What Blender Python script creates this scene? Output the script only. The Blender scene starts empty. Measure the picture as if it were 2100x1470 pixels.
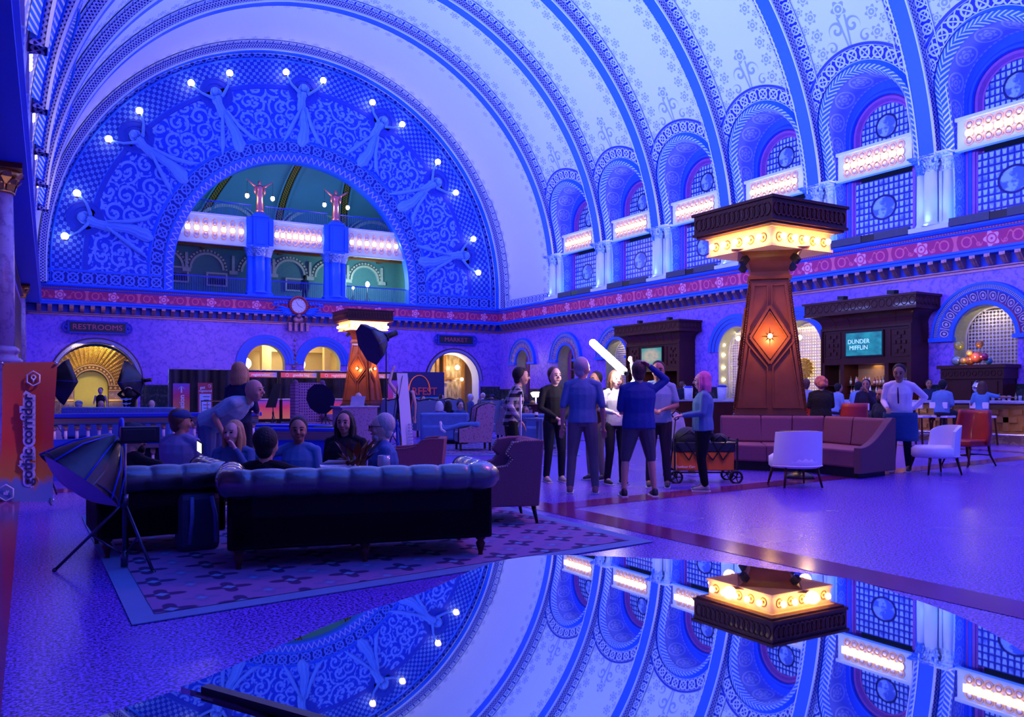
import bpy, math, random
from mathutils import Vector, Matrix
PI = math.pi
random.seed(7)
C = bpy.context.scene.collection
S = bpy.context.scene
R = math.radians
# ------------------------------------------------------------------ camera, exposure, world, large lights
YAW = R(30.36); FPX = 1690.0; HOR = 808.0; EYE = 1.31
cd = bpy.data.cameras.new('camera'); cam = bpy.data.objects.new('camera', cd); C.objects.link(cam)
cam.location = (0, 0, EYE); cam.rotation_euler = (PI/2, 0, -YAW)
cd.sensor_width = 36; cd.lens = FPX/2100*36; cd.shift_y = (HOR-735)/2100; cd.clip_end = 200; cd.clip_start = .05
S.camera = cam
S.view_settings.view_transform = 'Standard'; S.view_settings.look = 'None'
S.view_settings.exposure = 0.0; S.view_settings.gamma = 1.0; S.view_settings.use_curve_mapping = False
w = bpy.data.worlds.new('world'); S.world = w; w.use_nodes = True
w.node_tree.nodes['Background'].inputs[0].default_value = (.05, .08, .5, 1)
w.node_tree.nodes['Background'].inputs[1].default_value = .1

def XLL(Y): return .30+.018*(Y-42.6)
def area(name, loc, target, size, power, color, parent=None, spread=None):
    d = bpy.data.lights.new(name, 'AREA'); d.shape = 'RECTANGLE'; d.size, d.size_y = size
    d.energy = power; d.color = color
    if spread: d.spread = R(spread)
    o = bpy.data.objects.new(name, d); C.objects.link(o); o.location = loc
    o.rotation_euler = (Vector(target)-Vector(loc)).to_track_quat('-Z', 'Y').to_euler()
    if parent: o.parent = parent
    return o
def spot(name, loc, target, power, color, angle=60, blend=.6, radius=.1, parent=None):
    d = bpy.data.lights.new(name, 'SPOT'); d.energy = power; d.color = color
    d.spot_size = R(angle); d.spot_blend = blend; d.shadow_soft_size = radius
    o = bpy.data.objects.new(name, d); C.objects.link(o); o.location = loc
    o.rotation_euler = (Vector(target)-Vector(loc)).to_track_quat('-Z', 'Y').to_euler()
    if parent: o.parent = parent
    return o
def point(name, loc, power, color, radius=.1, parent=None):
    d = bpy.data.lights.new(name, 'POINT'); d.energy = power; d.color = color; d.shadow_soft_size = radius
    o = bpy.data.objects.new(name, d); C.objects.link(o); o.location = loc
    if parent: o.parent = parent
    return o
BLUE = (.0, .11, 1); LAV = (.215, .30, 1); VIO = (.42, .20, 1); WARM = (1, .55, .25)
# uplights lying on the right and left ledges, washing the opposite half of the vault
for k in range(9):
    y = 34.29-4.22*k
    area('ledge_uplight', (23.93, y, 6.42), (17, y, 16), (2.6, .16), 110, BLUE)
    area('ledge_uplight', (XLL(y)+.45, y, 6.72), (17, y, 17), (2.6, .16), 800, LAV, None, 105)
area('tympanum_fill', (12.2, 33.5, 7.0), (12.2, 42.6, 12.5), (16, .5), 270, (.0, .09, 1))  # added fill floating in mid-hall to brighten the end wall, no fixture
# added coloured fill lights without fixtures, for walls, floor, people, banner and booths
area('wall_fill', (13, 22, 8.5), (24.1, 22, 3.5), (26, .6), 240, (.42, .03, 1))
area('wall_fill', (11, 30, 8.5), (11, 42.6, 3.5), (18, .6), 150, (.26, .03, 1))
area('floor_fill', (13, 8, 9.5), (13, 11, 0), (8, 6), 130, (.85, .03, 1))
area('floor_fill', (3, 3, 8), (2.5, 5, 0), (4, 5), 150, (.0, .08, 1))
area('people_fill', (8, 6.5, 5.5), (2.5, 9, .9), (1.2, 1), 120, (1, .16, .38))
spot('banner_fill', (2.2, 8.6, 4.6), (0, 11.8, 1.2), 560, (1, .50, .34), 38)
area('booth_fill', (10.5, 33, 4.2), (11, 38, 1.2), (8, .4), 110, (1, .5, .5))

# ------------------------------------------------------------------ tagging
def tag(o, label=None, cat=None, group=None, kind=None):
    if label: o['label'] = label
    if cat: o['category'] = cat
    if group: o['group'] = group
    if kind: o['kind'] = kind
    return o
def empty(name, loc=(0, 0, 0), rz=0, label=None, cat=None, group=None, kind=None, parent=None):
    o = bpy.data.objects.new(name, None); C.objects.link(o); o.location = loc; o.rotation_euler = (0, 0, rz)
    o.empty_display_size = .1
    if parent: o.parent = parent
    return tag(o, label, cat, group, kind)
def kids(o): return KID.get(o.name, [])
KID = {}
def copy_tree(o, parent=None):
    c = o.copy(); C.objects.link(c); KID[c.name] = []
    if parent: c.parent = parent; KID[parent.name].append(c)
    for ch in list(KID.get(o.name, [])): copy_tree(ch, c)
    return c
def adopt(o, parent):
    if parent: o.parent = parent; KID.setdefault(parent.name, []).append(o)
    return o

# ------------------------------------------------------------------ mesh builder
class MB:
    def __init__(s): s.v = []; s.f = []; s.uv = []; s.sm = []; s.mi = []; s.M = Matrix.Identity(4); s.m = 0
    def at(s, loc=(0, 0, 0), rz=0, rx=0, ry=0):
        s.M = Matrix.Translation(loc) @ Matrix.Rotation(rz, 4, 'Z') @ Matrix.Rotation(ry, 4, 'Y') @ Matrix.Rotation(rx, 4, 'X'); return s
    def add(s, p): s.v.append(tuple(s.M @ Vector(p))); return len(s.v)-1
    def face(s, idx, uv=None, smooth=False):
        s.f.append(tuple(idx)); s.uv.append(uv); s.sm.append(smooth); s.mi.append(s.m)
    def poly(s, pts, uv=None, smooth=False): s.face([s.add(p) for p in pts], uv, smooth)
    def box(s, c, d, taper=1):
        x, y, z = c; a, b, h = d[0]/2, d[1]/2, d[2]/2; i = []
        for dz, t in ((-h, 1), (h, taper)):
            for dx, dy in ((-a, -b), (a, -b), (a, b), (-a, b)): i.append(s.add((x+dx*t, y+dy*t, z+dz)))
        for q in ((3, 2, 1, 0), (4, 5, 6, 7), (0, 1, 5, 4), (1, 2, 6, 5), (2, 3, 7, 6), (3, 0, 4, 7)):
            s.face([i[k] for k in q], [(0, 0), (1, 0), (1, 1), (0, 1)])
        return s
    def b2(s, lo, hi): return s.box([(a+b)/2 for a, b in zip(lo, hi)], [b-a for a, b in zip(lo, hi)])
    def bar(s, p0, p1, w, h=None, up=(0, 0, 1)):
        p0, p1 = Vector(p0), Vector(p1); d = (p1-p0); L = d.length; d.normalize(); u = Vector(up)
        if abs(d.dot(u)) > .98: u = Vector((0, 1, 0))
        x = d.cross(u).normalized(); y = x.cross(d); h = h or w; i = []
        for p in (p0, p1):
            for a, b in ((-1, -1), (1, -1), (1, 1), (-1, 1)): i.append(s.add(p+x*a*w/2+y*b*h/2))
        for q in ((3, 2, 1, 0), (4, 5, 6, 7), (0, 1, 5, 4), (1, 2, 6, 5), (2, 3, 7, 6), (3, 0, 4, 7)):
            s.face([i[k] for k in q], [(0, 0), (1, 0), (1, 1), (0, 1)])
        return s
    def cyl(s, p0, p1, r0, r1=None, n=12, caps=True):
        r1 = r0 if r1 is None else r1
        p0, p1 = Vector(p0), Vector(p1); d = (p1-p0).normalized()
        u = Vector((0, 0, 1)) if abs(d.z) < .9 else Vector((1, 0, 0)); x = d.cross(u).normalized(); y = d.cross(x)
        A = [[s.add(p+x*math.cos(2*PI*k/n)*r+y*math.sin(2*PI*k/n)*r) for k in range(n)] for p, r in ((p0, r0), (p1, r1))]
        for k in range(n): s.face((A[0][k], A[0][(k+1) % n], A[1][(k+1) % n], A[1][k]), [(k/n, 0), ((k+1)/n, 0), ((k+1)/n, 1), (k/n, 1)], True)
        if caps: s.face(A[0][::-1]); s.face(A[1])
        return s
    def tube(s, pts, r, n=8, closed=False, flat=1.0):
        P = [Vector(p) for p in pts]; m = len(P); rings = []; px = None
        for k in range(m):
            a = P[k-1] if (k or closed) else P[k]; b = P[(k+1) % m] if (k < m-1 or closed) else P[k]
            d = (b-a).normalized()
            if px is None:
                u = Vector((0, 0, 1)) if abs(d.z) < .9 else Vector((1, 0, 0)); px = d.cross(u).normalized()
            else: px = (px-d*px.dot(d)).normalized()
            y = d.cross(px); rr = r[k] if isinstance(r, (list, tuple)) else r
            rings.append([s.add(P[k]+px*math.cos(2*PI*j/n)*rr+y*math.sin(2*PI*j/n)*rr*flat) for j in range(n)])
        for k in range(m if closed else m-1):
            A, B = rings[k], rings[(k+1) % m]
            for j in range(n): s.face((A[j], A[(j+1) % n], B[(j+1) % n], B[j]), None, True)
        if not closed: s.face(rings[0][::-1]); s.face(rings[-1])
        return s
    def lathe(s, prof, c=(0, 0, 0), n=16, a0=0, a1=2*PI, sx=1, sy=1):
        full = abs(a1-a0-2*PI) < 1e-6; m = n if full else n+1; rings = []
        for r, z in prof: rings.append([s.add((c[0]+r*sx*math.cos(a0+(a1-a0)*k/n), c[1]+r*sy*math.sin(a0+(a1-a0)*k/n), c[2]+z)) for k in range(m)])
        for a, b in zip(rings, rings[1:]):
            for k in range(n): s.face((a[k], a[(k+1) % m], b[(k+1) % m], b[k]), None, True)
        if full and prof[0][0] > 1e-5: s.face(rings[0][::-1])
        if full and prof[-1][0] > 1e-5: s.face(rings[-1])
        return s
    def ball(s, c, r, n=12, m=8, sc=(1, 1, 1)):
        rings = []
        for j in range(m+1):
            t = PI*j/m
            if j in (0, m): rings.append([s.add((c[0], c[1], c[2]+r*sc[2]*math.cos(t)))])
            else: rings.append([s.add((c[0]+r*sc[0]*math.sin(t)*math.cos(2*PI*k/n), c[1]+r*sc[1]*math.sin(t)*math.sin(2*PI*k/n), c[2]+r*sc[2]*math.cos(t))) for k in range(n)])
        for j in range(m):
            a, b = rings[j], rings[j+1]
            for k in range(n):
                if len(a) == 1: s.face((a[0], b[k], b[(k+1) % n]), None, True)
                elif len(b) == 1: s.face((a[k], b[0], a[(k+1) % n]), None, True)
                else: s.face((a[k], b[k], b[(k+1) % n], a[(k+1) % n]), None, True)
        return s
    def grid(s, fn, nu, nv, uvfn=None, smooth=True, flip=False):
        I = [[s.add(fn(i/nu, j/nv)) for j in range(nv+1)] for i in range(nu+1)]
        uvfn = uvfn or (lambda a, b: (a, b))
        for i in range(nu):
            for j in range(nv):
                q = [(i, j), (i+1, j), (i+1, j+1), (i, j+1)]
                if flip: q = q[::-1]
                s.face([I[a][b] for a, b in q], [uvfn(a/nu, b/nv) for a, b in q], smooth)
        return s
    def extr(s, outline, y0, y1, axis='y'):
        """outline [(x,z)] (ccw seen from -y) extruded along y"""
        f = (lambda p, y: (p[0], y, p[1])) if axis == 'y' else ((lambda p, y: (y, p[0], p[1])) if axis == 'x' else (lambda p, z: (p[0], p[1], z)))
        a = [s.add(f(p, y0)) for p in outline]; b = [s.add(f(p, y1)) for p in outline]; n = len(a)
        s.face(a); s.face(b[::-1])
        for k in range(n): s.face((a[(k+1) % n], a[k], b[k], b[(k+1) % n]))
        return s
    def build(s, name, mats, parent=None, bevel=0, subsurf=0, solid=0):
        me = bpy.data.meshes.new(name); me.from_pydata(s.v, [], s.f)
        if not isinstance(mats, (list, tuple)): mats = [mats]
        for m in mats: me.materials.append(m)
        if any(u for u in s.uv):
            L = me.uv_layers.new(name='uv').data; k = 0
            for fi, f in enumerate(s.f):
                u = s.uv[fi]
                for j in range(len(f)):
                    if u: L[k].uv = u[j]
                    k += 1
        me.polygons.foreach_set('use_smooth', s.sm); me.polygons.foreach_set('material_index', [min(i, len(mats)-1) for i in s.mi])
        me.update(); o = bpy.data.objects.new(name, me); C.objects.link(o)
        if bevel:
            b = o.modifiers.new('bevel', 'BEVEL'); b.width = bevel; b.segments = 2; b.limit_method = 'ANGLE'
        if subsurf:
            b = o.modifiers.new('sub', 'SUBSURF'); b.levels = b.render_levels = subsurf
        if solid:
            b = o.modifiers.new('solid', 'SOLIDIFY'); b.thickness = solid; b.offset = 0
        KID.setdefault(o.name, [])
        adopt(o, parent)
        return o
def struct(mb, name, mats, parent=None, **k):
    o = mb.build(name, mats, parent, **k)
    if not parent: o['kind'] = 'structure'
    return o

# ------------------------------------------------------------------ node expressions
class NX:
    def __init__(s, t, sock): s.t = t; s.k = sock
    def _m(s, op, *a):
        n = s.t.nodes.new('ShaderNodeMath'); n.operation = op
        for i, x in enumerate(a):
            if isinstance(x, NX): s.t.links.new(x.k, n.inputs[i])
            else: n.inputs[i].default_value = float(x)
        return NX(s.t, n.outputs[0])
    def __add__(s, o): return s._m('ADD', s, o)
    __radd__ = __add__
    def __sub__(s, o): return s._m('SUBTRACT', s, o)
    def __rsub__(s, o): return s._m('SUBTRACT', o, s)
    def __mul__(s, o): return s._m('MULTIPLY', s, o)
    __rmul__ = __mul__
    def __truediv__(s, o): return s._m('DIVIDE', s, o)
    def frac(s): return s._m('FRACT', s)
    def floor(s): return s._m('FLOOR', s)
    def abs(s): return s._m('ABSOLUTE', s)
    def sin(s): return s._m('SINE', s)
    def cos(s): return s._m('COSINE', s)
    def sqrt(s): return s._m('SQRT', s)
    def atan2(s, o): return s._m('ARCTAN2', s, o)
    def max(s, o): return s._m('MAXIMUM', s, o)
    def min(s, o): return s._m('MINIMUM', s, o)
    def lt(s, e, soft=.02):
        """1 where s<e, soft edge"""
        n = s.t.nodes.new('ShaderNodeMapRange'); n.clamp = True
        s.t.links.new(s.k, n.inputs['Value']); n.inputs['From Min'].default_value = e-soft; n.inputs['From Max'].default_value = e+soft
        n.inputs['To Min'].default_value = 1; n.inputs['To Max'].default_value = 0
        return NX(s.t, n.outputs[0])
    def gt(s, e, soft=.02): return 1-s.lt(e, soft)
def length(a, b): return (a*a+b*b).sqrt()

def mk(name):
    m = bpy.data.materials.new(name); m.use_nodes = True; t = m.node_tree; b = t.nodes['Principled BSDF']; return m, t, b
def setp(b, col=None, rough=.5, metal=0, spec=.5, coat=0):
    if col: b.inputs['Base Color'].default_value = (*col, 1)
    b.inputs['Roughness'].default_value = rough; b.inputs['Metallic'].default_value = metal
    b.inputs['Specular IOR Level'].default_value = spec; b.inputs['Coat Weight'].default_value = coat
def simple(name, col, rough=.5, metal=0, spec=.5, coat=0, var=.25, scale=8, bump=0, bscale=40):
    m, t, b = mk(name); setp(b, col, rough, metal, spec, coat)
    tc = t.nodes.new('ShaderNodeTexCoord')
    if var:
        n = t.nodes.new('ShaderNodeTexNoise'); n.inputs['Scale'].default_value = scale; n.inputs['Detail'].default_value = 4
        t.links.new(tc.outputs['Object'], n.inputs['Vector'])
        mx = t.nodes.new('ShaderNodeMix'); mx.data_type = 'RGBA'; t.links.new(n.outputs[0], mx.inputs[0])
        mx.inputs[6].default_value = (*[c*(1-var) for c in col], 1); mx.inputs[7].default_value = (*[min(1, c*(1+var)) for c in col], 1)
        t.links.new(mx.outputs[2], b.inputs['Base Color'])
    if bump:
        n = t.nodes.new('ShaderNodeTexNoise'); n.inputs['Scale'].default_value = bscale; t.links.new(tc.outputs['Object'], n.inputs['Vector'])
        bp = t.nodes.new('ShaderNodeBump'); bp.inputs['Strength'].default_value = bump; bp.inputs['Distance'].default_value = .02
        t.links.new(n.outputs[0], bp.inputs['Height']); t.links.new(bp.outputs[0], b.inputs['Normal'])
    return m
def emit(name, col, strength):
    m, t, b = mk(name); setp(b, col, .4); b.inputs['Emission Color'].default_value = (*col, 1); b.inputs['Emission Strength'].default_value = strength
    return m
def glassy(name, col=(1, 1, 1), rough=.02, trans=.9):
    m, t, b = mk(name); setp(b, col, rough); b.inputs['Transmission Weight'].default_value = trans; b.inputs['IOR'].default_value = 1.45
    return m
def uvs(t, coord='UV'):
    tc = t.nodes.new('ShaderNodeTexCoord'); sp = t.nodes.new('ShaderNodeSeparateXYZ'); t.links.new(tc.outputs[coord], sp.inputs[0])
    return NX(t, sp.outputs[0]), NX(t, sp.outputs[1]), NX(t, sp.outputs[2]), tc
def mixc(t, fac, a, b):
    mx = t.nodes.new('ShaderNodeMix'); mx.data_type = 'RGBA'; t.links.new(fac.k, mx.inputs[0])
    for i, c in ((6, a), (7, b)):
        if isinstance(c, tuple): mx.inputs[i].default_value = (*c, 1)
        else: t.links.new(c, mx.inputs[i])
    return mx.outputs[2]
def stencil(name, ground, fg, fn, bump=0, rough=.6, metal=0, coord='UV', third=None, spec=.4):
    """fn(u,v,t,tc) -> mask or [(mask,color),...]"""
    m, t, b = mk(name); setp(b, ground, rough, metal, spec); u, v, wz, tc = uvs(t, coord)
    r = fn(u, v, t, tc)
    if not isinstance(r, list): r = [(r, fg)]
    c = ground
    for mask, col in r: c = mixc(t, mask, c, col)
    t.links.new(c, b.inputs['Base Color'])
    if bump:
        bp = t.nodes.new('ShaderNodeBump'); bp.inputs['Strength'].default_value = bump; bp.inputs['Distance'].default_value = .05
        t.links.new(r[0][0].k, bp.inputs['Height']); t.links.new(bp.outputs[0], b.inputs['Normal'])
    return m
def noise_of(t, tc, scale, coord='Object', detail=3):
    n = t.nodes.new('ShaderNodeTexNoise'); n.inputs['Scale'].default_value = scale; n.inputs['Detail'].default_value = detail
    t.links.new(tc.outputs[coord], n.inputs['Vector']); return NX(t, n.outputs[0])

# ---- patterns (u in cells along the band, v 0..1 across)
def pat_knot(u, v, t, tc):
    p = u.frac()-.5; q = v-.5
    ring = (length(p, q)-.34).abs().lt(.075, .015)
    d1 = (p-q).abs().lt(.07, .012); d2 = (p+q).abs().lt(.07, .012)
    gap = (p-q).abs().lt(.11, .01)
    x = d1.max(d2*(1-gap))
    edge = q.abs().gt(.455, .01)
    return ring.max(x).max(edge)
def pat_braid(u, v, t, tc):
    q = v-.5; r = None
    for k in range(3):
        s = (q-.27*((u*2*PI+k*2.0944).sin())).abs().lt(.085, .02)
        r = s if r is None else r.max(s)
    return r.max(q.abs().gt(.46, .01))
def pat_herring(u, v, t, tc):
    q = (v-.5).abs()
    return ((u*3+q*2.4).frac()-.5).abs().lt(.2, .05)
def pat_lattice(u, v, t, tc):
    p = (u+v).frac()-.5; q = (u-v).frac()-.5
    line = p.abs().min(q.abs()).lt(.06, .02)
    r = length(p, q); dot = (r-.24).abs().lt(.07, .02).max(r.lt(.07, .02))
    return dot.max(line*.4)
def spirals(u, v, t, sc, turns=13):
    cb = t.nodes.new('ShaderNodeCombineXYZ'); t.links.new((u*sc).k, cb.inputs[0]); t.links.new((v*sc).k, cb.inputs[1])
    vo = t.nodes.new('ShaderNodeTexVoronoi'); vo.voronoi_dimensions = '2D'; vo.inputs['Randomness'].default_value = .75; vo.inputs['Scale'].default_value = 1
    t.links.new(cb.outputs[0], vo.inputs['Vector'])
    sp = t.nodes.new('ShaderNodeSeparateXYZ'); t.links.new(vo.outputs['Position'], sp.inputs[0])
    dx = u*sc-NX(t, sp.outputs[0]); dy = v*sc-NX(t, sp.outputs[1])
    th = dy.atan2(dx); r = length(dx, dy)
    return th, r, cb
def pat_scroll(u, v, t, tc):
    th, r, cb = spirals(u, v, t, 1.25)
    sp = (th+r*15).sin().gt(.45, .15)
    ctr = (r-.09*((th*5).cos()*.25+1)).lt(.0, .01)
    n = t.nodes.new('ShaderNodeTexVoronoi'); n.voronoi_dimensions = '2D'; n.inputs['Scale'].default_value = 3.6
    t.links.new(cb.outputs[0], n.inputs['Vector'])
    leaf = NX(t, n.outputs['Distance']).lt(.30, .03)
    n2 = t.nodes.new('ShaderNodeTexNoise'); n2.inputs['Scale'].default_value = 1.7; t.links.new(cb.outputs[0], n2.inputs['Vector'])
    lf = leaf*NX(t, n2.outputs[0]).gt(.48, .03)
    return sp.max(lf).max(ctr)
def rosette(p, q, r0, k=6):
    r = length(p, q); th = q.atan2(p)
    pet = (r-r0*((th*k).cos()*.18+.85)).lt(0, .012)
    hole = (r-r0*.55).abs().lt(r0*.09, .01).max(r.lt(r0*.16, .01))
    return pet*(1-hole)
# ------------------------------------------------------------------ materials
PL = (.66, .76, .97)
M_plaster = simple('painted_plaster', PL, .75, var=.06, scale=1.5)
M_trimblue = simple('blue_painted_moulding', (.01, .13, .92), .5, var=.08)
M_deep = simple('deep_blue_moulding', (.005, .04, .55), .5, var=.1)
M_knot = stencil('knotwork_band', (.0, .015, .45), (.55, .68, 1), pat_knot, .5)
M_knotd = stencil('dark_knotwork_band', (.0, .01, .3), (.3, .4, .95), pat_knot, .5)
M_knotw = stencil('wall_knotwork_band', (.0, .012, .30), (.10, .24, .95), pat_knot, .6)
M_braid = stencil('braid_band', (.02, .0, .16), (.50, .54, .98), pat_braid, .5)
M_braidw = stencil('pale_braid_band', (.14, .20, .6), (.66, .70, .95), pat_braid, .5)
M_herr = stencil('herringbone_moulding', (.02, .16, .85), (.62, .74, 1), pat_herring, .6)
M_lat = stencil('dotted_lattice_band', (.0, .03, .5), (.14, .34, 1), pat_lattice, .2)
M_scroll = stencil('vine_scroll_stencil', (.0, .045, .66), (.15, .33, 1), pat_scroll, .15)
def pat_vault(u, v, t, tc):
    # u: metres across the bay from its centre, v: metres along the arch
    au = u.abs(); c = (v/.62).frac()-.5
    m1 = rosette((au-1.02)/.62, c, .36, 6)
    c2 = (v/.62+.5).frac()-.5
    m2 = rosette((au-1.36)/.62, c2, .27, 6)
    r1 = rosette(u/.9, (v-7.62)/.9, .30, 5)
    x = au-.30; y = v-7.02; r = length(x, y)
    sp = (y.atan2(x)+r*26).sin().gt(.25, .2)*r.lt(.27, .02)
    stem = (au-.05-((v-6.5)*.10)).abs().lt(.035, .015)*v.gt(6.25, .02)*v.lt(7.4, .02)
    x2 = au-.62; y2 = v-6.55; rr = length(x2, y2)
    sp2 = (y2.atan2(x2)+rr*30).sin().gt(.3, .2)*rr.lt(.20, .02)
    return [(m1.max(m2)*.75, (.20, .30, .90)), (r1.max(sp).max(stem).max(sp2)*.8, (.20, .30, .90))]
M_vault = stencil('vault_plaster_with_flower_borders', PL, None, pat_vault, 0, .8)
def pat_end(u, v, t, tc):
    c = (v/.62).frac()-.5; a = (2.35-u.abs())/.62
    return [(rosette(a-.0, c, .36, 6).max(rosette(a-.75, ((v/.62+.5).frac()-.5), .27, 6))*.75, (.30, .34, .72))]
M_vaultend = stencil('end_vault_plaster', PL, None, pat_end, 0, .8)
def pat_soffit(u, v, t, tc):
    c = u.frac()-.5; q = v-.5
    r = length(c, q)
    m = rosette(c, q, .26, 6).max((r-.36).abs().lt(.03, .01)).max(q.abs().gt(.44, .01)*((u*5).frac()-.5).abs().lt(.3, .1))
    return m
M_soffit = stencil('medallion_soffit', (.22, .30, .92), (.55, .62, 1), pat_soffit, .1)
def pat_frieze(u, v, t, tc):
    p = u.frac()-.5; q = v-.5; L = 2.18/.48
    ros = rosette(p*L, q, .50, 5)
    disc = length(p*L, q).lt(.44, .01)*(1-ros)
    pa = (.5-p.abs()); # distance from tree
    trunk = (pa*L-(q.abs()*q.abs()*.7+.10)).lt(0, .02)
    circ = (length((p.abs()-.34)*L, q)-.30).abs().lt(.045, .01)
    cr = length((p.abs()-.34)*L, q)
    quat = (cr-.17*((q.atan2((p.abs()-.34)*L)*4).cos()*.3+.9)).lt(0, .02)
    cur = (q-((p.abs()-.2)*34).sin()*.30).abs().lt(.05, .02)*p.abs().lt(.30, .01)*p.abs().gt(.12, .01)
    curl = (length((p.abs()-.18)*L, q+.2)-.10).abs().lt(.03, .01)
    edge = q.abs().gt(.46, .01)
    return [(disc, (.80, .05, .17)), (circ.max(cur).max(trunk).max(curl), (.95, .16, .26)), (quat, (.60, .02, .20)), (ros, (1, .40, .62)), (edge, (.08, .08, .5))]
M_frieze = stencil('stencilled_frieze', (.55, .03, .17), None, pat_frieze, 0, .6)
def marble(name, a, b_, vein, rough=.35):
    m, t, b = mk(name); setp(b, a, rough, 0, .4); tc = t.nodes.new('ShaderNodeTexCoord')
    n1 = noise_of(t, tc, .35, detail=6); n2 = noise_of(t, tc, 2.2, detail=8); n3 = noise_of(t, tc, 9, detail=5)
    c = mixc(t, n1.gt(.5, .18), a, b_)
    v = (n2-.5).abs().lt(.025, .03)*n3.gt(.45, .1)
    sp = n3.gt(.60, .05)*.6
    c = mixc(t, v.max(sp)*.75, c, vein)
    t.links.new(c, b.inputs['Base Color']); return m
M_marble = marble('scagliola_marble', (.40, .20, .88), (.26, .13, .80), (.04, .03, .55))
M_colm = marble('column_marble', (.42, .28, .50), (.30, .20, .45), (.16, .08, .25), .25)
M_dado = marble('dark_green_marble', (.02, .03, .05), (.03, .05, .05), (.12, .12, .14), .15)
M_gold = simple('gilt_bronze', (.55, .28, .08), .28, .9, var=.4, scale=12)
M_copper = simple('gilded_copper_bracket', (.42, .20, .26), .4, .6, var=.3, scale=14)
M_dark = simple('dark_recess', (.02, .02, .05), .8, var=0)
def terr(name, a, b_, rough=.24):
    m, t, b = mk(name); setp(b, a, rough, 0, .6); tc = t.nodes.new('ShaderNodeTexCoord')
    n = noise_of(t, tc, 55, detail=2); n0 = noise_of(t, tc, .6); n4 = noise_of(t, tc, 75, detail=1)
    c = mixc(t, n.gt(.50, .09), a, b_); c = mixc(t, n4.gt(.58, .04)*.7, c, (min(1, b_[0]*1.4), min(1, b_[1]*1.4), min(1, b_[2]*1.4)))
    c = mixc(t, n0.gt(.5, .3)*.25, c, a)
    t.links.new(c, b.inputs['Base Color'])
    rr = n0*.12+rough-.04; t.links.new(rr.k, b.inputs['Roughness'])
    return m
M_terr = terr('speckled_terrazzo', (.010, .004, .12), (.25, .11, .88))
M_terrd = terr('dark_red_terrazzo_stripe', (.14, .012, .10), (.20, .02, .14), .13)
M_wood = simple('dark_mahogany', (.06, .010, .010), .38, 0, .3, .1, .35, 5)
M_woodr = simple('red_mahogany', (.26, .065, .018), .36, 0, .3, .12, .35, 5)
M_woodo = simple('honey_oak_panel', (.42, .20, .05), .35, 0, .5, .2, .3, 5)
M_black = simple('black_metal', (.012, .012, .016), .35, .3)
M_bulb = emit('warm_bulb', (1, .74, .46), 24)
M_bulbo = emit('amber_bulb', (1, .56, .20), 42)
M_bulbw = emit('round_globe_bulb', (1, .80, .62), 12)
M_alu = simple('brushed_aluminium', (.75, .72, .72), .35, .35, var=0)
M_chrome = simple('polished_metal', (.75, .75, .8), .12, 1, var=0)
M_lead = simple('lead_came', (.02, .02, .10), .5, var=0)

# ------------------------------------------------------------------ room shell
YB = 42.6; XR = 24.1; ZS = 6.3; ZC = 7.2; RZ = 11.95; YF = -3.0
def XL(Y): return .30+.018*(Y-YB)
def prof(phi, Y, off=0):
    cx = (XL(Y)+XR)/2; rx = (XR-XL(Y))/2
    return (cx+(rx-off)*math.cos(phi), Y, ZC+(RZ-off)*math.sin(phi))
VL = ZC-ZS; LT = VL*2+PI*RZ
def VS(s, Y, off=0):
    if s < VL: return (XR-off, Y, ZS+s)
    if s > LT-VL: return (XL(Y)+off, Y, ZS+LT-s)
    return prof((s-VL)/RZ, Y, off)
RIBY = [36.4-4.22*k for k in range(10)]     # rib centres, farthest first
# floor: slab with dark border stripes
fl = MB(); fl.poly([(-3, YF, 0), (27, YF, 0), (27, YB+.2, 0), (-3, YB+.2, 0)]); struct(fl, 'floor', M_terr)
st = MB()
def strip(p0, p1, wd, z=.003):
    a, b = Vector((*p0, z)), Vector((*p1, z)); n = (b-a).cross(Vector((0, 0, 1))).normalized()*wd/2
    st.poly([a-n, a+n, b+n, b-n][::-1])
strip((5.24, YF), (5.02, 30), .42); strip((-.45, YF), (-.45, 13.0), .7); strip((-3, 12.7), (5, 12.7), .5)
strip((5.2, 8.0), (25, 10.1), .45, .0035); strip((19.2, YF), (19.2, 40), .45, .004); strip((5, 19.0), (19, 19.0), .4, .0032)
struct(st, 'trim_1', M_terrd)
# vault panels ----------------------------------------------------------------
WOP = 1.5; SSP = 4.05     # arch opening half width, spring height along the profile
def sopen(dy):
    return SSP+math.sqrt(max(0, WOP*WOP-dy*dy)) if abs(dy) < WOP else 0
cl = MB()
for k in range(len(RIBY)-1):
    y1, y0 = RIBY[k], RIBY[k+1]; yc = (y0+y1)/2
    cols = [-2.11, -1.8, -WOP-.001, -WOP+.001]+[-WOP+2*WOP*i/16 for i in range(1, 16)]+[WOP-.001, WOP+.001, 1.8, 2.11]
    def S0(dy): return sopen(dy)
    NS = 72; I = []
    for dy in cols:
        s0 = S0(dy); row = []
        for j in range(NS+1):
            s = s0+(LT-2*s0)*j/NS; row.append((cl.add(VS(s, yc+dy)), (dy, s if s < LT/2 else LT-s)))
        I.append(row)
    for i in range(len(cols)-1):
        if abs(cols[i]-cols[i+1]) < .01: continue
        for j in range(NS):
            q = [I[i][j], I[i+1][j], I[i+1][j+1], I[i][j+1]]
            cl.face([a[0] for a in q], [a[1] for a in q], True)
cl.build('ceiling', M_vault)['kind'] = 'structure'
ce = MB()
ce.grid(lambda a, b: VS(LT*b, 36.4+(YB-36.4)*a), 8, 90, lambda a, b: ((a-.5)*6.2, LT*b))
ce.build('ceiling', M_vaultend)['kind'] = 'structure'
# end behind the camera and outer skin of the side walls
wf = MB(); wf.poly([(-3, YF, 0), (27, YF, 0), (27, YF, 22), (-3, YF, 22)]); struct(wf, 'wall_front', M_plaster)
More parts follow.
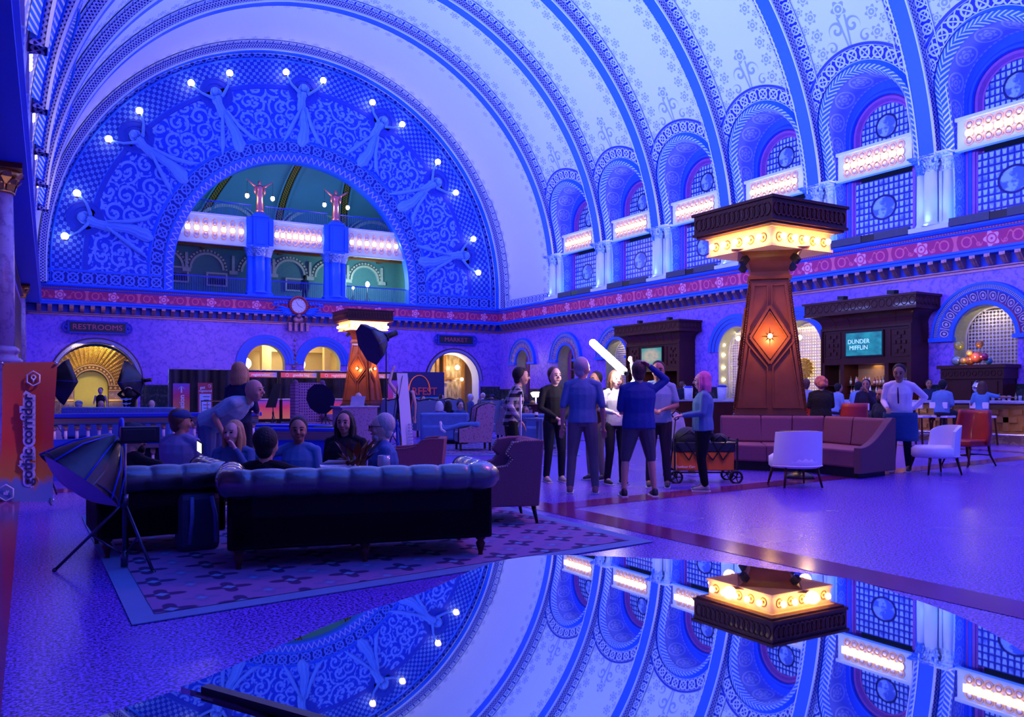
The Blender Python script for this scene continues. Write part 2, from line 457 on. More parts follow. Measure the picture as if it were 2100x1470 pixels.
# ribs --------------------------------------------------------------------------
def band(mb, y0, y1, s0, s1, off, cell, n=90, vflip=False, edge0=None, u0=0):
    mb.grid(lambda a, b: VS(s0+(s1-s0)*a, y0+(y1-y0)*b, off), n, 1, lambda a, b: (u0+(s1-s0)*a/cell, b))
def rib(Y, s0=2.1, end=False):
    r = MB(); a, b = Y-.24, Y+.24; s1 = LT-s0
    if end: a, b = YB-.62, YB-.2
    r.m = 0
    r.grid(lambda u, v: VS(s0+(s1-s0)*u, a+(b-a)*v, .38), 90, 1)
    r.m = 1
    r.grid(lambda u, v: VS(s0+(s1-s0)*u, a, .38*v), 90, 1, lambda u, v: ((s1-s0)*u/.40, v))
    r.grid(lambda u, v: VS(s0+(s1-s0)*u, b, .38*(1-v)), 90, 1, lambda u, v: ((s1-s0)*u/.40, v))
    r.m = 2
    # edge beads
    r.grid(lambda u, v: VS(s0+(s1-s0)*u, a-.05+.05*v, .40), 90, 1); r.grid(lambda u, v: VS(s0+(s1-s0)*u, a-.05, .33+.07*v), 90, 1)
    r.grid(lambda u, v: VS(s0+(s1-s0)*u, b+.05*v, .40), 90, 1)
    r.m = 3
    sK = s0+.9
    r.grid(lambda u, v: VS(sK+(LT-2*sK)*u, a-.40+.40*v, .04), 90, 1, lambda u, v: ((LT-2*sK)*u/.40, v))
    r.grid(lambda u, v: VS(sK+(LT-2*sK)*u, b+.40*v, .04), 90, 1, lambda u, v: ((LT-2*sK)*u/.40, v))
    r.m = 2
    for y in (a-.42, a-.0, b, b+.40): r.grid(lambda u, v: VS(sK+(LT-2*sK)*u, y+.03*v, .07), 90, 1)
    return r
nt = 2
for k, Y in enumerate(RIBY):
    o = rib(Y).build('trim_%d' % nt, [M_trimblue, M_braid, M_plaster, M_knot]); o['kind'] = 'structure'; nt += 1
o = rib(YB, .0, True).build('trim_%d' % nt, [M_trimblue, M_braid, M_plaster, M_knot]); o['kind'] = 'structure'; nt += 1
# knotwork frame of the flat end bay
ef = MB(); ef.grid(lambda a, b: (XR-.05, 36.9+(YB-.7-36.9)*a, ZS+.05+.42*b), 20, 1, lambda a, b: (a*13, b))
for ya in (36.75, 41.45):
    ef.grid(lambda a, b: VS(.4+6*a, ya+.4*b, .045), 24, 1, lambda a, b: (a*15, b))
struct(ef, 'trim_%d' % nt, M_knot); nt += 1

# niches, archivolts, windows ------------------------------------------------------
def glass_pat(u, v, t, tc):
    nx = noise_of(t, tc, 1.3, 'UV'); nf = noise_of(t, tc, 6, 'UV')
    a = (u*12).frac()-.5; row = (v*9).frac(); odd = ((v*6).floor()*.5).frac()
    blob = (a.abs()-(row*.16+.22)).lt(0, .03)*(row-.5).abs().lt(.34, .04)
    lead = a.abs().gt(.46, .015).max((row-.5).abs().gt(.455, .015))
    ov = length((u-.5)*1.0, (v-.5)*1.0)
    o1 = (ov-.20).abs().lt(.018, .006); o2 = ov.lt(.18, .01)
    pale = blob*nf.gt(.40, .12)
    return [(pale, (.42, .60, .95)), (lead, (.01, .015, .10)), (o2, (.08, .14, .55)), (o2*nf.gt(.5, .04), (.30, .45, .9)), (o1, (.01, .01, .09))]
M_glass = stencil('leaded_stained_glass', (.035, .06, .40), None, glass_pat, 0, .25)
M_frame = simple('plum_window_frame', (.30, .07, .36), .45)
M_bluewall = simple('blue_rough_plaster', (.02, .10, .80), .8, bump=.5, bscale=60)
def arc_pts(yc, w, ssp, side, off, n=20, base=0):
    """points along an arch opening on the vault surface"""
    out = []
    for i in range(7): out.append((yc-w, base+(ssp-base)*i/7))
    for i in range(n+1):
        t = PI*i/n; out.append((yc-w*math.cos(t), ssp+w*math.sin(t)))
    for i in range(6, -1, -1): out.append((yc+w, base+(ssp-base)*i/7))
    return [VS(s if side > 0 else LT-s, y, off) for y, s in out]
ORD = ['nearest to the camera', 'second nearest', 'third from the near end', 'fourth from the near end', 'third from the far corner', 'second from the far corner', 'next to the far corner']
def niche(yc, side, idx, detailed=True):
    global nt
    XW = XR+.45 if side > 0 else XL(yc)-.45
    P = arc_pts(yc, WOP, SSP, side, 0); n = len(P)
    so = MB()
    # intrados
    cum = [0]
    for a, b in zip(P, P[1:]): cum.append(cum[-1]+(Vector(a)-Vector(b)).length)
    for i in range(n-1):
        a, b = P[i], P[i+1]
        so.poly([a, b, (XW, b[1], b[2]), (XW, a[1], a[2])], [(cum[i]/.8, 0), (cum[i+1]/.8, 0), (cum[i+1]/.8, 1), (cum[i]/.8, 1)], True)
    # archivolt: herringbone torus and plain fillet
    so.m = 1
    Q = arc_pts(yc, WOP+.02, SSP, side, .10, 24, 2.2)
    ctr = Vector(VS(SSP if side > 0 else LT-SSP, yc, 0))
    for j0, j1, o0, o1, mt in ((-.06, .10, .02, .20, 1), (.10, .26, .20, .16, 1), (.26, .34, .24, .05, 2)):
        A = arc_pts(yc, WOP+j0, SSP, side, o0, 24, 2.2); B = arc_pts(yc, WOP+j1, SSP, side, o1, 24, 2.2)
        so.m = mt; c = 0
        for i in range(len(A)-1):
            d = (Vector(A[i])-Vector(A[i+1])).length
            v0, v1 = (0, .5) if j0 < 0 else ((.5, 1) if mt == 1 else (0, 1))
            so.poly([A[i], A[i+1], B[i+1], B[i]], [(c/.5, v0), ((c+d)/.5, v0), ((c+d)/.5, v1), (c/.5, v1)], True); c += d
    # knotwork band over the arch
    so.m = 3
    def kb(a, b):
        t = R(20)+(PI-R(40))*a; r = WOP+.34+.46*b; dy = -r*math.cos(t); dy = max(-1.85, min(1.85, dy))
        s = SSP+r*math.sin(t); return VS(s if side > 0 else LT-s, yc+dy, .05)
    so.grid(kb, 40, 1, lambda a, b: (a*11, b))
    so.m = 4
    def kc(a, b):
        t = R(38)+(PI-R(76))*a; r = WOP+.80+.09*b; dy = -r*math.cos(t)
        s = SSP+r*math.sin(t); return VS(s if side > 0 else LT-s, yc+max(-1.86, min(1.86, dy)), .07)
    so.grid(kc, 30, 1)
    struct(so, 'trim_%d' % nt, [M_soffit, M_herr, M_trimblue, M_knot, M_deep]); nt += 1
    # window: wall behind, ring mouldings, glass above and below the light panel
    e = empty('window_%d' % idx, (XW, yc, ZS), kind='structure'); sg = -side   # +x local towards room = sg
    def ring(r0, r1, x0, x1, z0, zc, mb, n=24, uvc=.4):
        pts = lambda r: [(-r, z0)]+[(-r*math.cos(PI*i/n), zc+r*math.sin(PI*i/n)) for i in range(n+1)]+[(r, z0)]
        A, B = pts(r0), pts(r1); c = 0
        for i in range(len(A)-1):
            d = math.dist(A[i], A[i+1])
            mb.poly([(sg*x0, A[i][0], A[i][1]), (sg*x0, A[i+1][0], A[i+1][1]), (sg*x1, B[i+1][0], B[i+1][1]), (sg*x1, B[i][0], B[i][1])],
                    [(c, 0), (c+d, 0), (c+d, 1), (c, 1)], True); c += d
    zc = 3.75; b = MB()
    ring(2.0, 1.40, .0, .0, 0, zc, b)
    ring(1.40, 1.28, .0, .12, 0, zc, b); ring(1.28, 1.2, .12, .12, 0, zc, b); ring(1.2, 1.2, .12, -.12, 0, zc, b)
    struct(b, 'window_wall', M_bluewall, e)
    f = MB(); ring(1.2, 1.14, -.04, .04, 0, zc, f); ring(1.14, 1.06, .04, .04, 0, zc, f); ring(1.06, 1.0, .04, -.10, 0, zc, f); ring(1.0, .94, -.10, -.10, 0, zc, f)
    struct(f, 'window_frame', M_frame, e)
    g = MB()
    gz = 3.1
    pts = [(-.95, gz)]+[(-.95*math.cos(PI*i/24), zc+.95*math.sin(PI*i/24)) for i in range(25)]+[(.95, gz)]
    g.poly([(sg*-.12, y, z) for y, z in pts], [((y+.95)/1.9, (z-gz)/1.9+.05) for y, z in pts])
    struct(g, 'pane', M_glass, e)
    g = MB(); g.grid(lambda a, b_: (sg*.02, -1.12+2.24*a, .25+1.95*b_), 1, 1); struct(g, 'pane', M_glass, e)
    g = MB()
    for y in (-1.18, 1.18): g.box((sg*.03, y, 1.2), (.12, .14, 2.4))
    for y in (-1.36, 1.36): g.box((sg*.02, y, 1.2), (.08, .08, 2.4))
    g.box((sg*.03, 0, .18), (.12, 2.3, .14)); struct(g, 'window_frame', M_frame, e)
    # marquee light panel across the niche
    sp = min(len(ORD)-1, idx-1)
    return e
# ------------------------------------------------------------------ walls with arched openings
def wall_holes(mb, fn, u0, u1, z0, z1, holes, n=18):
    """holes: (centre, radius, spring z, foot z); fn(u,z)->point"""
    us = {u0, u1}
    for c, r, zc, zb in holes:
        for i in range(n+1): us.add(max(u0, min(u1, c-r*math.cos(PI*i/n))))
    us = sorted(us)
    for a, b in zip(us, us[1:]):
        if b-a < 1e-6: continue
        m = (a+b)/2; H = [h for h in holes if abs(m-h[0]) < h[1]]
        if not H: mb.poly([fn(a, z0), fn(b, z0), fn(b, z1), fn(a, z1)]); continue
        c, r, zc, zb = H[0]
        top = lambda u: zc+math.sqrt(max(0, r*r-(u-c)**2))
        if zb > z0+.01: mb.poly([fn(a, z0), fn(b, z0), fn(b, zb), fn(a, zb)])
        if min(top(a), top(b)) < z1: mb.poly([fn(a, min(z1, top(a))), fn(b, min(z1, top(b))), fn(b, z1), fn(a, z1)])
def reveal(mb, fn, c, r, zc, zb, d0, d1, n=24, cell=.4, r2=None):
    """fn(u,z,d) ; ribbon from depth d0 to d1 around the arch"""
    r2 = r2 or r
    P = lambda r: [(c-r, zb)]+[(c-r*math.cos(PI*i/n), zc+r*math.sin(PI*i/n)) for i in range(n+1)]+[(c+r, zb)]
    A, B = P(r), P(r2); L = 0
    for i in range(len(A)-1):
        d = math.dist(A[i], A[i+1])
        mb.poly([fn(*A[i], d0), fn(*A[i+1], d0), fn(*B[i+1], d1), fn(*B[i], d1)], [(L/cell, 0), ((L+d)/cell, 0), ((L+d)/cell, 1), (L/cell, 1)], True); L += d
fR = lambda u, z, d=0: (XR+d, u, z)          # right wall, d into the wall
fB = lambda u, z, d=0: (u, YB+d, z)          # back wall
ZW = 4.93
RH = [(39.9, .72, 3.08, .9), (35.55, .78, 3.08, .9), (31.3, .85, 3.08, .9), (23.6, .98, 3.0, .9), (20.5, .98, 3.0, .9), (13.8, .92, 3.0, 1.9)]
wr = MB(); wall_holes(wr, fR, YF, YB, 1.15, ZW, RH); struct(wr, 'wall_right', M_marble)
wd = MB(); wall_holes(wd, lambda u, z: fR(u, z, -.02), YF, YB, 0, 1.6, [(c, r, 9, zb) for c, r, zc, zb in RH]); struct(wd, 'trim_%d' % nt, M_dado); nt += 1
BH = [(2.7, 1.72, 1.95, 0), (10.4, .98, 2.85, .9), (13.35, .98, 2.85, .9), (21.1, 1.6, 2.1, 0)]
wb = MB(); wall_holes(wb, fB, -1.2, XR, 0, ZW, BH); struct(wb, 'wall_back', M_marble)
wd = MB(); wall_holes(wd, lambda u, z: fB(u, z, -.02), -1.2, XR, 0, 1.75, [(2.7, 1.84, 9, 0), (10.4, .98, 9, .9), (13.35, .98, 9, .9), (21.1, 1.7, 9, 0)]); struct(wd, 'trim_%d' % nt, M_dado); nt += 1
wl = MB(); wl.poly([(XL(YF)-.45, YF, 0), (XL(YB)-.45, YB, 0), (XL(YB)-.45, YB, 6), (XL(YF)-.45, YF, 6)]); struct(wl, 'wall_left', M_marble)
# cornice: bracket table, frieze, bead, ledge -------------------------------------------
M_bead = stencil('red_bead_moulding', (.06, .04, .2), (.75, .10, .18), lambda u, v, t, tc: length(u.frac()-.5, v-.5).lt(.36, .04), .3)
def cornice(fn, u0, u1, flip=1, ru=0):
    """fn(u,z,d): d positive = out from wall"""
    c = MB(); L = u1-u0
    def run(prof, m, uvs_=None):
        c.m = m
        for (d0, z0), (d1, z1) in zip(prof, prof[1:]):
            c.poly([fn(u0, z0, d0), fn(u1, z0, d0), fn(u1, z1, d1), fn(u0, z1, d1)])
    run([(0, 4.90), (.06, 4.90), (.06, 4.96), (.03, 5.0), (.03, 5.03)], 1)
    run([(.02, 5.03), (.02, 5.36)], 2)
    run([(.02, 5.36), (.36, 5.36), (.36, 5.44), (.40, 5.47), (.40, 5.53), (.10, 5.55), (.06, 5.58)], 0)
    c.m = 3; c.poly([fn(u0, 5.58, .05), fn(u1, 5.58, .05), fn(u1, 6.06, .10), fn(u0, 6.06, .10)], [(u0/2.18+ru, 0), (u1/2.18+ru, 0), (u1/2.18+ru, 1), (u0/2.18+ru, 1)])
    run([(.10, 6.06), (.16, 6.08), (.16, 6.11)], 0)
    c.m = 4; c.poly([fn(u0, 6.11, .17), fn(u1, 6.11, .17), fn(u1, 6.17, .17), fn(u0, 6.17, .17)], [(u0/.09, 0), (u1/.09, 0), (u1/.09, 1), (u0/.09, 1)])
    run([(.16, 6.17), (.24, 6.19), (.28, 6.25), (.28, 6.30), (-.6, 6.32)], 0)
    return c
def brackets(fn, u0, u1, step=.43):
    b = MB(); n = int((u1-u0)/step)
    for i in range(n+1):
        u = u0+(i+.5)*step
        if u > u1-.1: break
        pr = [(.02, 5.36), (.34, 5.36), (.34, 5.27), (.26, 5.20), (.20, 5.12), (.13, 5.05), (.02, 5.05)]
        A = [b.add(fn(u-.085, z, d)) for d, z in pr]; B = [b.add(fn(u+.085, z, d)) for d, z in pr]
        b.face(A); b.face(B[::-1])
        for k in range(len(pr)): b.face((A[k], B[k], B[(k+1) % len(pr)], A[(k+1) % len(pr)]))
        # leaf and eye on the front
        pr2 = [(.355, 5.33), (.355, 5.26), (.275, 5.19), (.215, 5.11), (.15, 5.06)]
        A = [b.add(fn(u-.03, z, d)) for d, z in pr2]; B = [b.add(fn(u+.03, z, d)) for d, z in pr2]
        for k in range(len(pr2)-1): b.face((A[k], B[k], B[k+1], A[k+1]))
    return b
CM = [M_trimblue, M_copper, M_deep, M_frieze, M_bead]
fr2 = lambda u, z, d: (XR-d, u, z); fb2 = lambda u, z, d: (u, YB-d, z); fl2 = lambda u, z, d: (XL(u)-.45+d*1.6, u, z)
struct(cornice(fr2, YF, YB, ru=.28), 'trim_%d' % nt, CM); nt += 1
struct(cornice(fb2, -.3, XR, ru=-.05), 'trim_%d' % nt, CM); nt += 1
struct(brackets(fr2, YF, YB-.2), 'trim_%d' % nt, M_copper); nt += 1
struct(brackets(fb2, .15, XR-.2), 'trim_%d' % nt, M_copper); nt += 1
ll = cornice(fl2, YF, YB)
struct(ll, 'trim_%d' % nt, [M_trimblue, M_wood, M_wood, M_wood, M_bead]); nt += 1

# ------------------------------------------------------------------ marquee light panels and column clusters
d_ = MB(); d_.at((0, 0, 0), 0, PI/2); d_.lathe([(.09, -.012), (.07, .01), (.04, .022), (.0, .028)], n=14)
M_dish = simple('lamp_dish', (.75, .62, .62), .35, .2)
_t = d_.build('dish', M_dish); DISH = _t.data; bpy.data.objects.remove(_t)
def marquee(name, loc, rz, cols, width, label, group, mats=None, power=60, hgt=.95, lamp=True):
    """panel facing local -y"""
    e = empty(name, loc, rz, label, 'light panel', group)
    b = MB(); b.box((0, .08, 0), (width, .12, hgt-.12)); b.box((0, .04, hgt/2-.02), (width+.06, .22, .10)); b.box((0, .04, -hgt/2+.02), (width+.06, .20, .08))
    b.build('panel_board', M_plaster, e)
    r = MB(); st_ = (width-.75)/(cols-1); x0 = -(cols-1)*st_/2
    for i in range(cols):
        for z in (-.235, 0, .235):
            x = x0+i*st_
            r.m = 0
            for ra, rb, ya, yb_ in ((.15, .135, .02, -.02), (.135, .105, -.02, -.02), (.105, .09, -.02, .01)):
                n = 20
                A = [r.add((x+ra*math.cos(2*PI*k/n), ya, z+ra*math.sin(2*PI*k/n))) for k in range(n)]
                B = [r.add((x+rb*math.cos(2*PI*k/n), yb_, z+rb*math.sin(2*PI*k/n))) for k in range(n)]
                for k in range(n): r.face((A[k], A[(k+1) % n], B[(k+1) % n], B[k]), None, True)
    r.build('ring_plate', M_ring, e)
    proto = None
    for i in range(cols):
        x = x0+i*st_
        if proto is None:
            bb = MB(); bb.ball((0, 0, 0), .078, 12, 8); bb.cyl((0, .03, 0), (0, .10, 0), .035, n=8)
            proto = bb.build('bulb', M_bulb, e)
            proto.location = (x, -.05, 0)
        else:
            o = proto.copy(); C.objects.link(o); o.parent = e; o.location = (x, -.05, 0); KID[o.name] = []; KID[e.name].append(o)
    KID.setdefault(e.name, [])
    for z in (-.235, .235):
        for i in range(cols):
            x = x0+i*st_
            o = bpy.data.objects.new('dish', DISH); C.objects.link(o); o.location = (x, 0, z); KID[o.name] = []; adopt(o, e)
    if lamp:
        a = area('panel_glow', (0, -.16, 0), (0, -2, -.05), (width*.8, .25), power, (1, .62, .34), e)
    return e
M_ring = simple('stencilled_ring_plate', (.80, .48, .26), .5)
M_dish = simple('lamp_dish', (.75, .62, .62), .35, .2)
M_cap = stencil('leafy_capital', (.06, .22, .85), (.68, .80, 1), lambda u, v, t, tc: ((u*1.0).sin()*.5+.5+noise_of(t, tc, 14)*1.2).gt(1.05, .15), .9, coord='Object')
def capital(mb, x, y, z, r, h, m=0):
    """bell with leaves"""
    mb.m = m
    mb.lathe([(r*1.0, 0), (r*1.12, .02), (r*1.0, .05), (r*1.05, h*.35), (r*1.25, h*.7), (r*1.6, h*.93)], (x, y, z), 14)
    for ring, (n, z0, hh, rr) in enumerate(((8, .05, h*.45, 1.08), (8, h*.35, h*.5, 1.2))):
        for k in range(n):
            t = 2*PI*(k+.5*ring)/n; cx, cy = math.cos(t), math.sin(t); px, py = -cy, cx; w = r*.34
            P = [(rr*r, z0, w), (rr*r*1.12, z0+hh*.6, w*1.1), (rr*r*1.42, z0+hh, w*.6), (rr*r*1.5, z0+hh*.9, w*.15)]
            for (a, za, wa), (b, zb, wb_) in zip(P, P[1:]):
                mb.poly([(x+cx*a-px*wa, y+cy*a-py*wa, z+za), (x+cx*a+px*wa, y+cy*a+py*wa, z+za), (x+cx*b+px*wb_, y+cy*b+py*wb_, z+zb), (x+cx*b-px*wb_, y+cy*b-py*wb_, z+zb)], None, True)
    mb.box((x, y, z+h*1.02), (r*3.1, r*3.1, h*.16))
def column_cluster(loc, rz, label, group, big=.19, hh=2.28, mat=None, cap=None):
    e = empty('column_cluster', loc, rz, label, 'column', group); KID.setdefault(e.name, [])
    mat = mat or M_plaster
    for x, y, r in ((0, -.16, big), (-.43, .02, big*.72), (.43, .02, big*.72), (-.24, -.04, big*.3), (.24, -.04, big*.3)):
        b = MB(); b.lathe([(r*1.35, .14), (r*1.45, .17), (r*1.25, .22), (r*1.12, .25), (r, .29), (r*.99, 1.0), (r*.92, hh-.48)], (x, y, 0), 20); b.build('shaft', mat, e)
    c = MB()
    for x, y, r in ((0, -.16, big*.92), (-.43, .02, big*.68), (.43, .02, big*.68)): capital(c, x, y, hh-.48, r, .40)
    c.box((0, -.02, hh-.02), (1.25, .62, .06)); c.box((0, -.02, hh+.03), (1.34, .70, .05)); c.build('capital', cap or M_cap, e)
    d = MB(); d.box((0, -.02, .07), (1.3, .62, .14)); d.build('plinth', mat, e)
    return e
POS = ['nearest the far corner', 'second from the far corner', 'third from the far corner', 'fourth from the far corner', 'fifth from the far corner', 'sixth from the far corner', 'seventh from the far corner', 'eighth from the far corner', 'ninth from the far corner', 'tenth from the far corner']
for k in range(len(RIBY)-1):
    yc = (RIBY[k]+RIBY[k+1])/2
    if yc > 3: niche(yc, 1, k+1)
    niche(yc, -1, k+21)
    if yc > 7:
        marquee('marquee_light_panel', (XR-.12, yc, 9.04), -PI/2, 8, 2.75, 'bulb-studded light panel on the right wall, %s' % POS[k], 'marquee light panels of the right wall', power=5, lamp=True)
    if yc > 15:
        marquee('marquee_light_panel', (XL(yc)+.02, yc, 9.04), PI/2, 8, 2.75, 'bulb-studded light panel on the left wall, %s' % POS[k], 'marquee light panels of the left wall', lamp=False)
for k, Y in enumerate(RIBY):
    if Y < 5: continue
    column_cluster((XR-.10, Y, ZS), -PI/2, 'white clustered columns on the right ledge, %s' % (POS[k] if k else 'nearest the far corner'), 'white column clusters on the right ledge')
    if Y > 10:
        spot('column_uplight', (XR-.62, Y, ZS+.12), (XR-.25, Y, ZS+2.2), 50, (.16, .36, 1), 95, .7, .08)
        spot('column_uplight', (XR-.55, Y+.55, ZS+.12), (XR-.2, Y+.45, ZS+2.2), 18, (.16, .36, 1), 80, .7, .06)
        spot('column_uplight', (XR-.55, Y-.55, ZS+.12), (XR-.2, Y-.45, ZS+2.2), 18, (.16, .36, 1), 80, .7, .06)
# fixture boxes lying on the ledge under every window
M_box = simple('dark_fixture_housing', (.05, .055, .10), .6)
for k in range(len(RIBY)-1):
    yc = (RIBY[k]+RIBY[k+1])/2
    if yc < 5: continue
    e = empty('uplight_housing', (XR-.30, yc, 6.31), 0, 'long dark light housing on the right ledge, %s' % POS[k], 'light housing', 'light housings on the right ledge'); KID[e.name] = []
    b = MB(); b.b2((-.12, -1.45, 0), (.02, -.25, .24)); b.b2((-.12, .25, 0), (.02, 1.45, .24)); b.build('housing', M_box, e)
    b = MB(); b.b2((-.10, -.25, 0), (.02, .25, .22)); b.build('driver_box', M_black, e)
    if yc > 11:
        e = empty('uplight_housing', (XL(yc)+.02, yc, 6.31), 0, 'pale light housing on the left ledge, %s' % POS[k], 'light housing', 'light housings on the left ledge'); KID[e.name] = []
        b = MB(); b.b2((-.12, -1.3, 0), (.06, 1.3, .30)); b.build('housing', M_plaster, e)
# ------------------------------------------------------------------ end wall lunette
CX = 12.15
def TY(r, t, d=0, Y=YB):
    """t 0..1 round the stilted arch of radius r, d out of the wall"""
    Lq = .9/(.9*2+PI*r)
    if t < Lq: return (CX-r, Y-d, ZS+.9*t/Lq)
    if t > 1-Lq: return (CX+r, Y-d, ZS+.9*(1-t)/Lq)
    a = PI*(t-Lq)/(1-2*Lq); return (CX-r*math.cos(a), Y-d, ZC+r*math.sin(a))
ty = MB()
def ringb(r0, r1, d0, d1, m, cell=.6, n=120, t0=0, t1=1):
    ty.m = m; L = 1.8+PI*(r0+r1)/2
    ty.grid(lambda a, b: TY(r0+(r1-r0)*b, t0+(t1-t0)*a, d0+(d1-d0)*b), n, 1, lambda a, b: (round(L/cell)*(t0+(t1-t0)*a), b))
def field(r0, r1, d, m, n=100):
    ty.m = m
    ty.grid(lambda a, b: TY(r0+(r1-r0)*b, a, d), n, 4, lambda a, b: ((1.8+PI*8.5)*a, r0+(r1-r0)*b))
ringb(6.12, 6.14, -.5, -.02, 0); ringb(6.14, 6.2, -.02, 0, 0)
ringb(6.2, 6.5, .0, .10, 1, .3); ringb(6.5, 6.58, .12, .12, 0); ringb(6.58, 6.6, .12, 0, 0)
ringb(6.6, 7.2, .03, .03, 2, .62); ringb(7.2, 7.24, .03, .10, 0); ringb(7.24, 7.34, .10, .02, 0)
field(7.34, 9.82, .02, 3); ringb(9.82, 9.86, .02, .05, 5); ringb(9.86, 10.05, .05, .05, 5); ringb(10.05, 10.08, .05, .02, 0)
ty.m = 4; ty.grid(lambda a, b: TY(10.08+1.2*b, a, .02), 110, 2, lambda a, b: (104*a, 3.6*b))
ringb(11.28, 11.34, .02, .1, 0); ringb(11.34, 11.36, .1, .03, 0)
ringb(11.36, 11.96, .03, .03, 2, .62)
for x0, x1 in ((CX-11.9, CX-6.62), (CX+6.62, CX+11.85)):
    ty.m = 2; n = round((x1-x0)/.62)
    ty.poly([(x0, YB-.06, ZS+.04), (x1, YB-.06, ZS+.04), (x1, YB-.06, ZS+.62), (x0, YB-.06, ZS+.62)], [(0, 0), (n, 0), (n, 1), (0, 1)])
    ty.m = 0; ty.poly([(x0, YB-.09, ZS+.62), (x1, YB-.09, ZS+.62), (x1, YB-.09, ZS+.70), (x0, YB-.09, ZS+.70)])
    ty.poly([(x0, YB-.09, ZS+.0), (x1, YB-.09, ZS+.0), (x1, YB-.09, ZS+.05), (x0, YB-.09, ZS+.05)])
M_latw = stencil('diamond_reeding', (.02, .08, .7), (.30, .40, .98), lambda u, v, t, tc: ((u+v*.5).frac()-.5).abs().lt(.09, .03).max(((u-v*.5).frac()-.5).abs().lt(.09, .03)), .5)
struct(ty, 'wall_back', [M_trimblue, M_latw, M_knotw, M_scroll, M_lat, M_deep])
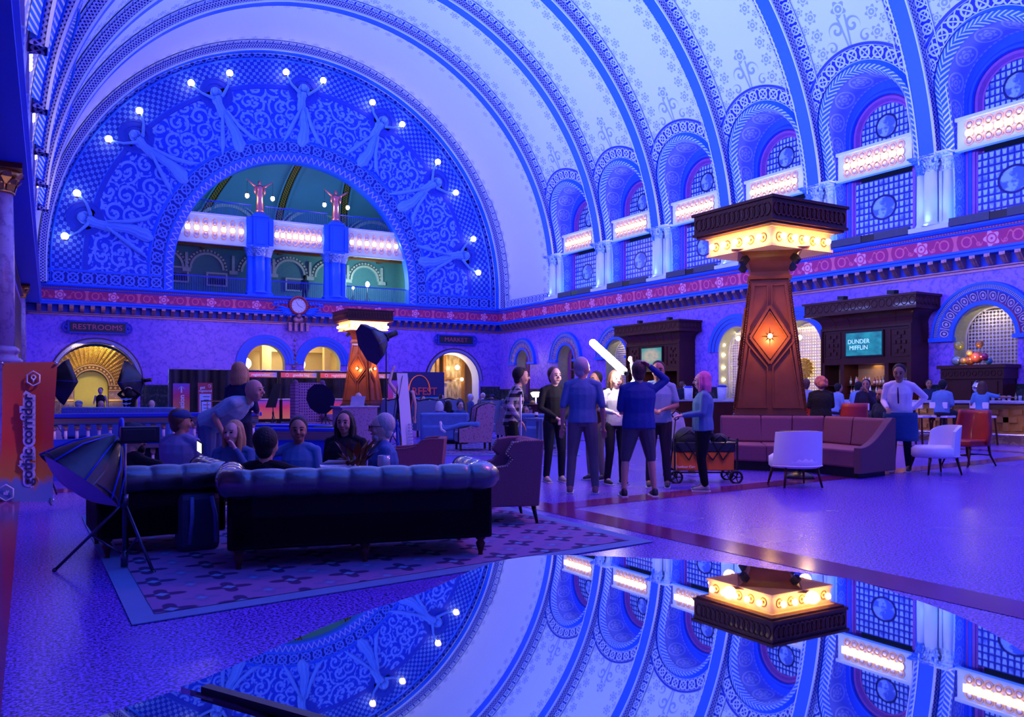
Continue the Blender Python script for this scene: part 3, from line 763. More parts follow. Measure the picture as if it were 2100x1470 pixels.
# relief figures lifting globe lamps
def bk(x, y, Y=YB):
    u = (x-1050)/FPX; D = Y/(math.cos(YAW)-math.sin(YAW)*u); return Vector((D*(math.sin(YAW)+math.cos(YAW)*u), Y, EYE+(HOR-y)/FPX*D))
M_relief = simple('pale_blue_relief', (.12, .32, 1), .6, var=.12, scale=6)
FIG = [((172, 447), (158, 396), (133, 484)), ((277, 280), (286, 227), (223, 285)), ((442, 192), (471, 150), (392, 170)), ((622, 185), (587, 148), (663, 165)),
       ((785, 250), (764, 210), (825, 255)), ((895, 375), (898, 332), (935, 395)), ((952, 525), (971, 490), (981, 559))]
FN = ['lowest on the left', 'second up on the left', 'third from the left', 'fourth from the left', 'fifth from the left', 'second up on the right', 'lowest on the right']
for i, (h, g0, g1) in enumerate(FIG):
    c = bk(*h); rad = Vector((c.x-CX, 0, c.z-ZC)).normalized(); tan = Vector((rad.z, 0, -rad.x))
    e = empty('relief_figure', (c.x, YB-.03, c.z), 0, 'robed relief woman with raised arms on the end wall, %s' % FN[i], 'relief figure', 'relief figures round the lunette'); KID[e.name] = []
    def W(a, b, d=0): v = tan*a+rad*b; return (v.x, -d, v.z)
    hb = MB()
    for r0, r1, d in ((0, .52, .02), (.52, .60, .05), (.60, .74, .03), (.74, .80, .06)):
        hb.grid(lambda a, b: W((r0+(r1-r0)*b)*math.cos(2*PI*a), (r0+(r1-r0)*b)*math.sin(2*PI*a)-.05, d), 32, 1)
    hb.build('halo', M_deep, e)
    loc = [Vector(bk(*g, YB-.35))-Vector(e.location) for g in (g0, g1)]
    ab = []
    for L in loc: ab.append((L.dot(tan), L.dot(rad)))
    m = MB()
    # gown: flattened lathe along the radial axis, drawn in W space
    pr = [(-3.0, .10), (-2.7, .34), (-2.2, .27), (-1.6, .22), (-1.1, .26), (-.85, .23), (-.55, .20), (-.3, .27), (-.16, .24), (-.10, .08), (0, .075)]
    m.grid(lambda a, b: (lambda k, f: W((pr[k][1]+(pr[k+1][1]-pr[k][1])*f)*math.cos(PI*b)+.10*math.sin(2.2*pr[k][0]), pr[k][0]+(pr[k+1][0]-pr[k][0])*f, .02+.6*(pr[k][1]+(pr[k+1][1]-pr[k][1])*f)*math.sin(PI*b)*(1+.18*math.sin(b*30))))(min(len(pr)-2, int(a*(len(pr)-1))), a*(len(pr)-1)-min(len(pr)-2, int(a*(len(pr)-1)))), 30, 20, flip=True)
    for sgn, (gx, gy) in zip((1, -1) if ab[0][0] > ab[1][0] else (-1, 1), ab):
        sh = (math.copysign(.20, gx), -.22); el = ((sh[0]+gx)*.52+math.copysign(.05, gx), (sh[1]+gy)*.5-.10)
        m.tube([W(*sh, .10), W(sh[0]*1.3, sh[1]+.02, .14), W(*el, .20), W((el[0]+gx)*.5, (el[1]+gy-.1)*.5, .26), W(gx*.98, gy-.10, .3)], [.09, .085, .06, .05, .035], 8)
        for q in range(4): m.tube([W(gx*.98, gy-.10, .3), W(gx*.98+(q-1.5)*.035, gy-.03, .34)], .014, 5)
    m.m = 0
    m.tube([W(-.12, -.95, .20), W(-.45, -1.7, .10), W(-.75, -2.4, .05), W(-1.0, -2.9, .03)], [.05, .10, .12, .03], 8)
    m.tube([W(.12, -.95, .20), W(.40, -1.8, .10), W(.8, -2.5, .05), W(1.15, -2.8, .03)], [.05, .10, .12, .03], 8)
    m.build('robed_body', M_relief, e)
    hd = MB(); hp = W(0, .10, .14); hd.ball(hp, .155, 14, 10, (1, .9, 1.15)); q = W(0, .09, .26); hd.ball(q, .02, 6, 4)
    for s_ in (-.045, .045): hd.ball(W(s_, .13, .245), .016, 6, 4)
    hd.ball(W(0, .035, .245), .03, 6, 4, (1, .5, .35)); hd.build('head', M_relief, e)
    hr = MB()
    for k in range(9):
        a_ = PI*k/8; hr.tube([W(.16*math.cos(a_), .11+.17*math.sin(a_), .12), W(.23*math.cos(a_)*1.1, .02+.12*math.sin(a_), .10), W(.25*math.cos(a_), -.20, .08)], [.05, .05, .02], 6)
    hr.build('hair', M_relief, e)
    for q, g in enumerate((g0, g1)):
        p = bk(*g, YB-.42)
        e2 = empty('globe_lamp', p, 0, 'lit globe lamp, %s hand of the relief woman %s' % (('upper' if q == 0 else 'lower') if i in (0, 1, 5, 6) else ('left' if p.x < c.x else 'right'), FN[i]), 'lamp', 'globe lamps of the lunette'); KID[e2.name] = []
        b = MB(); b.ball((0, 0, 0), .16, 16, 10); b.build('glass_globe', M_bulbw, e2)
        b = MB(); b.cyl((0, .12, 0), (0, .42, 0), .03); b.lathe([(.05, -.2), (.08, -.17), (.03, -.12)], n=10); b.build('bracket', M_gold, e2)
        point('globe_glow', (0, -.25, 0), .8, (1, .75, .6), .1, e2)

# ------------------------------------------------------------------ gallery behind the lunette
M_teal = simple('teal_gallery_plaster', (.10, .26, .28), .7, var=.15)
M_tealc = simple('teal_gallery_ceiling', (.14, .34, .46), .8, var=.1, scale=.6)
M_cream = simple('cream_arch_moulding', (.55, .55, .50), .6)
M_tealc2 = M_tealc
M_goldrib = stencil('gilded_lattice_rib', (.03, .015, .01), (.75, .38, .08), lambda u, v, t, tc: pat_braid(u, v, t, tc), .4, .35, .5)
g = MB(); g.poly([(3, YB, ZS-.02), (21, YB, ZS-.02), (21, 50, ZS-.02), (3, 50, ZS-.02)]); struct(g, 'floor', M_teal)
g = MB(); g.poly([(4, 46.6, ZS), (21, 46.6, ZS), (21, 46.6, 9.7), (4, 46.6, 9.7)]); g.poly([(19.2, 46.6, ZS), (19.2, YB+.3, ZS), (19.2, YB+.3, 9.7), (19.2, 46.6, 9.7)]); g.poly([(4.5, 46.6, ZS), (4.5, YB+.3, ZS), (4.5, YB+.3, 9.7), (4.5, 46.6, 9.7)])
struct(g, 'wall_gallery', M_teal)
g = MB(); g.poly([(4, YB+.4, 9.3), (21, YB+.4, 9.3), (21, 46.6, 9.3), (4, 46.6, 9.3)])
for x in (6, 8, 12.1, 16, 18): g.box((x, 44.8, 9.2), (.22, 3.6, .2))
for y in (43.6, 45.4): g.box((12, y, 9.16), (16, .3, .26))
struct(g, 'ceiling', M_woodr)
g = MB()
def cove(a, b): return (2+20*a, 50-6.8*math.sin(PI/2*b)**1.0, 10.3+5.6*(1-math.cos(PI/2*b)))
g.grid(lambda a, b: (2+20*a, 50-7.2*(1-math.cos(PI/2*b)), 10.3+4.4*math.sin(PI/2*b)), 20, 16); g.poly([(2, 50, 9.2), (22, 50, 9.2), (22, 50, 10.3), (2, 50, 10.3)])
struct(g, 'ceiling', M_tealc)
g = MB()
for xa, xb in ((8.0, 10.9), (12.75, 13.1), (17.2, 15.6), (5.0, 8.6)):
    g.m = 0
    g.grid(lambda a, b: (xa+(xb-xa)*a+.42*(b-.5), 49.85-7.2*(1-math.cos(PI/2*a)), 10.25+4.3*math.sin(PI/2*a)), 16, 1, lambda a, b: (a*16, b))
    g.m = 1
    for o_ in (-.28, .28): g.grid(lambda a, b: (xa+(xb-xa)*a+o_+.1*(b-.5), 49.8-7.2*(1-math.cos(PI/2*a)), 10.2+4.3*math.sin(PI/2*a)), 16, 1)
struct(g, 'trim_%d' % nt, [M_goldrib, M_tealc]); nt += 1
def arch_ring(mb, c, z, r0, r1, Y, d=.1, n=24, m=0, leg=0, a0=0, a1=PI, cell=.2):
    mb.m = m
    def P(r, t, dd): return (c-r*math.cos(t), Y-dd, z+r*math.sin(t))
    L = PI*r1/cell
    mb.grid(lambda a, b: P(r0+(r1-r0)*b, a0+(a1-a0)*a, d), n, 1, lambda a, b: (a*L, b))
    mb.grid(lambda a, b: P(r0, a0+(a1-a0)*a, d*b), n, 1); mb.grid(lambda a, b: P(r1, a0+(a1-a0)*a, d*(1-b)), n, 1)
    if leg:
        for s_ in (-1, 1): mb.b2((min(c+s_*r0, c+s_*r1), Y-d, z-leg), (max(c+s_*r0, c+s_*r1), Y, z))
g = MB()
for c in (6.2, 8.25, 10.9, 12.7, 15.0, 17.15):
    arch_ring(g, c, 8.02, .78, .90, 46.6, .12); arch_ring(g, c, 8.02, .95, 1.06, 46.6, .08, m=1)
for x in (7.2, 9.6, 11.8, 13.85, 16.1, 18.2):
    g.m = 0; g.box((x, 46.5, 7.92), (.42, .2, .2)); g.box((x, 46.52, 8.4), (.14, .14, .9))
for c, r in ((5.8, 1.9), (9.9, 1.75), (15.0, 2.0), (18.8, 1.7)):
    arch_ring(g, c, 10.35, r, r+.18, 49.4, .15); arch_ring(g, c, 10.35, r+.3, r+.38, 49.4, .1)
for x in (7.9, 12.9, 17.0): g.box((x, 49.5, 10.9), (.5, .3, .25))
struct(g, 'trim_%d' % nt, [M_cream, stencil('dentil_ring', (.1, .12, .12), (.6, .58, .5), lambda u, v, t, tc: (u.frac()-.5).abs().lt(.3, .05), .3)]); nt += 1
# balcony front: three light panels, piers, columns, statues
for x, wd_, nm in ((7.75, 3.75, 'left'), (12.15, 3.0, 'middle'), (16.55, 3.75, 'right')):
    p = marquee('marquee_light_panel', (x, YB+.25, 9.52), 0, 8, wd_, 'bulb-studded light panel on the gallery balcony inside the arch, %s of three' % nm, 'gallery balcony light panels', power=4, hgt=1.45)
    for ch in KID[p.name]:
        if ch.name.startswith(('bulb', 'dish', 'ring')): ch.scale = (1.0, 1, 1.35)
    point('panel_glow_lamp', (x, YB-.6, 9.4), 6, (1, .62, .35), .15)
g = MB()
for x in (10.15, 14.15):
    g.box((x, YB+.35, 9.55), (.72, .7, 1.55)); g.box((x, YB+.0, 9.55), (.46, .1, 1.25)); g.box((x, YB+.3, 10.36), (.8, .8, .10)); g.box((x, YB+.3, 10.47), (.5, .5, .14)); g.box((x, YB+.3, 8.83), (.8, .8, .10))
    for s_ in (-.52, .52): g.box((x+s_, YB+.35, 9.55), (.30, .5, 1.5)); g.box((x+s_, YB+.08, 9.55), (.16, .06, 1.2))
struct(g, 'trim_%d' % nt, M_trimblue); nt += 1
for i, x in enumerate((10.15, 14.15)):
    column_cluster((x, YB+.35, ZS), 0, 'clustered columns carrying the gallery balcony, %s pair member' % ('left' if i == 0 else 'right'), 'gallery column clusters', .26, 2.5, M_trimblue)
def railing(name, x0, x1, Y, z0, h, label):
    e = empty(name, (x0, Y, z0), 0, label, 'railing', 'gallery railings'); KID[e.name] = []
    b = MB(); L = x1-x0; b.bar((0, 0, h), (L, 0, h), .05); b.bar((0, 0, .08), (L, 0, .08), .04); b.build('rail', M_deep, e)
    b = MB(); n = int(L/.11)
    for i in range(n+1): b.bar((i*L/n, 0, .08), (i*L/n, 0, h), .018)
    b.build('bars', M_deep, e)
for x0, x1, nm in ((6.05, 9.5, 'left'), (10.8, 13.5, 'middle'), (14.8, 18.25, 'right')): railing('gallery_railing', x0, x1, YB+.35, ZS, .85, 'blue metal railing at the gallery floor, %s bay' % nm)
for x0, x1, nm in ((6.4, 9.8, 'left'), (10.5, 13.8, 'middle'), (14.5, 18.0, 'right')): railing('gallery_railing', x0, x1, YB+.55, 10.26, .72, 'blue metal railing above the balcony panels, %s bay' % nm)
M_statue = simple('copper_bronze_statue', (.62, .22, .22), .3, .75, var=.3, scale=6)
for i, (x, gl) in enumerate(((10.15, 'left'), (14.15, 'right'))):
    e = empty('lantern_statue', (x, YB+.2, 10.54), 0, 'bronze robed statue with outstretched arms on the %s gallery pier' % gl, 'statue', 'bronze gallery statues'); KID[e.name] = []
    b = MB(); b.lathe([(.20, 0), (.24, .03), (.24, .08), (.17, .12), (.19, .16), (.17, .45), (.15, .75), (.17, .90), (.12, 1.02), (.16, 1.18), (.20, 1.30), (.13, 1.38), (.06, 1.42), (.05, 1.46)], n=16, sy=.75)
    for s_ in (-1, 1):
        b.tube([(s_*.14, 0, 1.32), (s_*.30, -.02, 1.40), (s_*.48, -.04, 1.52), (s_*.62, -.05, 1.62)], [.075, .06, .045, .03], 8)
        b.tube([(s_*.2, 0, 1.34), (s_*.24, 0, 1.10), (s_*.22, 0, .95)], [.08, .06, .02], 8)
        for q in range(4): b.tube([(s_*.62, -.05, 1.62), (s_*(.68), -.08+q*.02, 1.63-.01*q)], .01, 5)
    b.build('robed_body', M_statue, e)
    b = MB(); b.ball((0, 0, 1.53), .085, 14, 10, (1, 1, 1.2)); b.ball((0, -.088, 1.52), .014, 6, 4); b.ball((0, .02, 1.57), .095, 12, 8, (1, 1, 1)); b.build('head', M_statue, e)
    for s_, hn in ((-1, 'left'), (1, 'right')):
        l = empty('hanging_lantern', (x+s_*.64, YB+.15, 11.35), 0, 'lit globe lantern hanging from the %s hand of the %s gallery statue' % (hn, gl), 'lantern', 'lanterns of the gallery statues'); KID[l.name] = []
        b = MB(); b.ball((0, 0, 0), .10, 12, 8, (1, 1, 1.25)); b.build('glass', M_bulbo, l)
        b = MB(); b.cyl((0, 0, .10), (0, 0, .80), .008, n=6); b.lathe([(.06, .08), (.07, .12), (.03, .17)], n=10); b.build('chain', M_black, l)
        point('lantern_glow', (0, -.2, 0), 14, (1, .6, .3), .08, l)
M_photo = stencil('framed_photograph', (.12, .16, .30), (.03, .03, .06), lambda u, v, t, tc: (v-.45-noise_of(t, tc, 4, 'UV')*.3).lt(0, .03), 0)
for i, (x, wd_, ht, lab) in enumerate(((6.75, 1.15, .85, 'far left under the gallery arch'), (8.75, 1.1, .75, 'second from the left under the gallery arch'), (12.95, 1.0, .75, 'behind the standing visitor in the middle bay'))):
    e = empty('framed_picture', (x, 46.5, 7.65 if i == 0 else 7.5), 0, 'white framed picture on the gallery wall, %s' % lab, 'picture', 'gallery pictures'); KID[e.name] = []
    b = MB(); b.box((0, 0, 0), (wd_, .06, ht)); b.build('frame', M_cream, e)
    b = MB(); b.poly([(-wd_/2+.09, -.04, -ht/2+.09), (wd_/2-.09, -.04, -ht/2+.09), (wd_/2-.09, -.04, ht/2-.09), (-wd_/2+.09, -.04, ht/2-.09)], [(0, 0), (1, 0), (1, 1), (0, 1)]); b.build('print', M_photo, e)
M_studio = emit('studio_lamp_white', (.85, 1, .95), 60)
for i, (x, z, r, nm) in enumerate(((16.6, 7.55, .12, 'taller'), (15.75, 7.3, .07, 'shorter'))):
    e = empty('studio_light', (x, 44.6, ZS), 0, '%s bright white studio light on a stand in the right gallery bay' % nm, 'studio light', 'gallery studio lights'); KID[e.name] = []
    b = MB(); b.ball((0, 0, z-ZS), r, 12, 8, (1, .6, 1.3)); b.build('lamp', M_studio, e)
    b = MB(); b.cyl((0, .05, 0), (0, .05, z-ZS), .02)
    for a in range(3): b.cyl((0, .05, .6), (.35*math.cos(a*2.1), .05+.35*math.sin(a*2.1), 0), .012)
    b.build('stand', M_black, e)
point('studio_spill', (16.6, 44.2, 7.7), 170, (.45, 1, .85), .2)
area('cove_light', (12, 46.5, 10.5), (12, 48, 14), (14, 1), 130, (.10, .5, .9))
area('gallery_light', (8, 44.5, 9.0), (8, 46.6, 7.5), (6, .4), 6, (.10, .25, .9))

# ------------------------------------------------------------------ ground floor arches
M_redline = simple('thin_red_line', (.45, .06, .10), .5, var=0)
def pat_egg(u, v, t, tc):
    p = u.frac()-.5; q = v-.5
    e1 = (length(p*1.0, q*.8)-.30).abs().lt(.07, .03); e2 = length(p, q*.8).lt(.16, .03); d = p.abs().gt(.44, .02)
    return e1.max(e2).max(d)
M_egg = stencil('egg_and_leaf_band', (.10, .09, .40), (.60, .46, .70), pat_egg, 1.0, .4, .2)
M_dot = stencil('beaded_band', (.03, .04, .22), (.42, .46, .85), lambda u, v, t, tc: length((u*1).frac()-.5, (v*3).frac()-.5).lt(.38, .05), .4)
def surround(fn, c, r, zc, zb, kind, name=None, rmax=None, clip=None):
    """fn(u,z,d) d out of wall"""
    global nt
    m = MB()
    def band_(r0, r1, d0, d1, mt, cell=.25, n=32):
        m.m = mt; L = PI*(r0+r1)/2
        def P(a, b):
            rr = r0+(r1-r0)*b; u = c-rr*math.cos(PI*a)
            if clip is not None: u = min(u, clip) if clip > c else max(u, clip)
            return fn(u, zc+rr*math.sin(PI*a), d0+(d1-d0)*b)
        m.grid(P, n, 1, lambda a, b: (round(L/cell)*a, b), flip=False)
    if kind == 'egg':
        band_(r, r, -.02, .10, 0); band_(r, r+.12, .10, .10, 0); band_(r+.12, r+.14, .10, .05, 3); band_(r+.14, r+.42, .05, .12, 1, .30)
        band_(r+.42, r+.46, .12, .14, 0); band_(r+.46, r+.58, .14, .14, 2, .05); band_(r+.58, r+.66, .16, .16, 0); band_(r+.66, r+.68, .16, 0, 0)
        m.m = 0
        for s_ in (-1, 1):
            a, b = sorted((c+s_*(r-.04), c+s_*(r+.72))); A = [fn(a, zc-.10, 0), fn(b, zc-.10, 0), fn(b, zc+.02, 0), fn(a, zc+.02, 0)]; B = [fn(a, zc-.10, .2), fn(b, zc-.10, .2), fn(b, zc+.02, .2), fn(a, zc+.02, .2)]
            m.poly(B); m.poly([A[3], A[2], B[2], B[3]]); m.poly([A[0], A[1], B[1], B[0]]); m.poly([A[0], A[3], B[3], B[0]]); m.poly([A[1], A[2], B[2], B[1]])
    elif kind == 'plain':
        for k, (a, b, d) in enumerate(((0, .03, .06), (.03, .17, .06), (.18, .32, .09), (.33, .50, .12))):
            band_(r+a, r+b, d, d, 0); band_(r+b, r+b+.012, d+.004, d+.004, 3)
        band_(r+.50, r+.52, .12, 0, 0); band_(r, r, 0, .06, 0)
    elif kind == 'braid':
        band_(r, r+.02, .03, .03, 4, n=40); band_(r+.02, r+.20, .03, .06, 5, .2, n=40); band_(r+.20, r+.24, .06, .06, 4, n=40); band_(r+.24, r+.25, .06, 0, 4, n=40)
    o = m.build('trim_%d' % nt, [M_trimblue, M_egg, M_dot, M_redline, M_wood, M_braid]); o['kind'] = 'structure'; nt += 1
fRo = lambda u, z, d: (XR-d, u, z); fBo = lambda u, z, d: (u, YB-d, z)
M_olive = simple('olive_plaster_reveal', (.42, .45, .28), .7)
M_creamw = simple('cream_interior_wall', (.80, .66, .38), .7, var=.08)
M_brick = stencil('pale_brick_wall', (.55, .45, .28), (.30, .22, .14), lambda u, v, t, tc: ((u*4).frac()-.5).abs().gt(.46, .02).max(((v*8).frac()-.5).abs().gt(.44, .03)), .3)
rv = MB()
for c, r, zc, zb in RH: reveal(rv, fR, c, r, zc, zb, 0, .75, r2=r*.98)
struct(rv, 'trim_%d' % nt, M_olive); nt += 1
for c, r, zc, zb in RH: surround(fRo, c, r, zc, zb, 'plain' if c in (23.6, 20.5) else 'egg', clip={23.6: 22.05, 20.5: 22.05}.get(c))
g = MB()
for c, r, zc, zb in RH: g.poly([(XR+.95, c-r-.2, 0), (XR+.95, c+r+.2, 0), (XR+.95, c+r+.2, 4.6), (XR+.95, c-r-.2, 4.6)], [(0, 0), (2, 0), (2, 4), (0, 4)])
struct(g, 'wall_right', M_brick)
# carved frames in the two far windows, white fretwork screens in the others
M_screen = simple('white_fretwork', (.72, .66, .72), .5, var=.05)
for c, r, zc, zb in RH[:2]:
    e = empty('window_%d' % (40+int(c)), (XR+.62, c, 0), kind='structure'); KID[e.name] = []
    b = MB(); n = 18; ro, ri = r*.98, r*.76
    P = [(-ro, .9)]+[(-ro*math.cos(PI*i/n), zc+ro*math.sin(PI*i/n)) for i in range(n+1)]+[(ro, .9)]
    Q = [(-ri, .9)]+[(-ri*math.cos(PI*i/n), zc+ri*math.sin(PI*i/n)) for i in range(n+1)]+[(ri, .9)]
    for i in range(len(P)-1): b.poly([(0, *P[i]), (0, *P[i+1]), (0, *Q[i+1]), (0, *Q[i])]); b.poly([(0, *Q[i]), (0, *Q[i+1]), (.1, *Q[i+1]), (.1, *Q[i])])
    b.box((.05, 0, 2.6), (.06, 2*ri, .06)); b.box((.05, 0, 2.0), (.06, .05, 2.4)); struct(b, 'window_frame', M_frame, e)
    point('window_glow', (XR+.85, c-r*.3, 3.0), 4, (1, .75, .4), .1)
def fret(mb, fn, c, r, zc, zb, cell=.105, rr=.040):
    nz = int((zc+r-zb)/cell)+1; nu = int(2*r/cell)+1
    for i in range(nu):
        for j in range(nz):
            u = c-r+(i+.5)*cell; z = zb+(j+.5)*cell
            if abs(u-c) > r-.05 or (z > zc and math.hypot(u-c, z-zc) > r-.05): continue
            n = 8
            A = [mb.add(fn(u+rr*math.cos(2*PI*k/n), z+rr*math.sin(2*PI*k/n), 0)) for k in range(n)]
            B = [mb.add(fn(u+(rr+.022)*math.cos(2*PI*k/n), z+(rr+.022)*math.sin(2*PI*k/n), 0)) for k in range(n)]
            for k in range(n): mb.face((A[k], A[(k+1) % n], B[(k+1) % n], B[k]))
            for dx, dz in ((1, 0), (0, 1)):
                p0 = fn(u+dx*cell/2-dz*.01, z+dz*cell/2-dx*.01, -.004)
            q = .018
            mb.poly([fn(u+cell/2-q, z+cell/2, 0), fn(u+cell/2, z+cell/2-q, 0), fn(u+cell/2+q, z+cell/2, 0), fn(u+cell/2, z+cell/2+q, 0)])
for c, r, zc, zb in RH[2:]:
    b = MB(); fn = lambda u, z, d: (XR+.55+d, u, z)
    fret(b, fn, c, r*.94, zc, zb)
    n = 24; L = None
    for i in range(n):
        a0, a1 = PI*i/n, PI*(i+1)/n
        b.poly([fn(c-r*math.cos(a0), zc+r*math.sin(a0), 0), fn(c-r*math.cos(a1), zc+r*math.sin(a1), 0), fn(c-r*.93*math.cos(a1), zc+r*.93*math.sin(a1), 0), fn(c-r*.93*math.cos(a0), zc+r*.93*math.sin(a0), 0)])
    for s_ in (-1, 1): b.poly([fn(c+s_*r, zb, 0), fn(c+s_*r*.93, zb, 0), fn(c+s_*r*.93, zc, 0), fn(c+s_*r, zc, 0)])
    nm = {31.3: 'left of the farther bar cabinet', 23.6: 'left of the two brightly lit arches', 20.5: 'right of the two brightly lit arches', 13.8: 'right of the nearer bar cabinet'}[c]
    o = b.build('fretwork_screen', M_screen); tag(o, 'white pierced fretwork screen filling the arch %s' % nm, 'screen', 'fretwork screens')
    if c in (23.6, 20.5):
        area('arch_backlight', (XR+.62, c, 2.7), (XR+.95, c, 2.7), (1.6, 2.6), 32, (1, .82, .55)); area('arch_backlight', (XR+.5, c, 3.8), (XR-.5, c, 1.8), (1.2, .1), 10, (1, .8, .5))
        for s_ in (-1, 1):
            for zi, z in enumerate((1.9, 2.4, 2.9, 3.3)):
                q = MB(); q.ball((XR+.25, c+s_*(r-.07), z), .045, 8, 6)
                tag(q.build('vanity_bulb', M_bulb), 'small lit bulb in the %s jamb of the %s lit arch, %s' % ('right' if s_ < 0 else 'left', 'left' if c == 23.6 else 'right', ('lowest', 'second up', 'third up', 'topmost')[zi]), 'bulb', 'bulbs in the %s lit arch' % ('left' if c == 23.6 else 'right'))
    else: area('arch_backlight', (XR+.2, c, 3.75), (XR+.75, c, 3.0), (.8, .06), 5, (1, .8, .45))
# glass flowers on the lit screens
for c, dy, z, col, nm in ((23.6, -.45, 2.35, (.85, .12, .02), 'orange-red'), (20.5, .15, 2.25, (.75, .40, .02), 'amber')):
    m_ = simple(nm.replace('-', '_')+'_glass', col, .15, 0, .6)
    b = MB(); n = 28
    for k in range(5):
        r0, r1 = .06+.065*k, .06+.065*(k+1)
        b.grid(lambda a, t: (XR+.40+.05*math.cos(a*2*PI*14)*(k+t)/5, c+dy+(r0+(r1-r0)*t)*math.cos(2*PI*a), z+(r0+(r1-r0)*t)*math.sin(2*PI*a)), 84, 1)
    b.ball((XR+.40, c+dy, z), .07, 10, 8, (.6, 1, 1))
    tag(b.build('glass_flower_disc', m_, solid=.01), 'round %s blown glass flower on the lit arch screen' % nm, 'glass art')
# back wall arches
rv = MB()
for c, r, zc, zb in BH[:3]: reveal(rv, fB, c, r, zc, zb, 0, .45, r2=r)
struct(rv, 'trim_%d' % nt, M_olive); nt += 1
surround(fBo, 10.4, .98, 2.85, .9, 'plain', clip=11.875); surround(fBo, 13.35, .98, 2.85, .9, 'plain', clip=11.875)
surround(fBo, 2.7, 1.72, 1.95, 0, 'braid'); surround(fBo, 21.1, 1.6, 2.1, 0, 'braid')
b = MB()
for k in range(7): b.ball((11.875+(-1)**k*.07*(7-k)/7, YB-.1, 2.5+k*.22), .10-.008*k, 10, 8)
b.ball((11.875, YB-.12, 4.1), .07); o = b.build('trim_%d' % nt, M_copper); o['kind'] = 'structure'; nt += 1
# gilded fan over the doorway
def pat_fan(u, v, t, tc):
    rib_ = (u.frac()-.5).abs().gt(.40, .03)
    w_ = (v*13+((u.frac()-.5)*2*PI).cos()*.35).frac()
    return rib_.max((w_-.5).abs().lt(.22, .1))
M_fan = stencil('gilded_fan_ornament', (.30, .16, .02), (.95, .62, .12), pat_fan, 1.0, .3, .7)
M_goldp = simple('gold_paint', (.75, .50, .10), .35, .6, var=.2)
M_bead2 = stencil('gold_bead_band', (.30, .18, .03), (.85, .6, .12), lambda u, v, t, tc: length(u.frac()-.5, v-.5).lt(.32, .05), 1.0, .35, .6)
g = MB(); dx = 2.5; YG = YB+.55
g.m = 0; g.grid(lambda a, b: (dx-(1.0+.86*b)*math.cos(PI*a)+.15*b, YG-.5*b, 1.72+(1.0+.80*b)*math.sin(PI*a)), 60, 6, lambda a, b: (26*a, b))
for r0, r1, mt in ((.72, .78, 1), (.78, .94, 2), (.94, 1.0, 1)):
    g.m = mt; g.grid(lambda a, b: (dx-(r0+(r1-r0)*b)*math.cos(PI*a), YG-.02-.03*(mt == 1), 1.70+(r0+(r1-r0)*b)*math.sin(PI*a)), 40, 1, lambda a, b: (16*a, b))
for s_ in (-1, 1):
    g.m = 2; a, b_ = sorted((dx+s_*.72, dx+s_*1.9)); g.poly([(a, YG-.04, 1.50), (b_, YG-.04, 1.50), (b_, YG-.04, 1.70), (a, YG-.04, 1.70)], [(0, 0), (6, 0), (6, 1), (0, 1)])
    g.m = 1; g.box(((a+b_)/2, YG-.05, 1.72), (b_-a, .06, .04)); g.box(((a+b_)/2, YG-.05, 1.48), (b_-a, .06, .05))
    g.m = 3; g.box(((a+b_)/2, YG, 1.24), (b_-a, .1, .42)); g.box(((a+b_)/2, YG-.04, .5), (b_-a, .1, .98)); g.m = 1; g.box(((a+b_)/2, YG-.08, 1.03), (b_-a, .1, .07))
struct(g, 'trim_%d' % nt, [M_fan, M_goldp, M_bead2, marble('brown_marble', (.30, .20, .12), (.16, .10, .07), (.5, .4, .3))]); nt += 1
d = empty('door_1', (dx, YG+.12, 0), kind='structure'); KID[d.name] = []
b = MB(); n = 20; P = [(-.70, 0)]+[(-.70*math.cos(PI*i/n), 1.68+.70*math.sin(PI*i/n)) for i in range(n+1)]+[(.70, 0)]; b.poly([(x, 0, z) for x, z in P]); struct(b, 'door_leaf', simple('green_gold_door', (.55, .52, .06), .6, var=.08), d)
b = MB()
for i in range(len(P)-1): b.poly([(P[i][0], 0, P[i][1]), (P[i+1][0], 0, P[i+1][1]), (P[i+1][0]*1.04, -.14, P[i+1][1]*1.01), (P[i][0]*1.04, -.14, P[i][1]*1.01)])
struct(b, 'door_frame', M_dark, d)
area('gold_arch_light', (2.6, YB-.15, 3.55), (2.5, YB+.6, 2.0), (1.6, .1), 36, (1, .72, .25)); area('gold_arch_light', (2.5, YB-.1, .9), (2.5, YB+.55, 2.4), (2.4, .1), 10, (1, .72, .25))
# cream room behind the twin arches
g = MB(); x0, x1, y0, y1 = 8.6, 15.2, YB+.45, 47
g.poly([(x0, y1, 0), (x1, y1, 0), (x1, y1, 4.6), (x0, y1, 4.6)]); g.poly([(x0, y0, 0), (x0, y1, 0), (x0, y1, 4.6), (x0, y0, 4.6)]); g.poly([(x1, y0, 0), (x1, y1, 0), (x1, y1, 4.6), (x1, y0, 4.6)]); g.poly([(x0, y0, 4.6), (x1, y0, 4.6), (x1, y1, 4.6), (x0, y1, 4.6)])
g.box((11.1, 45.5, 2.3), (.5, .5, 4.6)); g.box((12.6, 46, 3.9), (5, .4, .5)); g.box((14.4, 45.2, 2.3), (.35, .35, 4.6)); struct(g, 'wall_lobby', M_creamw)
for i, (x, y, z) in enumerate(((9.7, 44.0, 2.9), (12.6, 44.2, 2.9))):
    e = empty('globe_pendant', (x, y, z), 0, 'glowing round pendant globe seen through the %s of the twin arches' % ('left' if i == 0 else 'right'), 'lamp', 'lobby pendant globes'); KID[e.name] = []
    b = MB(); b.ball((0, 0, 0), .30, 20, 12); b.build('globe', emit('pendant_globe', (1, .82, .5), 7), e); b = MB(); b.cyl((0, 0, .3), (0, 0, 1.7), .012, n=6); b.build('cord', M_black, e)
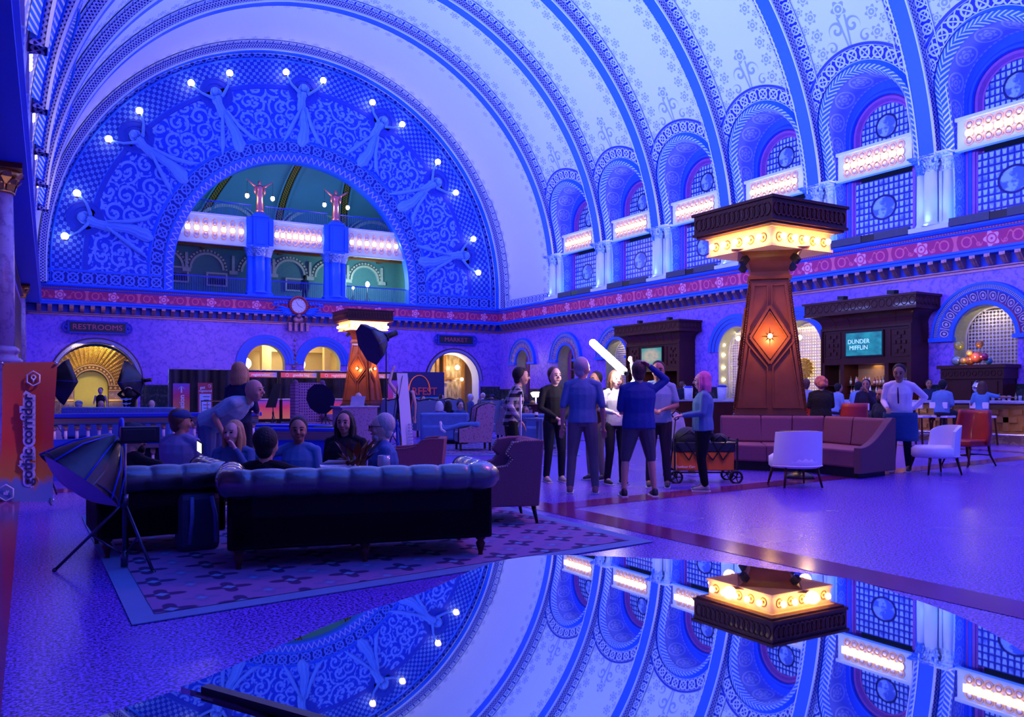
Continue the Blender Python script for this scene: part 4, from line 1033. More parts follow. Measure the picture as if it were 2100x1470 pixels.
point('lobby_light', (11.9, 44.5, 3.8), 170, (1, .8, .42), .3)
# market lobby: wooden windows
g = MB(); g.poly([(18.2, 45.6, 0), (24.6, 45.6, 0), (24.6, 45.6, 4.7), (18.2, 45.6, 4.7)], [(0, 0), (1, 0), (1, 1), (0, 1)]); g.poly([(18.2, YB+.1, 0), (18.2, 45.6, 0), (18.2, 45.6, 4.7), (18.2, YB+.1, 4.7)]); g.poly([(24.6, YB+.1, 0), (24.6, 45.6, 0), (24.6, 45.6, 4.7), (24.6, YB+.1, 4.7)])
struct(g, 'wall_market', M_creamw)
mr = MB(); reveal(mr, fB, 21.1, 1.6, 2.1, 0, 0, .7, r2=1.52); struct(mr, 'trim_%d' % nt, M_plaster); nt += 1
for i, x in enumerate((20.35, 22.05)):
    e = empty('window_%d' % (60+i), (x, 44.6, 0), kind='structure'); KID[e.name] = []
    b = MB()
    for s_ in (-.62, .62): b.box((s_, 0, 2.1), (.18, .16, 4.2))
    for z in (.55, 2.25, 4.0): b.box((0, 0, z), (1.2, .12, .12))
    b.box((0, 0, .3), (1.3, .2, .5)); struct(b, 'window_frame', M_woodo, e)
    b = MB(); b.poly([(-.6, .05, .6), (.6, .05, .6), (.6, .05, 4.0), (-.6, .05, 4.0)], [(0, 0), (1, 0), (1, 1), (0, 1)])
    struct(b, 'pane', stencil('lamp_lit_shop_view_%d' % i, (.35, .26, .10), (.8, .65, .35), lambda u, v, t, tc: noise_of(t, tc, 7, 'UV').gt(.5, .15), 0, .1), e)
g = MB(); g.box((21.2, 44.5, 1.0), (.5, .4, 2.0)); g.box((21.2, 44.45, 2.0), (.6, .5, .1)); struct(g, 'trim_%d' % nt, M_creamw); nt += 1
point('market_light', (21.2, 43.4, 3.4), 75, (1, .68, .3), .2)
for i, (x, y, z) in enumerate(((20.0, 43.9, 2.75), (22.0, 44.0, 2.9), (22.4, 44.2, 2.2))):
    b = MB(); b.ball((x, y, z), .10+.04*(i == 1), 12, 8); tag(b.build('hanging_bulb', M_bulb), 'small lit lamp inside the market archway, %s' % ('left', 'upper right', 'lower right')[i], 'lamp', 'market archway lamps')
# ------------------------------------------------------------------ lettering
M_white = simple('white_print', (.85, .85, .9), .5, var=0)
M_ink = simple('dark_print', (.03, .02, .08), .5, var=0)
def text(body, size, parent, loc, rot, mat, name='lettering', ext=.003, off=0, align='CENTER', xs=1):
    cu = bpy.data.curves.new(name, 'FONT'); cu.body = body; cu.size = size; cu.extrude = ext; cu.align_x = align; cu.align_y = 'CENTER'; cu.offset = off; cu.resolution_u = 3
    o = bpy.data.objects.new(name, cu); C.objects.link(o)
    dg = bpy.context.evaluated_depsgraph_get(); me = bpy.data.meshes.new_from_object(o.evaluated_get(dg)); bpy.data.objects.remove(o)
    me.materials.clear(); me.materials.append(mat)
    o = bpy.data.objects.new(name, me); C.objects.link(o); o.location = loc; o.rotation_euler = rot; o.scale = (xs, 1, 1); KID[o.name] = []
    adopt(o, parent); return o
FRONT = (PI/2, 0, 0)          # readable from -y
def T(name, loc, rz, label, cat, group=None):
    e = empty(name, loc, rz, label, cat, group); KID[e.name] = []; return e
def P(e, name, mat, fn, **k):
    b = MB(); fn(b); return b.build(name, mat, e, **k)
# wall signs
M_signtxt = simple('red_gilt_lettering', (.65, .12, .18), .4, .3, var=0)
for x0, x1, z, body in ((1.45, 4.0, 4.38, 'RESTROOMS'), (19.95, 22.35, 4.42, 'MARKET')):
    c = (x0+x1)/2; L = x1-x0
    e = T('hanging_sign', (c, YB-.1, z), 0, 'long dark sign reading %s on the end wall above its archway' % body, 'sign', 'end wall signs')
    P(e, 'board', simple('sign_black_%s' % body.lower(), (.02, .025, .05), .4), lambda b: b.box((0, 0, 0), (L-.2, .08, .46)))
    def fr(b):
        for z_ in (-.26, .26): b.box((0, -.02, z_), (L, .12, .07))
        for s_ in (-1, 1):
            b.box((s_*(L/2-.08), -.02, 0), (.07, .12, .5))
            b.tube([(s_*(L/2+.02+.14*math.cos(a)), -.02, .2*math.sin(a)) for a in [PI*(q/10-.5) for q in range(11)]] if s_ > 0 else [(s_*(L/2+.02+.14*math.cos(a)), -.02, .2*math.sin(a)) for a in [PI*(q/10-.5) for q in range(11)]], .035, 6)
            b.ball((s_*(L/2+.02), -.02, 0), .07, 8, 6)
    P(e, 'frame', M_deep, fr)
    text(body, .34, e, (0, -.05, 0), FRONT, M_signtxt, xs=1.08 if body == 'RESTROOMS' else 1.15)
# clock with winged bracket
cp = bk(612, 627, YB-.35)
e = T('wall_clock', cp, 0, 'round white clock with red bead ring and carved wings on the end wall frieze', 'clock')
P(e, 'dial', simple('clock_dial', (.75, .75, .85), .4, var=0), lambda b: b.cyl((0, 0, 0), (0, -.06, 0), .37, n=40))
def cl_(b):
    b.lathe([(.37, 0), (.38, .12), (.48, .14), (.50, 0)], n=40)
    for k in range(26): a = 2*PI*k/26; b.ball((.43*math.cos(a), .43*math.sin(a), .14), .045, 6, 5)
o = P(e, 'bead_ring', simple('red_bead_ring', (.5, .07, .08), .35, .3), cl_); o.rotation_euler = (PI/2, 0, 0)
def mk_(b):
    for k in range(12):
        a = PI*k/6; b.bar((.28*math.sin(a), -.065, .28*math.cos(a)), (.34*math.sin(a), -.065, .34*math.cos(a)), .02, .01)
P(e, 'hour_mark', M_ink, mk_)
P(e, 'hand', M_ink, lambda b: b.bar((0, -.075, 0), (-.13, -.075, .20), .028, .01)); P(e, 'hand', M_ink, lambda b: b.bar((0, -.08, 0), (.22, -.08, -.10), .02, .01))
for s_ in (-1, 1):
    def wing(b):
        for k in range(7):
            a = R(8-k*13); r = 1.05-.10*k
            b.tube([(s_*.30, 0, -.25-.02*k), (s_*(.35+r*.5*math.cos(a)), -.04, -.18+r*.5*math.sin(a)), (s_*(.32+r*math.cos(a)), 0, -.15+r*math.sin(a))], [.06, .07, .02], 6)
        for k in range(5): b.ball((s_*(.62+.15*k), -.02, .10+.02*math.sin(k)), .075, 8, 6)
    P(e, 'carved_wing', M_trimblue, wing)
def crest(b):
    b.ball((0, 0, -.72), .22, 12, 8, (1.3, .5, 1)); b.ball((0, -.1, -.55), .13, 10, 8)
    for k in range(4): b.box((-.45+.3*k, 0, -1.10), (.15, .22, .42)); b.box((-.45+.3*k, -.03, -.93), (.19, .28, .06))
P(e, 'corbel_block', M_copper, crest)

# ------------------------------------------------------------------ lantern pillars
def pillar(loc, label, power):
    e = T('lantern_pillar', loc, 0, label, 'lamp pillar', 'wooden lantern pillars')
    z0, z1 = .92, 3.50
    def frus(b, r0, r1, za, zb):   # axis rotated 45 deg: faces look along the diagonals
        q = [(1, 0), (0, 1), (-1, 0), (0, -1)]; s2 = math.sqrt(2)
        A = [b.add((x*r0*s2, y*r0*s2, za)) for x, y in q]; B = [b.add((x*r1*s2, y*r1*s2, zb)) for x, y in q]
        for k in range(4): b.face((A[k], A[(k+1) % 4], B[(k+1) % 4], B[k]))
        b.face(A[::-1]); b.face(B)
    P(e, 'pedestal', M_dado, lambda b: frus(b, .66, .66, 0, .78))
    P(e, 'base_moulding', M_wood, lambda b: (frus(b, .72, .72, .78, .86), frus(b, .68, .66, .86, .93)))
    P(e, 'shaft', M_woodr, lambda b: frus(b, .64, .345, z0, z1))
    def face(a, fn):      # frame of one face: u across, z up, d outwards
        ca, sa = math.cos(a), math.sin(a)
        def m(u, z, d=0):
            r = .64+(.345-.64)*(z-z0)/(z1-z0)+d
            return (ca*r-sa*u, sa*r+ca*u, z)
        return m
    for q in range(4):
        a = PI/4+q*PI/2; m = face(a, None)
        def hw(z): return .64+(.345-.64)*(z-z0)/(z1-z0)
        def mould(b):
            def run(pts, w=.03, d=.03):
                for p0, p1 in zip(pts, pts[1:]): b.bar(m(*p0, .012), m(*p1, .012), w, d*1.6, up=(math.cos(a), math.sin(a), .1))
            # corner stiles, rails and centre stile
            for s_ in (-1, 1):
                run([(s_*(hw(z0)-.07), z0+.12), (s_*(hw(z1)-.06), z1-.08)], .05, .02)
                run([(s_*(hw(z0)-.10), z0+.14), (s_*.05, z0+.14)], .03); run([(s_*.05, z0+.14), (s_*.05, 1.82)], .025)
                run([(s_*.05, 1.82), (s_*.44, 2.32)], .03); run([(s_*(hw(2.3)-.12), 2.18), (s_*(hw(z0)-.10), z0+.14)], .02)
                run([(s_*.04, 3.38), (s_*.04, 2.98)], .02); run([(s_*.04, 3.38), (s_*.27, 3.38)], .02); run([(s_*.04, 2.98), (s_*.36, 2.46)], .03)
            run([(0, 1.88), (.355, 2.38), (0, 2.98), (-.355, 2.38), (0, 1.88)], .05, .05)
            run([(0, 1.97), (.30, 2.38), (0, 2.87), (-.30, 2.38), (0, 1.97)], .02, .06)
            for s_ in (-1, 1):
                for k in range(56):
                    z = z0+.05+(z1-z0-.1)*k/55; p = m(s_*(hw(z)), z, .01); b.box(p, (.03, .03, .025))
        P(e, 'face_moulding', M_woodr, mould)
        def star(b):
            c = m(0, 2.40, .03)
            n = Vector((math.cos(a), math.sin(a), .11)).normalized(); t = Vector((-math.sin(a), math.cos(a), 0))
            up = n.cross(t)*-1 if n.cross(t).z < 0 else n.cross(t)
            tip = b.add(Vector(c)+n*.05); pts = []
            for k in range(16):
                r = (.17 if k % 4 == 0 else (.11 if k % 2 == 0 else .035)); an = 2*PI*k/16
                pts.append(b.add(Vector(c)+t*math.cos(an)*r+up*math.sin(an)*r))
            for k in range(16): b.face((tip, pts[k], pts[(k+1) % 16]))
        st_ = P(e, 'star_plate', M_black, star)
        c = Vector(m(0, 2.40, .10))
        bl = P(e, 'star_bulb', M_bulbo, lambda b: b.ball(c, .045, 12, 8))
        point('star_glow', Vector(m(0, 2.40, .24)), power*2.2, (1, .55, .18), .05, e)
    # cove neck (axis 45 -> square), collar
    P(e, 'collar', M_woodr, lambda b: (frus(b, .40, .40, 3.50, 3.56), frus(b, .37, .36, 3.56, 3.64)))
    def neck(b):
        prev = (.345, 3.60); k = 0
        for i in range(1, 11):
            t = i/10; r = .345+.36*(1-math.sqrt(max(0, 1-t*t))); z = 3.60+.44*t
            q = [(1, 0), (0, 1), (-1, 0), (0, -1)]
            s2 = math.sqrt(2); A = [(x*prev[0]*s2, y*prev[0]*s2, prev[1]) for x, y in q]; B = [(x*r*s2, y*r*s2, z) for x, y in q]
            for k in range(4): b.poly([A[k], A[(k+1) % 4], B[(k+1) % 4], B[k]])
            prev = (r, z)
    P(e, 'flared_neck', M_woodr, neck)
    h1, h2 = .80, 1.0
    P(e, 'lamp_band', simple('lamp_band_cream_%d' % len(KID), (.85, .55, .25), .5), lambda b: (b.box((0, 0, 4.03), (2*h1+.06, 2*h1+.06, .05)), b.box((0, 0, 4.19), (2*h1, 2*h1, .34)), b.box((0, 0, 4.37), (2*h1+.1, 2*h1+.1, .03))))
    P(e, 'canopy', M_wood, lambda b: (b.box((0, 0, 4.40), (2*h2-.06, 2*h2-.06, .05)), b.box((0, 0, 4.62), (2*h2, 2*h2, .40)), b.box((0, 0, 4.84), (2*h2+.08, 2*h2+.08, .05)), b.box((0, 0, 4.44), (2*h2+.05, 2*h2+.05, .05))))
    for q in range(4):
        def ovals(b):
            n = 15
            for i in range(n):
                x = -h2+.13+(2*h2-.26)*i/(n-1)
                pts = [(x+.085*math.cos(2*PI*k/14), -h2-.012, 4.63+.115*math.sin(2*PI*k/14)) for k in range(14)]
                b.tube(pts, .013, 5, True)
        o = P(e, 'carved_ovals', M_wood, ovals); o.rotation_euler = (0, 0, q*PI/2)
        for i in range(5):
            x = -.60+.30*i
            def sock(b):
                b.at((0, 0, 0), q*PI/2); b.tube([(x+.075*math.cos(2*PI*k/14), -h1-.006, 4.18+.075*math.sin(2*PI*k/14)) for k in range(14)], .014, 5, True); b.cyl((x, -h1, 4.18), (x, -h1-.05, 4.18), .028, n=8)
            P(e, 'socket', M_gold, sock)
            P(e, 'bulb', M_bulbo, lambda b: (b.at((0, 0, 0), q*PI/2), b.ball((x, -h1-.10, 4.18), .055, 12, 8)))
        d = (math.sin(q*PI/2), -math.cos(q*PI/2))
        area('band_glow', (d[0]*(h1+.17), d[1]*(h1+.17), 4.16), (d[0]*(h1+.17)*.4, d[1]*(h1+.17)*.4, 3.6), (1.3, .04) if q % 2 == 0 else (1.3, .04), power, (1, .50, .16), e)
        point('band_glow_bulb', (d[0]*(h1+.24), d[1]*(h1+.24), 4.1), power*.9, (1, .48, .14), .12, e)
    for q in range(4):
        a = q*PI/2+PI/2*0
        def sp(b):
            b.at((math.cos(a)*.62, math.sin(a)*.62, 3.95), a, 0, 0); b.cyl((0, 0, .1), (0, 0, -.04), .03, n=8); b.bar((-.03, 0, -.03), (.09, 0, -.16), .10, .12)
        P(e, 'spot_fixture', M_black, sp)
    return e
pillar((12.4, 11.3, 0), 'large wooden lantern pillar with lit canopy behind the curved booth, nearer the camera', 9)
pillar((12.4, 33.9, 0), 'smaller-looking far wooden lantern pillar with lit canopy below the gallery clock', 10)

# ------------------------------------------------------------------ back-bar cabinets
M_scr = stencil('cyan_tv_picture', (.02, .42, .60), (.01, .12, .25), lambda u, v, t, tc: noise_of(t, tc, 3, 'UV').gt(.52, .2)*.6)
def tvmat(name, a, b_, mask):
    m, t, b = mk(name); setp(b, (.02, .02, .02), .2); u, v, w_, tc = uvs(t)
    c = mixc(t, mask(u, v, t, tc), a, b_); t.links.new(c, b.inputs['Emission Color']); b.inputs['Emission Strength'].default_value = .8; return m
M_tv1 = tvmat('cyan_tv_picture_a', (.02, .40, .62), (.01, .14, .30), lambda u, v, t, tc: noise_of(t, tc, 4, 'UV').gt(.5, .2))
M_tv2 = tvmat('landscape_tv_picture', (.04, .38, .36), (.75, .50, .40), lambda u, v, t, tc: length((u-.48)*.9, v-.55).lt(.38, .12)*(noise_of(t, tc, 6, 'UV')*1.3).min(1))
BOT = [simple('amber_spirit_glass', (.55, .20, .03), .1, 0, .8, .5), simple('clear_spirit_glass', (.65, .68, .75), .08, 0, .8, .5), simple('green_bottle_glass', (.04, .18, .06), .1, 0, .8, .5), simple('dark_red_bottle_glass', (.25, .02, .03), .1, 0, .8, .5)]
CAPM = [simple('red_bottle_cap', (.6, .03, .03), .4), simple('gold_bottle_cap', (.6, .4, .1), .3, .7)]
M_lab = simple('cream_bottle_label', (.75, .68, .5), .6)
ORDW = ['first', 'second', 'third', 'fourth', 'fifth', 'sixth', 'seventh', 'eighth', 'ninth', 'tenth', 'eleventh', 'twelfth']
BOTN = ['amber spirit', 'clear spirit', 'green wine', 'dark red']
def bottle(loc, k, label, group, s=1.0):
    e = T('bottle', loc, 0, label, 'bottle', group)
    r = (.038, .034, .036, .042)[k]*s; h = (.28, .30, .31, .26)[k]*s
    P(e, 'glass_body', BOT[k], lambda b: b.lathe([(r*.9, 0), (r, .01), (r, h*.58), (r*.75, h*.70), (r*.35, h*.78), (r*.33, h*.92)], n=10))
    P(e, 'cap', CAPM[k % 2], lambda b: b.cyl((0, 0, h*.9), (0, 0, h), r*.4, n=8)); P(e, 'bottle_label', M_lab, lambda b: b.lathe([(r*1.02, h*.15), (r*1.02, h*.48)], n=10))
    return e
M_wineglass = simple('bright_glassware', (.75, .75, .85), .05, 0, 1.0, .8, var=0)
M_wineglass.node_tree.nodes['Principled BSDF'].inputs['Transmission Weight'].default_value = .6
def glass(loc, label, group, s=1.0, stem=True):
    e = T('wine_glass' if stem else 'tumbler', loc, 0, label, 'glass', group)
    if stem: P(e, 'bowl', M_wineglass, lambda b: b.lathe([(.004, .09*s), (.025*s, .105*s), (.037*s, .14*s), (.034*s, .19*s), (.031*s, .19*s), (.033*s, .14*s), (.0, .10*s)], n=12)); P(e, 'stem', M_wineglass, lambda b: b.lathe([(.035*s, 0), (.033*s, .004), (.005*s, .01), (.004*s, .09*s)], n=10))
    else: P(e, 'bowl', M_wineglass, lambda b: b.lathe([(.0, .004), (.03*s, 0), (.036*s, .10*s), (.033*s, .10*s), (.028*s, .01)], n=12))
    return e
def cabinet(yc, w, label, tv, near):
    e = T('bar_cabinet', (XR-.02, yc, 0), PI/2*-1, label, 'cabinet', 'carved back-bar cabinets')    # local -y faces the room (world -x)
    hw = w/2
    def body(b):
        b.b2((-hw, -.10, 0), (hw, 0, 3.55)); b.b2((-hw, -.85, 2.28), (hw, -.1, 2.36)); b.b2((-hw, -.80, 2.36), (hw, -.1, 3.55))
        for x in (-hw+.07, -.82, .82, hw-.07): b.b2((x-.07, -.86, 0), (x+.07, -.1, 2.3))
        b.b2((-hw, -.86, 0), (hw, -.1, 1.0)); b.b2((-hw, -.88, 3.42), (hw, -.1, 3.50))
        b.b2((-hw-.015, -.875, 0), (-hw+.05, 0, 3.505)); b.b2((hw-.05, -.875, -.0), (hw+.015, .0, 3.505))
    P(e, 'carcass', M_wood, body)
    def cove_(b):
        pr = [(.80, 3.5)]+[(.80+.40*(1-math.cos(R(90)*k/8)), 3.5+.42*math.sin(R(90)*k/8)) for k in range(9)]
        for (d0, z0), (d1, z1) in zip(pr, pr[1:]):
            e0, e1 = d0-.8, d1-.8
            b.poly([(-hw-e0, -d0, z0), (hw+e0, -d0, z0), (hw+e1, -d1, z1), (-hw-e1, -d1, z1)]); b.poly([(hw+e0, -d0, z0), (hw+e0, 0, z0), (hw+e1, 0, z1), (hw+e1, -d1, z1)]); b.poly([(-hw-e0, 0, z0), (-hw-e0, -d0, z0), (-hw-e1, -d1, z1), (-hw-e1, 0, z1)])
        n = int(w/.5)
        for k in range(n+1):
            x = -hw+w*k/n
            for (d0, z0), (d1, z1) in zip(pr, pr[1:]): b.bar((x*(1+(d0-.8)/hw), -d0-.004, z0), (x*(1+(d1-.8)/hw), -d1-.004, z1), .02, .012)
    P(e, 'cove_moulding', M_wood, cove_)
    P(e, 'cornice', M_wood, lambda b: (b.b2((-hw-.42, -1.24, 3.90), (hw+.42, 0, 3.98)), b.b2((-hw-.40, -1.22, 3.98), (hw+.40, 0, 4.30)), b.b2((-hw-.46, -1.28, 4.30), (hw+.46, 0, 4.37))))
    def ov(b):
        n = int(w/.22)
        for i in range(n+1):
            x = -hw-.28+(w+.56)*i/n; b.tube([(x+.10*math.cos(2*PI*k/12), -1.225, 4.14+.12*math.sin(2*PI*k/12)) for k in range(12)], .014, 4, True)
        for i in range(6):
            y = -.15-.19*i
            for s_ in (-1, 1): b.tube([(s_*(hw+.405), y+.09*math.cos(2*PI*k/12), 4.14+.12*math.sin(2*PI*k/12)) for k in range(12)], .014, 4, True)
    P(e, 'carved_ovals', M_wood, ov)
    for s_ in (-1, 1):
        x = s_*(hw+.82)/2
        def pan(b):
            pw = (hw-.82)*.5-.1
            for a_, c_ in (((-pw, 2.5), (pw, 2.5)), ((pw, 2.5), (pw, 3.35)), ((pw, 3.35), (-pw, 3.35)), ((-pw, 3.35), (-pw, 2.5))): b.bar((x+a_[0], -.81, a_[1]), (x+c_[0], -.81, c_[1]), .04, .04)
            for dx_, dz in ((0, 0), (.17, .0), (-.17, 0), (0, .17), (0, -.17), (.12, .28), (-.12, .28), (.12, -.28), (-.12, -.28)): b.box((x+dx_, -.82, 2.93+dz), (.11, .05, .11))
        P(e, 'carved_panel', M_wood, pan)
    P(e, 'shelf', M_wood, lambda b: b.b2((-hw+.1, -.7, 1.58), (hw-.1, -.12, 1.61))); P(e, 'shelf', M_wood, lambda b: b.b2((-hw+.1, -.7, 1.28), (hw-.1, -.12, 1.31)))
    P(e, 'mirror_back', simple('warm_lit_back_panel_%d' % int(yc), (.50, .30, .12), .3), lambda b: b.b2((-hw+.05, -.13, 1.0), (hw-.05, -.11, 2.3)))
    t = T('television', (XR-.86, yc, 2.93), -PI/2, 'wall television glowing cyan in the %s bar cabinet%s' % (near, ', screen with block words' if tv == 1 else ', screen with a pale blotch'), 'television', 'bar televisions')
    P(t, 'bezel', M_black, lambda b: b.box((0, 0, 0), (1.42, .06, .84)))
    P(t, 'screen', M_tv1 if tv == 1 else M_tv2, lambda b: b.poly([(-.66, -.035, -.37), (.66, -.035, -.37), (.66, -.035, .37), (-.66, -.035, .37)], [(0, 0), (1, 0), (1, 1), (0, 1)]))
    if tv == 1:
        mt = emit('pale_screen_text', (.5, .85, 1), .9)
        text('DUNDER', .20, t, (-.18, -.04, .08), FRONT, mt, ext=.001); text('MIFFLIN', .20, t, (-.18, -.04, -.12), FRONT, mt, ext=.001)
    area('shelf_light', (XR-.45, yc, 2.24), (XR-.40, yc, 1.2), (.3, w-.5), 9, (1, .62, .28)); area('shelf_light', (XR-.40, yc, 1.06), (XR-.35, yc, 2), (.2, 1.4), 5, (1, .6, .22))
    for s_ in (-1, 1):
        q = T('cabinet_spotlight', (XR-.7, yc+s_*w*.28, 4.37), 0, 'small dark spotlight on top of the %s bar cabinet, %s one' % (near, 'right' if s_ < 0 else 'left'), 'spotlight', 'spotlights on the cabinets')
        P(q, 'housing', M_black, lambda b: (b.box((0, 0, .03), (.3, .3, .06)), b.bar((-.1, -.18, .12), (.06, .18, .16), .16, .12)))
    return e
for yc, w, tv, near in ((17.2, 3.3, 1, 'nearer'), (27.7, 3.5, 2, 'farther')):
    cabinet(yc, w, 'tall dark carved bar cabinet with overhanging cornice, %s the camera' % ('nearer' if tv == 1 else 'farther from'), tv, near)
    rnd = random.Random(int(yc))
    for sh, z in enumerate((1.61, 1.31, 1.0)):
        if tv == 2 and sh == 1: continue
        n = 11 if tv == 1 else 7
        for i in range(n):
            k = rnd.choice((0, 0, 1, 1, 2, 3))
            y = yc+.72-1.44*(i+.5)/n+rnd.uniform(-.02, .02)
            bottle((XR-.62+rnd.uniform(-.1, .1), y, z+.003), k, '%s bottle, %s from the left on the %s shelf of the %s cabinet' % (BOTN[k], ORDW[i], ('top', 'middle', 'lowest')[sh], near), 'bottles in the %s cabinet' % near, .95)
    if tv == 1:
        for sh, z in enumerate((1.61, 1.31)):
            for i in range(7): glass((XR-.6, yc-.98-.085*i, z+.003), 'stemmed glass, %s from the left on the %s glass shelf of the nearer cabinet' % (ORDW[i], ('upper', 'lower')[sh]), 'glasses in the nearer cabinet', 1.1)
# small cabinet with the coloured glass balls
e = T('console_cabinet', (XR-.35, 13.75, 0), -PI/2, 'dark panelled cabinet under the right-hand fretwork arch carrying glass balls', 'cabinet')
P(e, 'carcass', M_wood, lambda b: (b.b2((-.85, -.35, 0), (.85, .3, 1.75)), b.b2((-1.0, -.5, 2.05), (1.0, .3, 2.15)), b.b2((-.92, -.42, 1.75), (.92, .3, 2.05))))
def fz(b):
    for i in range(10):
        x = -.8+.178*i; b.tube([(x+.06*math.cos(2*PI*k/10), -.43, 1.90+.07*math.sin(2*PI*k/10)) for k in range(10)], .012, 4, True)
P(e, 'carved_frieze', M_wood, fz)
P(e, 'door', M_wood, lambda b: b.b2((-.72, -.38, .9), (-.02, -.34, 1.68))); P(e, 'door', M_wood, lambda b: b.b2((.02, -.38, .9), (.72, -.34, 1.68)))
for i, (dy, dz, r, col, nm, on) in enumerate(((.42, .58, .14, (.55, .50, .05), 'olive gold', 'highest left'), (-.10, .60, .11, (.70, .25, .02), 'orange', 'highest right'), (.50, .14, .14, (.25, .35, .40), 'grey smoke', 'far left'),
        (.18, .10, .15, (.65, .18, .05), 'coral', 'left of middle'), (.30, .33-.2, .10, (.7, .35, .05), 'amber', 'low front left'), (-.02, .22, .17, (.80, .15, .05), 'red-orange', 'large middle'), (-.32, .22, .11, (.45, .02, .08), 'ruby', 'right'), (-.36, .10, .10, (.05, .25, .35), 'teal', 'low right'), (.12, .36, .09, (.8, .5, .1), 'yellow', 'small upper middle'))):
    o = MB(); o.ball((0, 0, 0), r, 20, 14); q = o.build('glass_ball', simple('%s_ball_glass' % nm.replace(' ', '_').replace('-', '_'), col, .05, .3, .9, .8, var=.1)); q.location = (XR-.62+(.1 if i % 2 else -.05), 13.75+dy, 2.15+max(r, dz)); tag(q, '%s glass ball of the cluster on the console cabinet, %s' % (nm, on), 'glass ball', 'glass balls on the console cabinet')
    if dz > r: s_ = MB(); s_.cyl((0, 0, -dz), (0, 0, -r*.9), .008, n=6); s_.build('wire_stem', M_gold, q)
point('ball_light', (XR-.9, 13.7, 2.4), 5, (1, .75, .35), .05)

# ------------------------------------------------------------------ bar counter
e = T('bar_counter', (21.95, 19, 0), -PI/2, 'long oak-panelled bar counter with pale stone top on the right', 'bar counter')
M_stone = simple('pale_bar_top', (.45, .48, .62), .2, 0, .6, .3); M_bm = marble('brown_base_marble', (.25, .14, .12), (.10, .06, .06), (.5, .35, .3), .2)
L0, L1 = -11.5, 10.5      # local x = -(y-19) -> world y from 30.5 to 8.5
P(e, 'bar_top', M_stone, lambda b: b.b2((L0, -.22, 1.06), (L1, .55, 1.14)), bevel=.015)
def pn(b):
    b.b2((L0, .02, .24), (L1, .5, 1.06)); n = 22
    for i in range(n+1):
        x = L0+(L1-L0)*i/n; b.b2((x-.05, -.03, .24), (x+.05, .02, 1.04))
        if i < n:
            xm = x+.5; b.b2((x, -.02, .96), (x+1, .02, 1.04)); b.b2((x, -.02, .24), (x+1, .02, .32))
            b.b2((xm-.07, -.045, .34), (xm+.07, .02, .94)); b.b2((xm-.28, -.045, .57), (xm+.28, .02, .71))
            for sx in (-1, 1):
                for sz in (.42, .84): b.b2((xm+sx*.30-.10, -.03, sz-.06), (xm+sx*.30+.10, .02, sz+.06))
P(e, 'panelled_front', M_woodo, pn)
P(e, 'marble_plinth', M_bm, lambda b: b.b2((L0, -.02, 0), (L1, .5, .24)))
P(e, 'foot_rail', M_chrome, lambda b: b.cyl((L0, -.22, .26), (L1, -.22, .26), .026, n=10))
P(e, 'hook', M_chrome, lambda b: [b.tube([(L0+.5+1.1*i, -.04, 1.0), (L0+.5+1.1*i, -.09, .98), (L0+.5+1.1*i, -.10, 1.02)], .008, 5) for i in range(19)])
for y in (11, 15, 19): area('under_bar_light', (21.90-.1, y, 1.03), (21.95, y, .4), (.05, 3.6), 14, (1, .62, .22))
def W_(px, D, z=0):
    u = (px-1050)/FPX; return Vector((D*(math.sin(YAW)+math.cos(YAW)*u), D*(math.cos(YAW)-math.sin(YAW)*u), z))
def facing(dx, dy): return math.atan2(-dx, dy)
def grad(name, stops, coord_v=True, rough=.5, extra=None):
    m, t, b = mk(name); setp(b, None, rough); u, v, w_, tc = uvs(t); r = t.nodes.new('ShaderNodeValToRGB')
    n = noise_of(t, tc, 2.5, 'UV'); x = (v if coord_v else u)+(n-.5)*.35; t.links.new(x.k, r.inputs[0])
    cr = r.color_ramp
    while len(cr.elements) < len(stops): cr.elements.new(.5)
    for e_, (p_, c_) in zip(cr.elements, stops): e_.position = p_; e_.color = (*c_, 1)
    t.links.new(r.outputs[0], b.inputs['Base Color']); return m
SUN = [(0, (.85, .35, .10)), (.35, (.85, .20, .10)), (.65, (.75, .06, .14)), (1, (.22, .10, .55))]
M_sunset = grad('sunset_print', SUN); M_sunh = grad('sunset_header_print', [(0, (.75, .10, .12)), (.5, (.80, .12, .25)), (.8, (.85, .40, .18)), (1, (.20, .28, .75))], False)
M_drape = stencil('black_pleated_drape', (.008, .008, .016), (.03, .03, .06), lambda u, v, t, tc: (u*5+noise_of(t, tc, 1.5)*2).sin().gt(.2, .5), .6, .9, coord='Object')
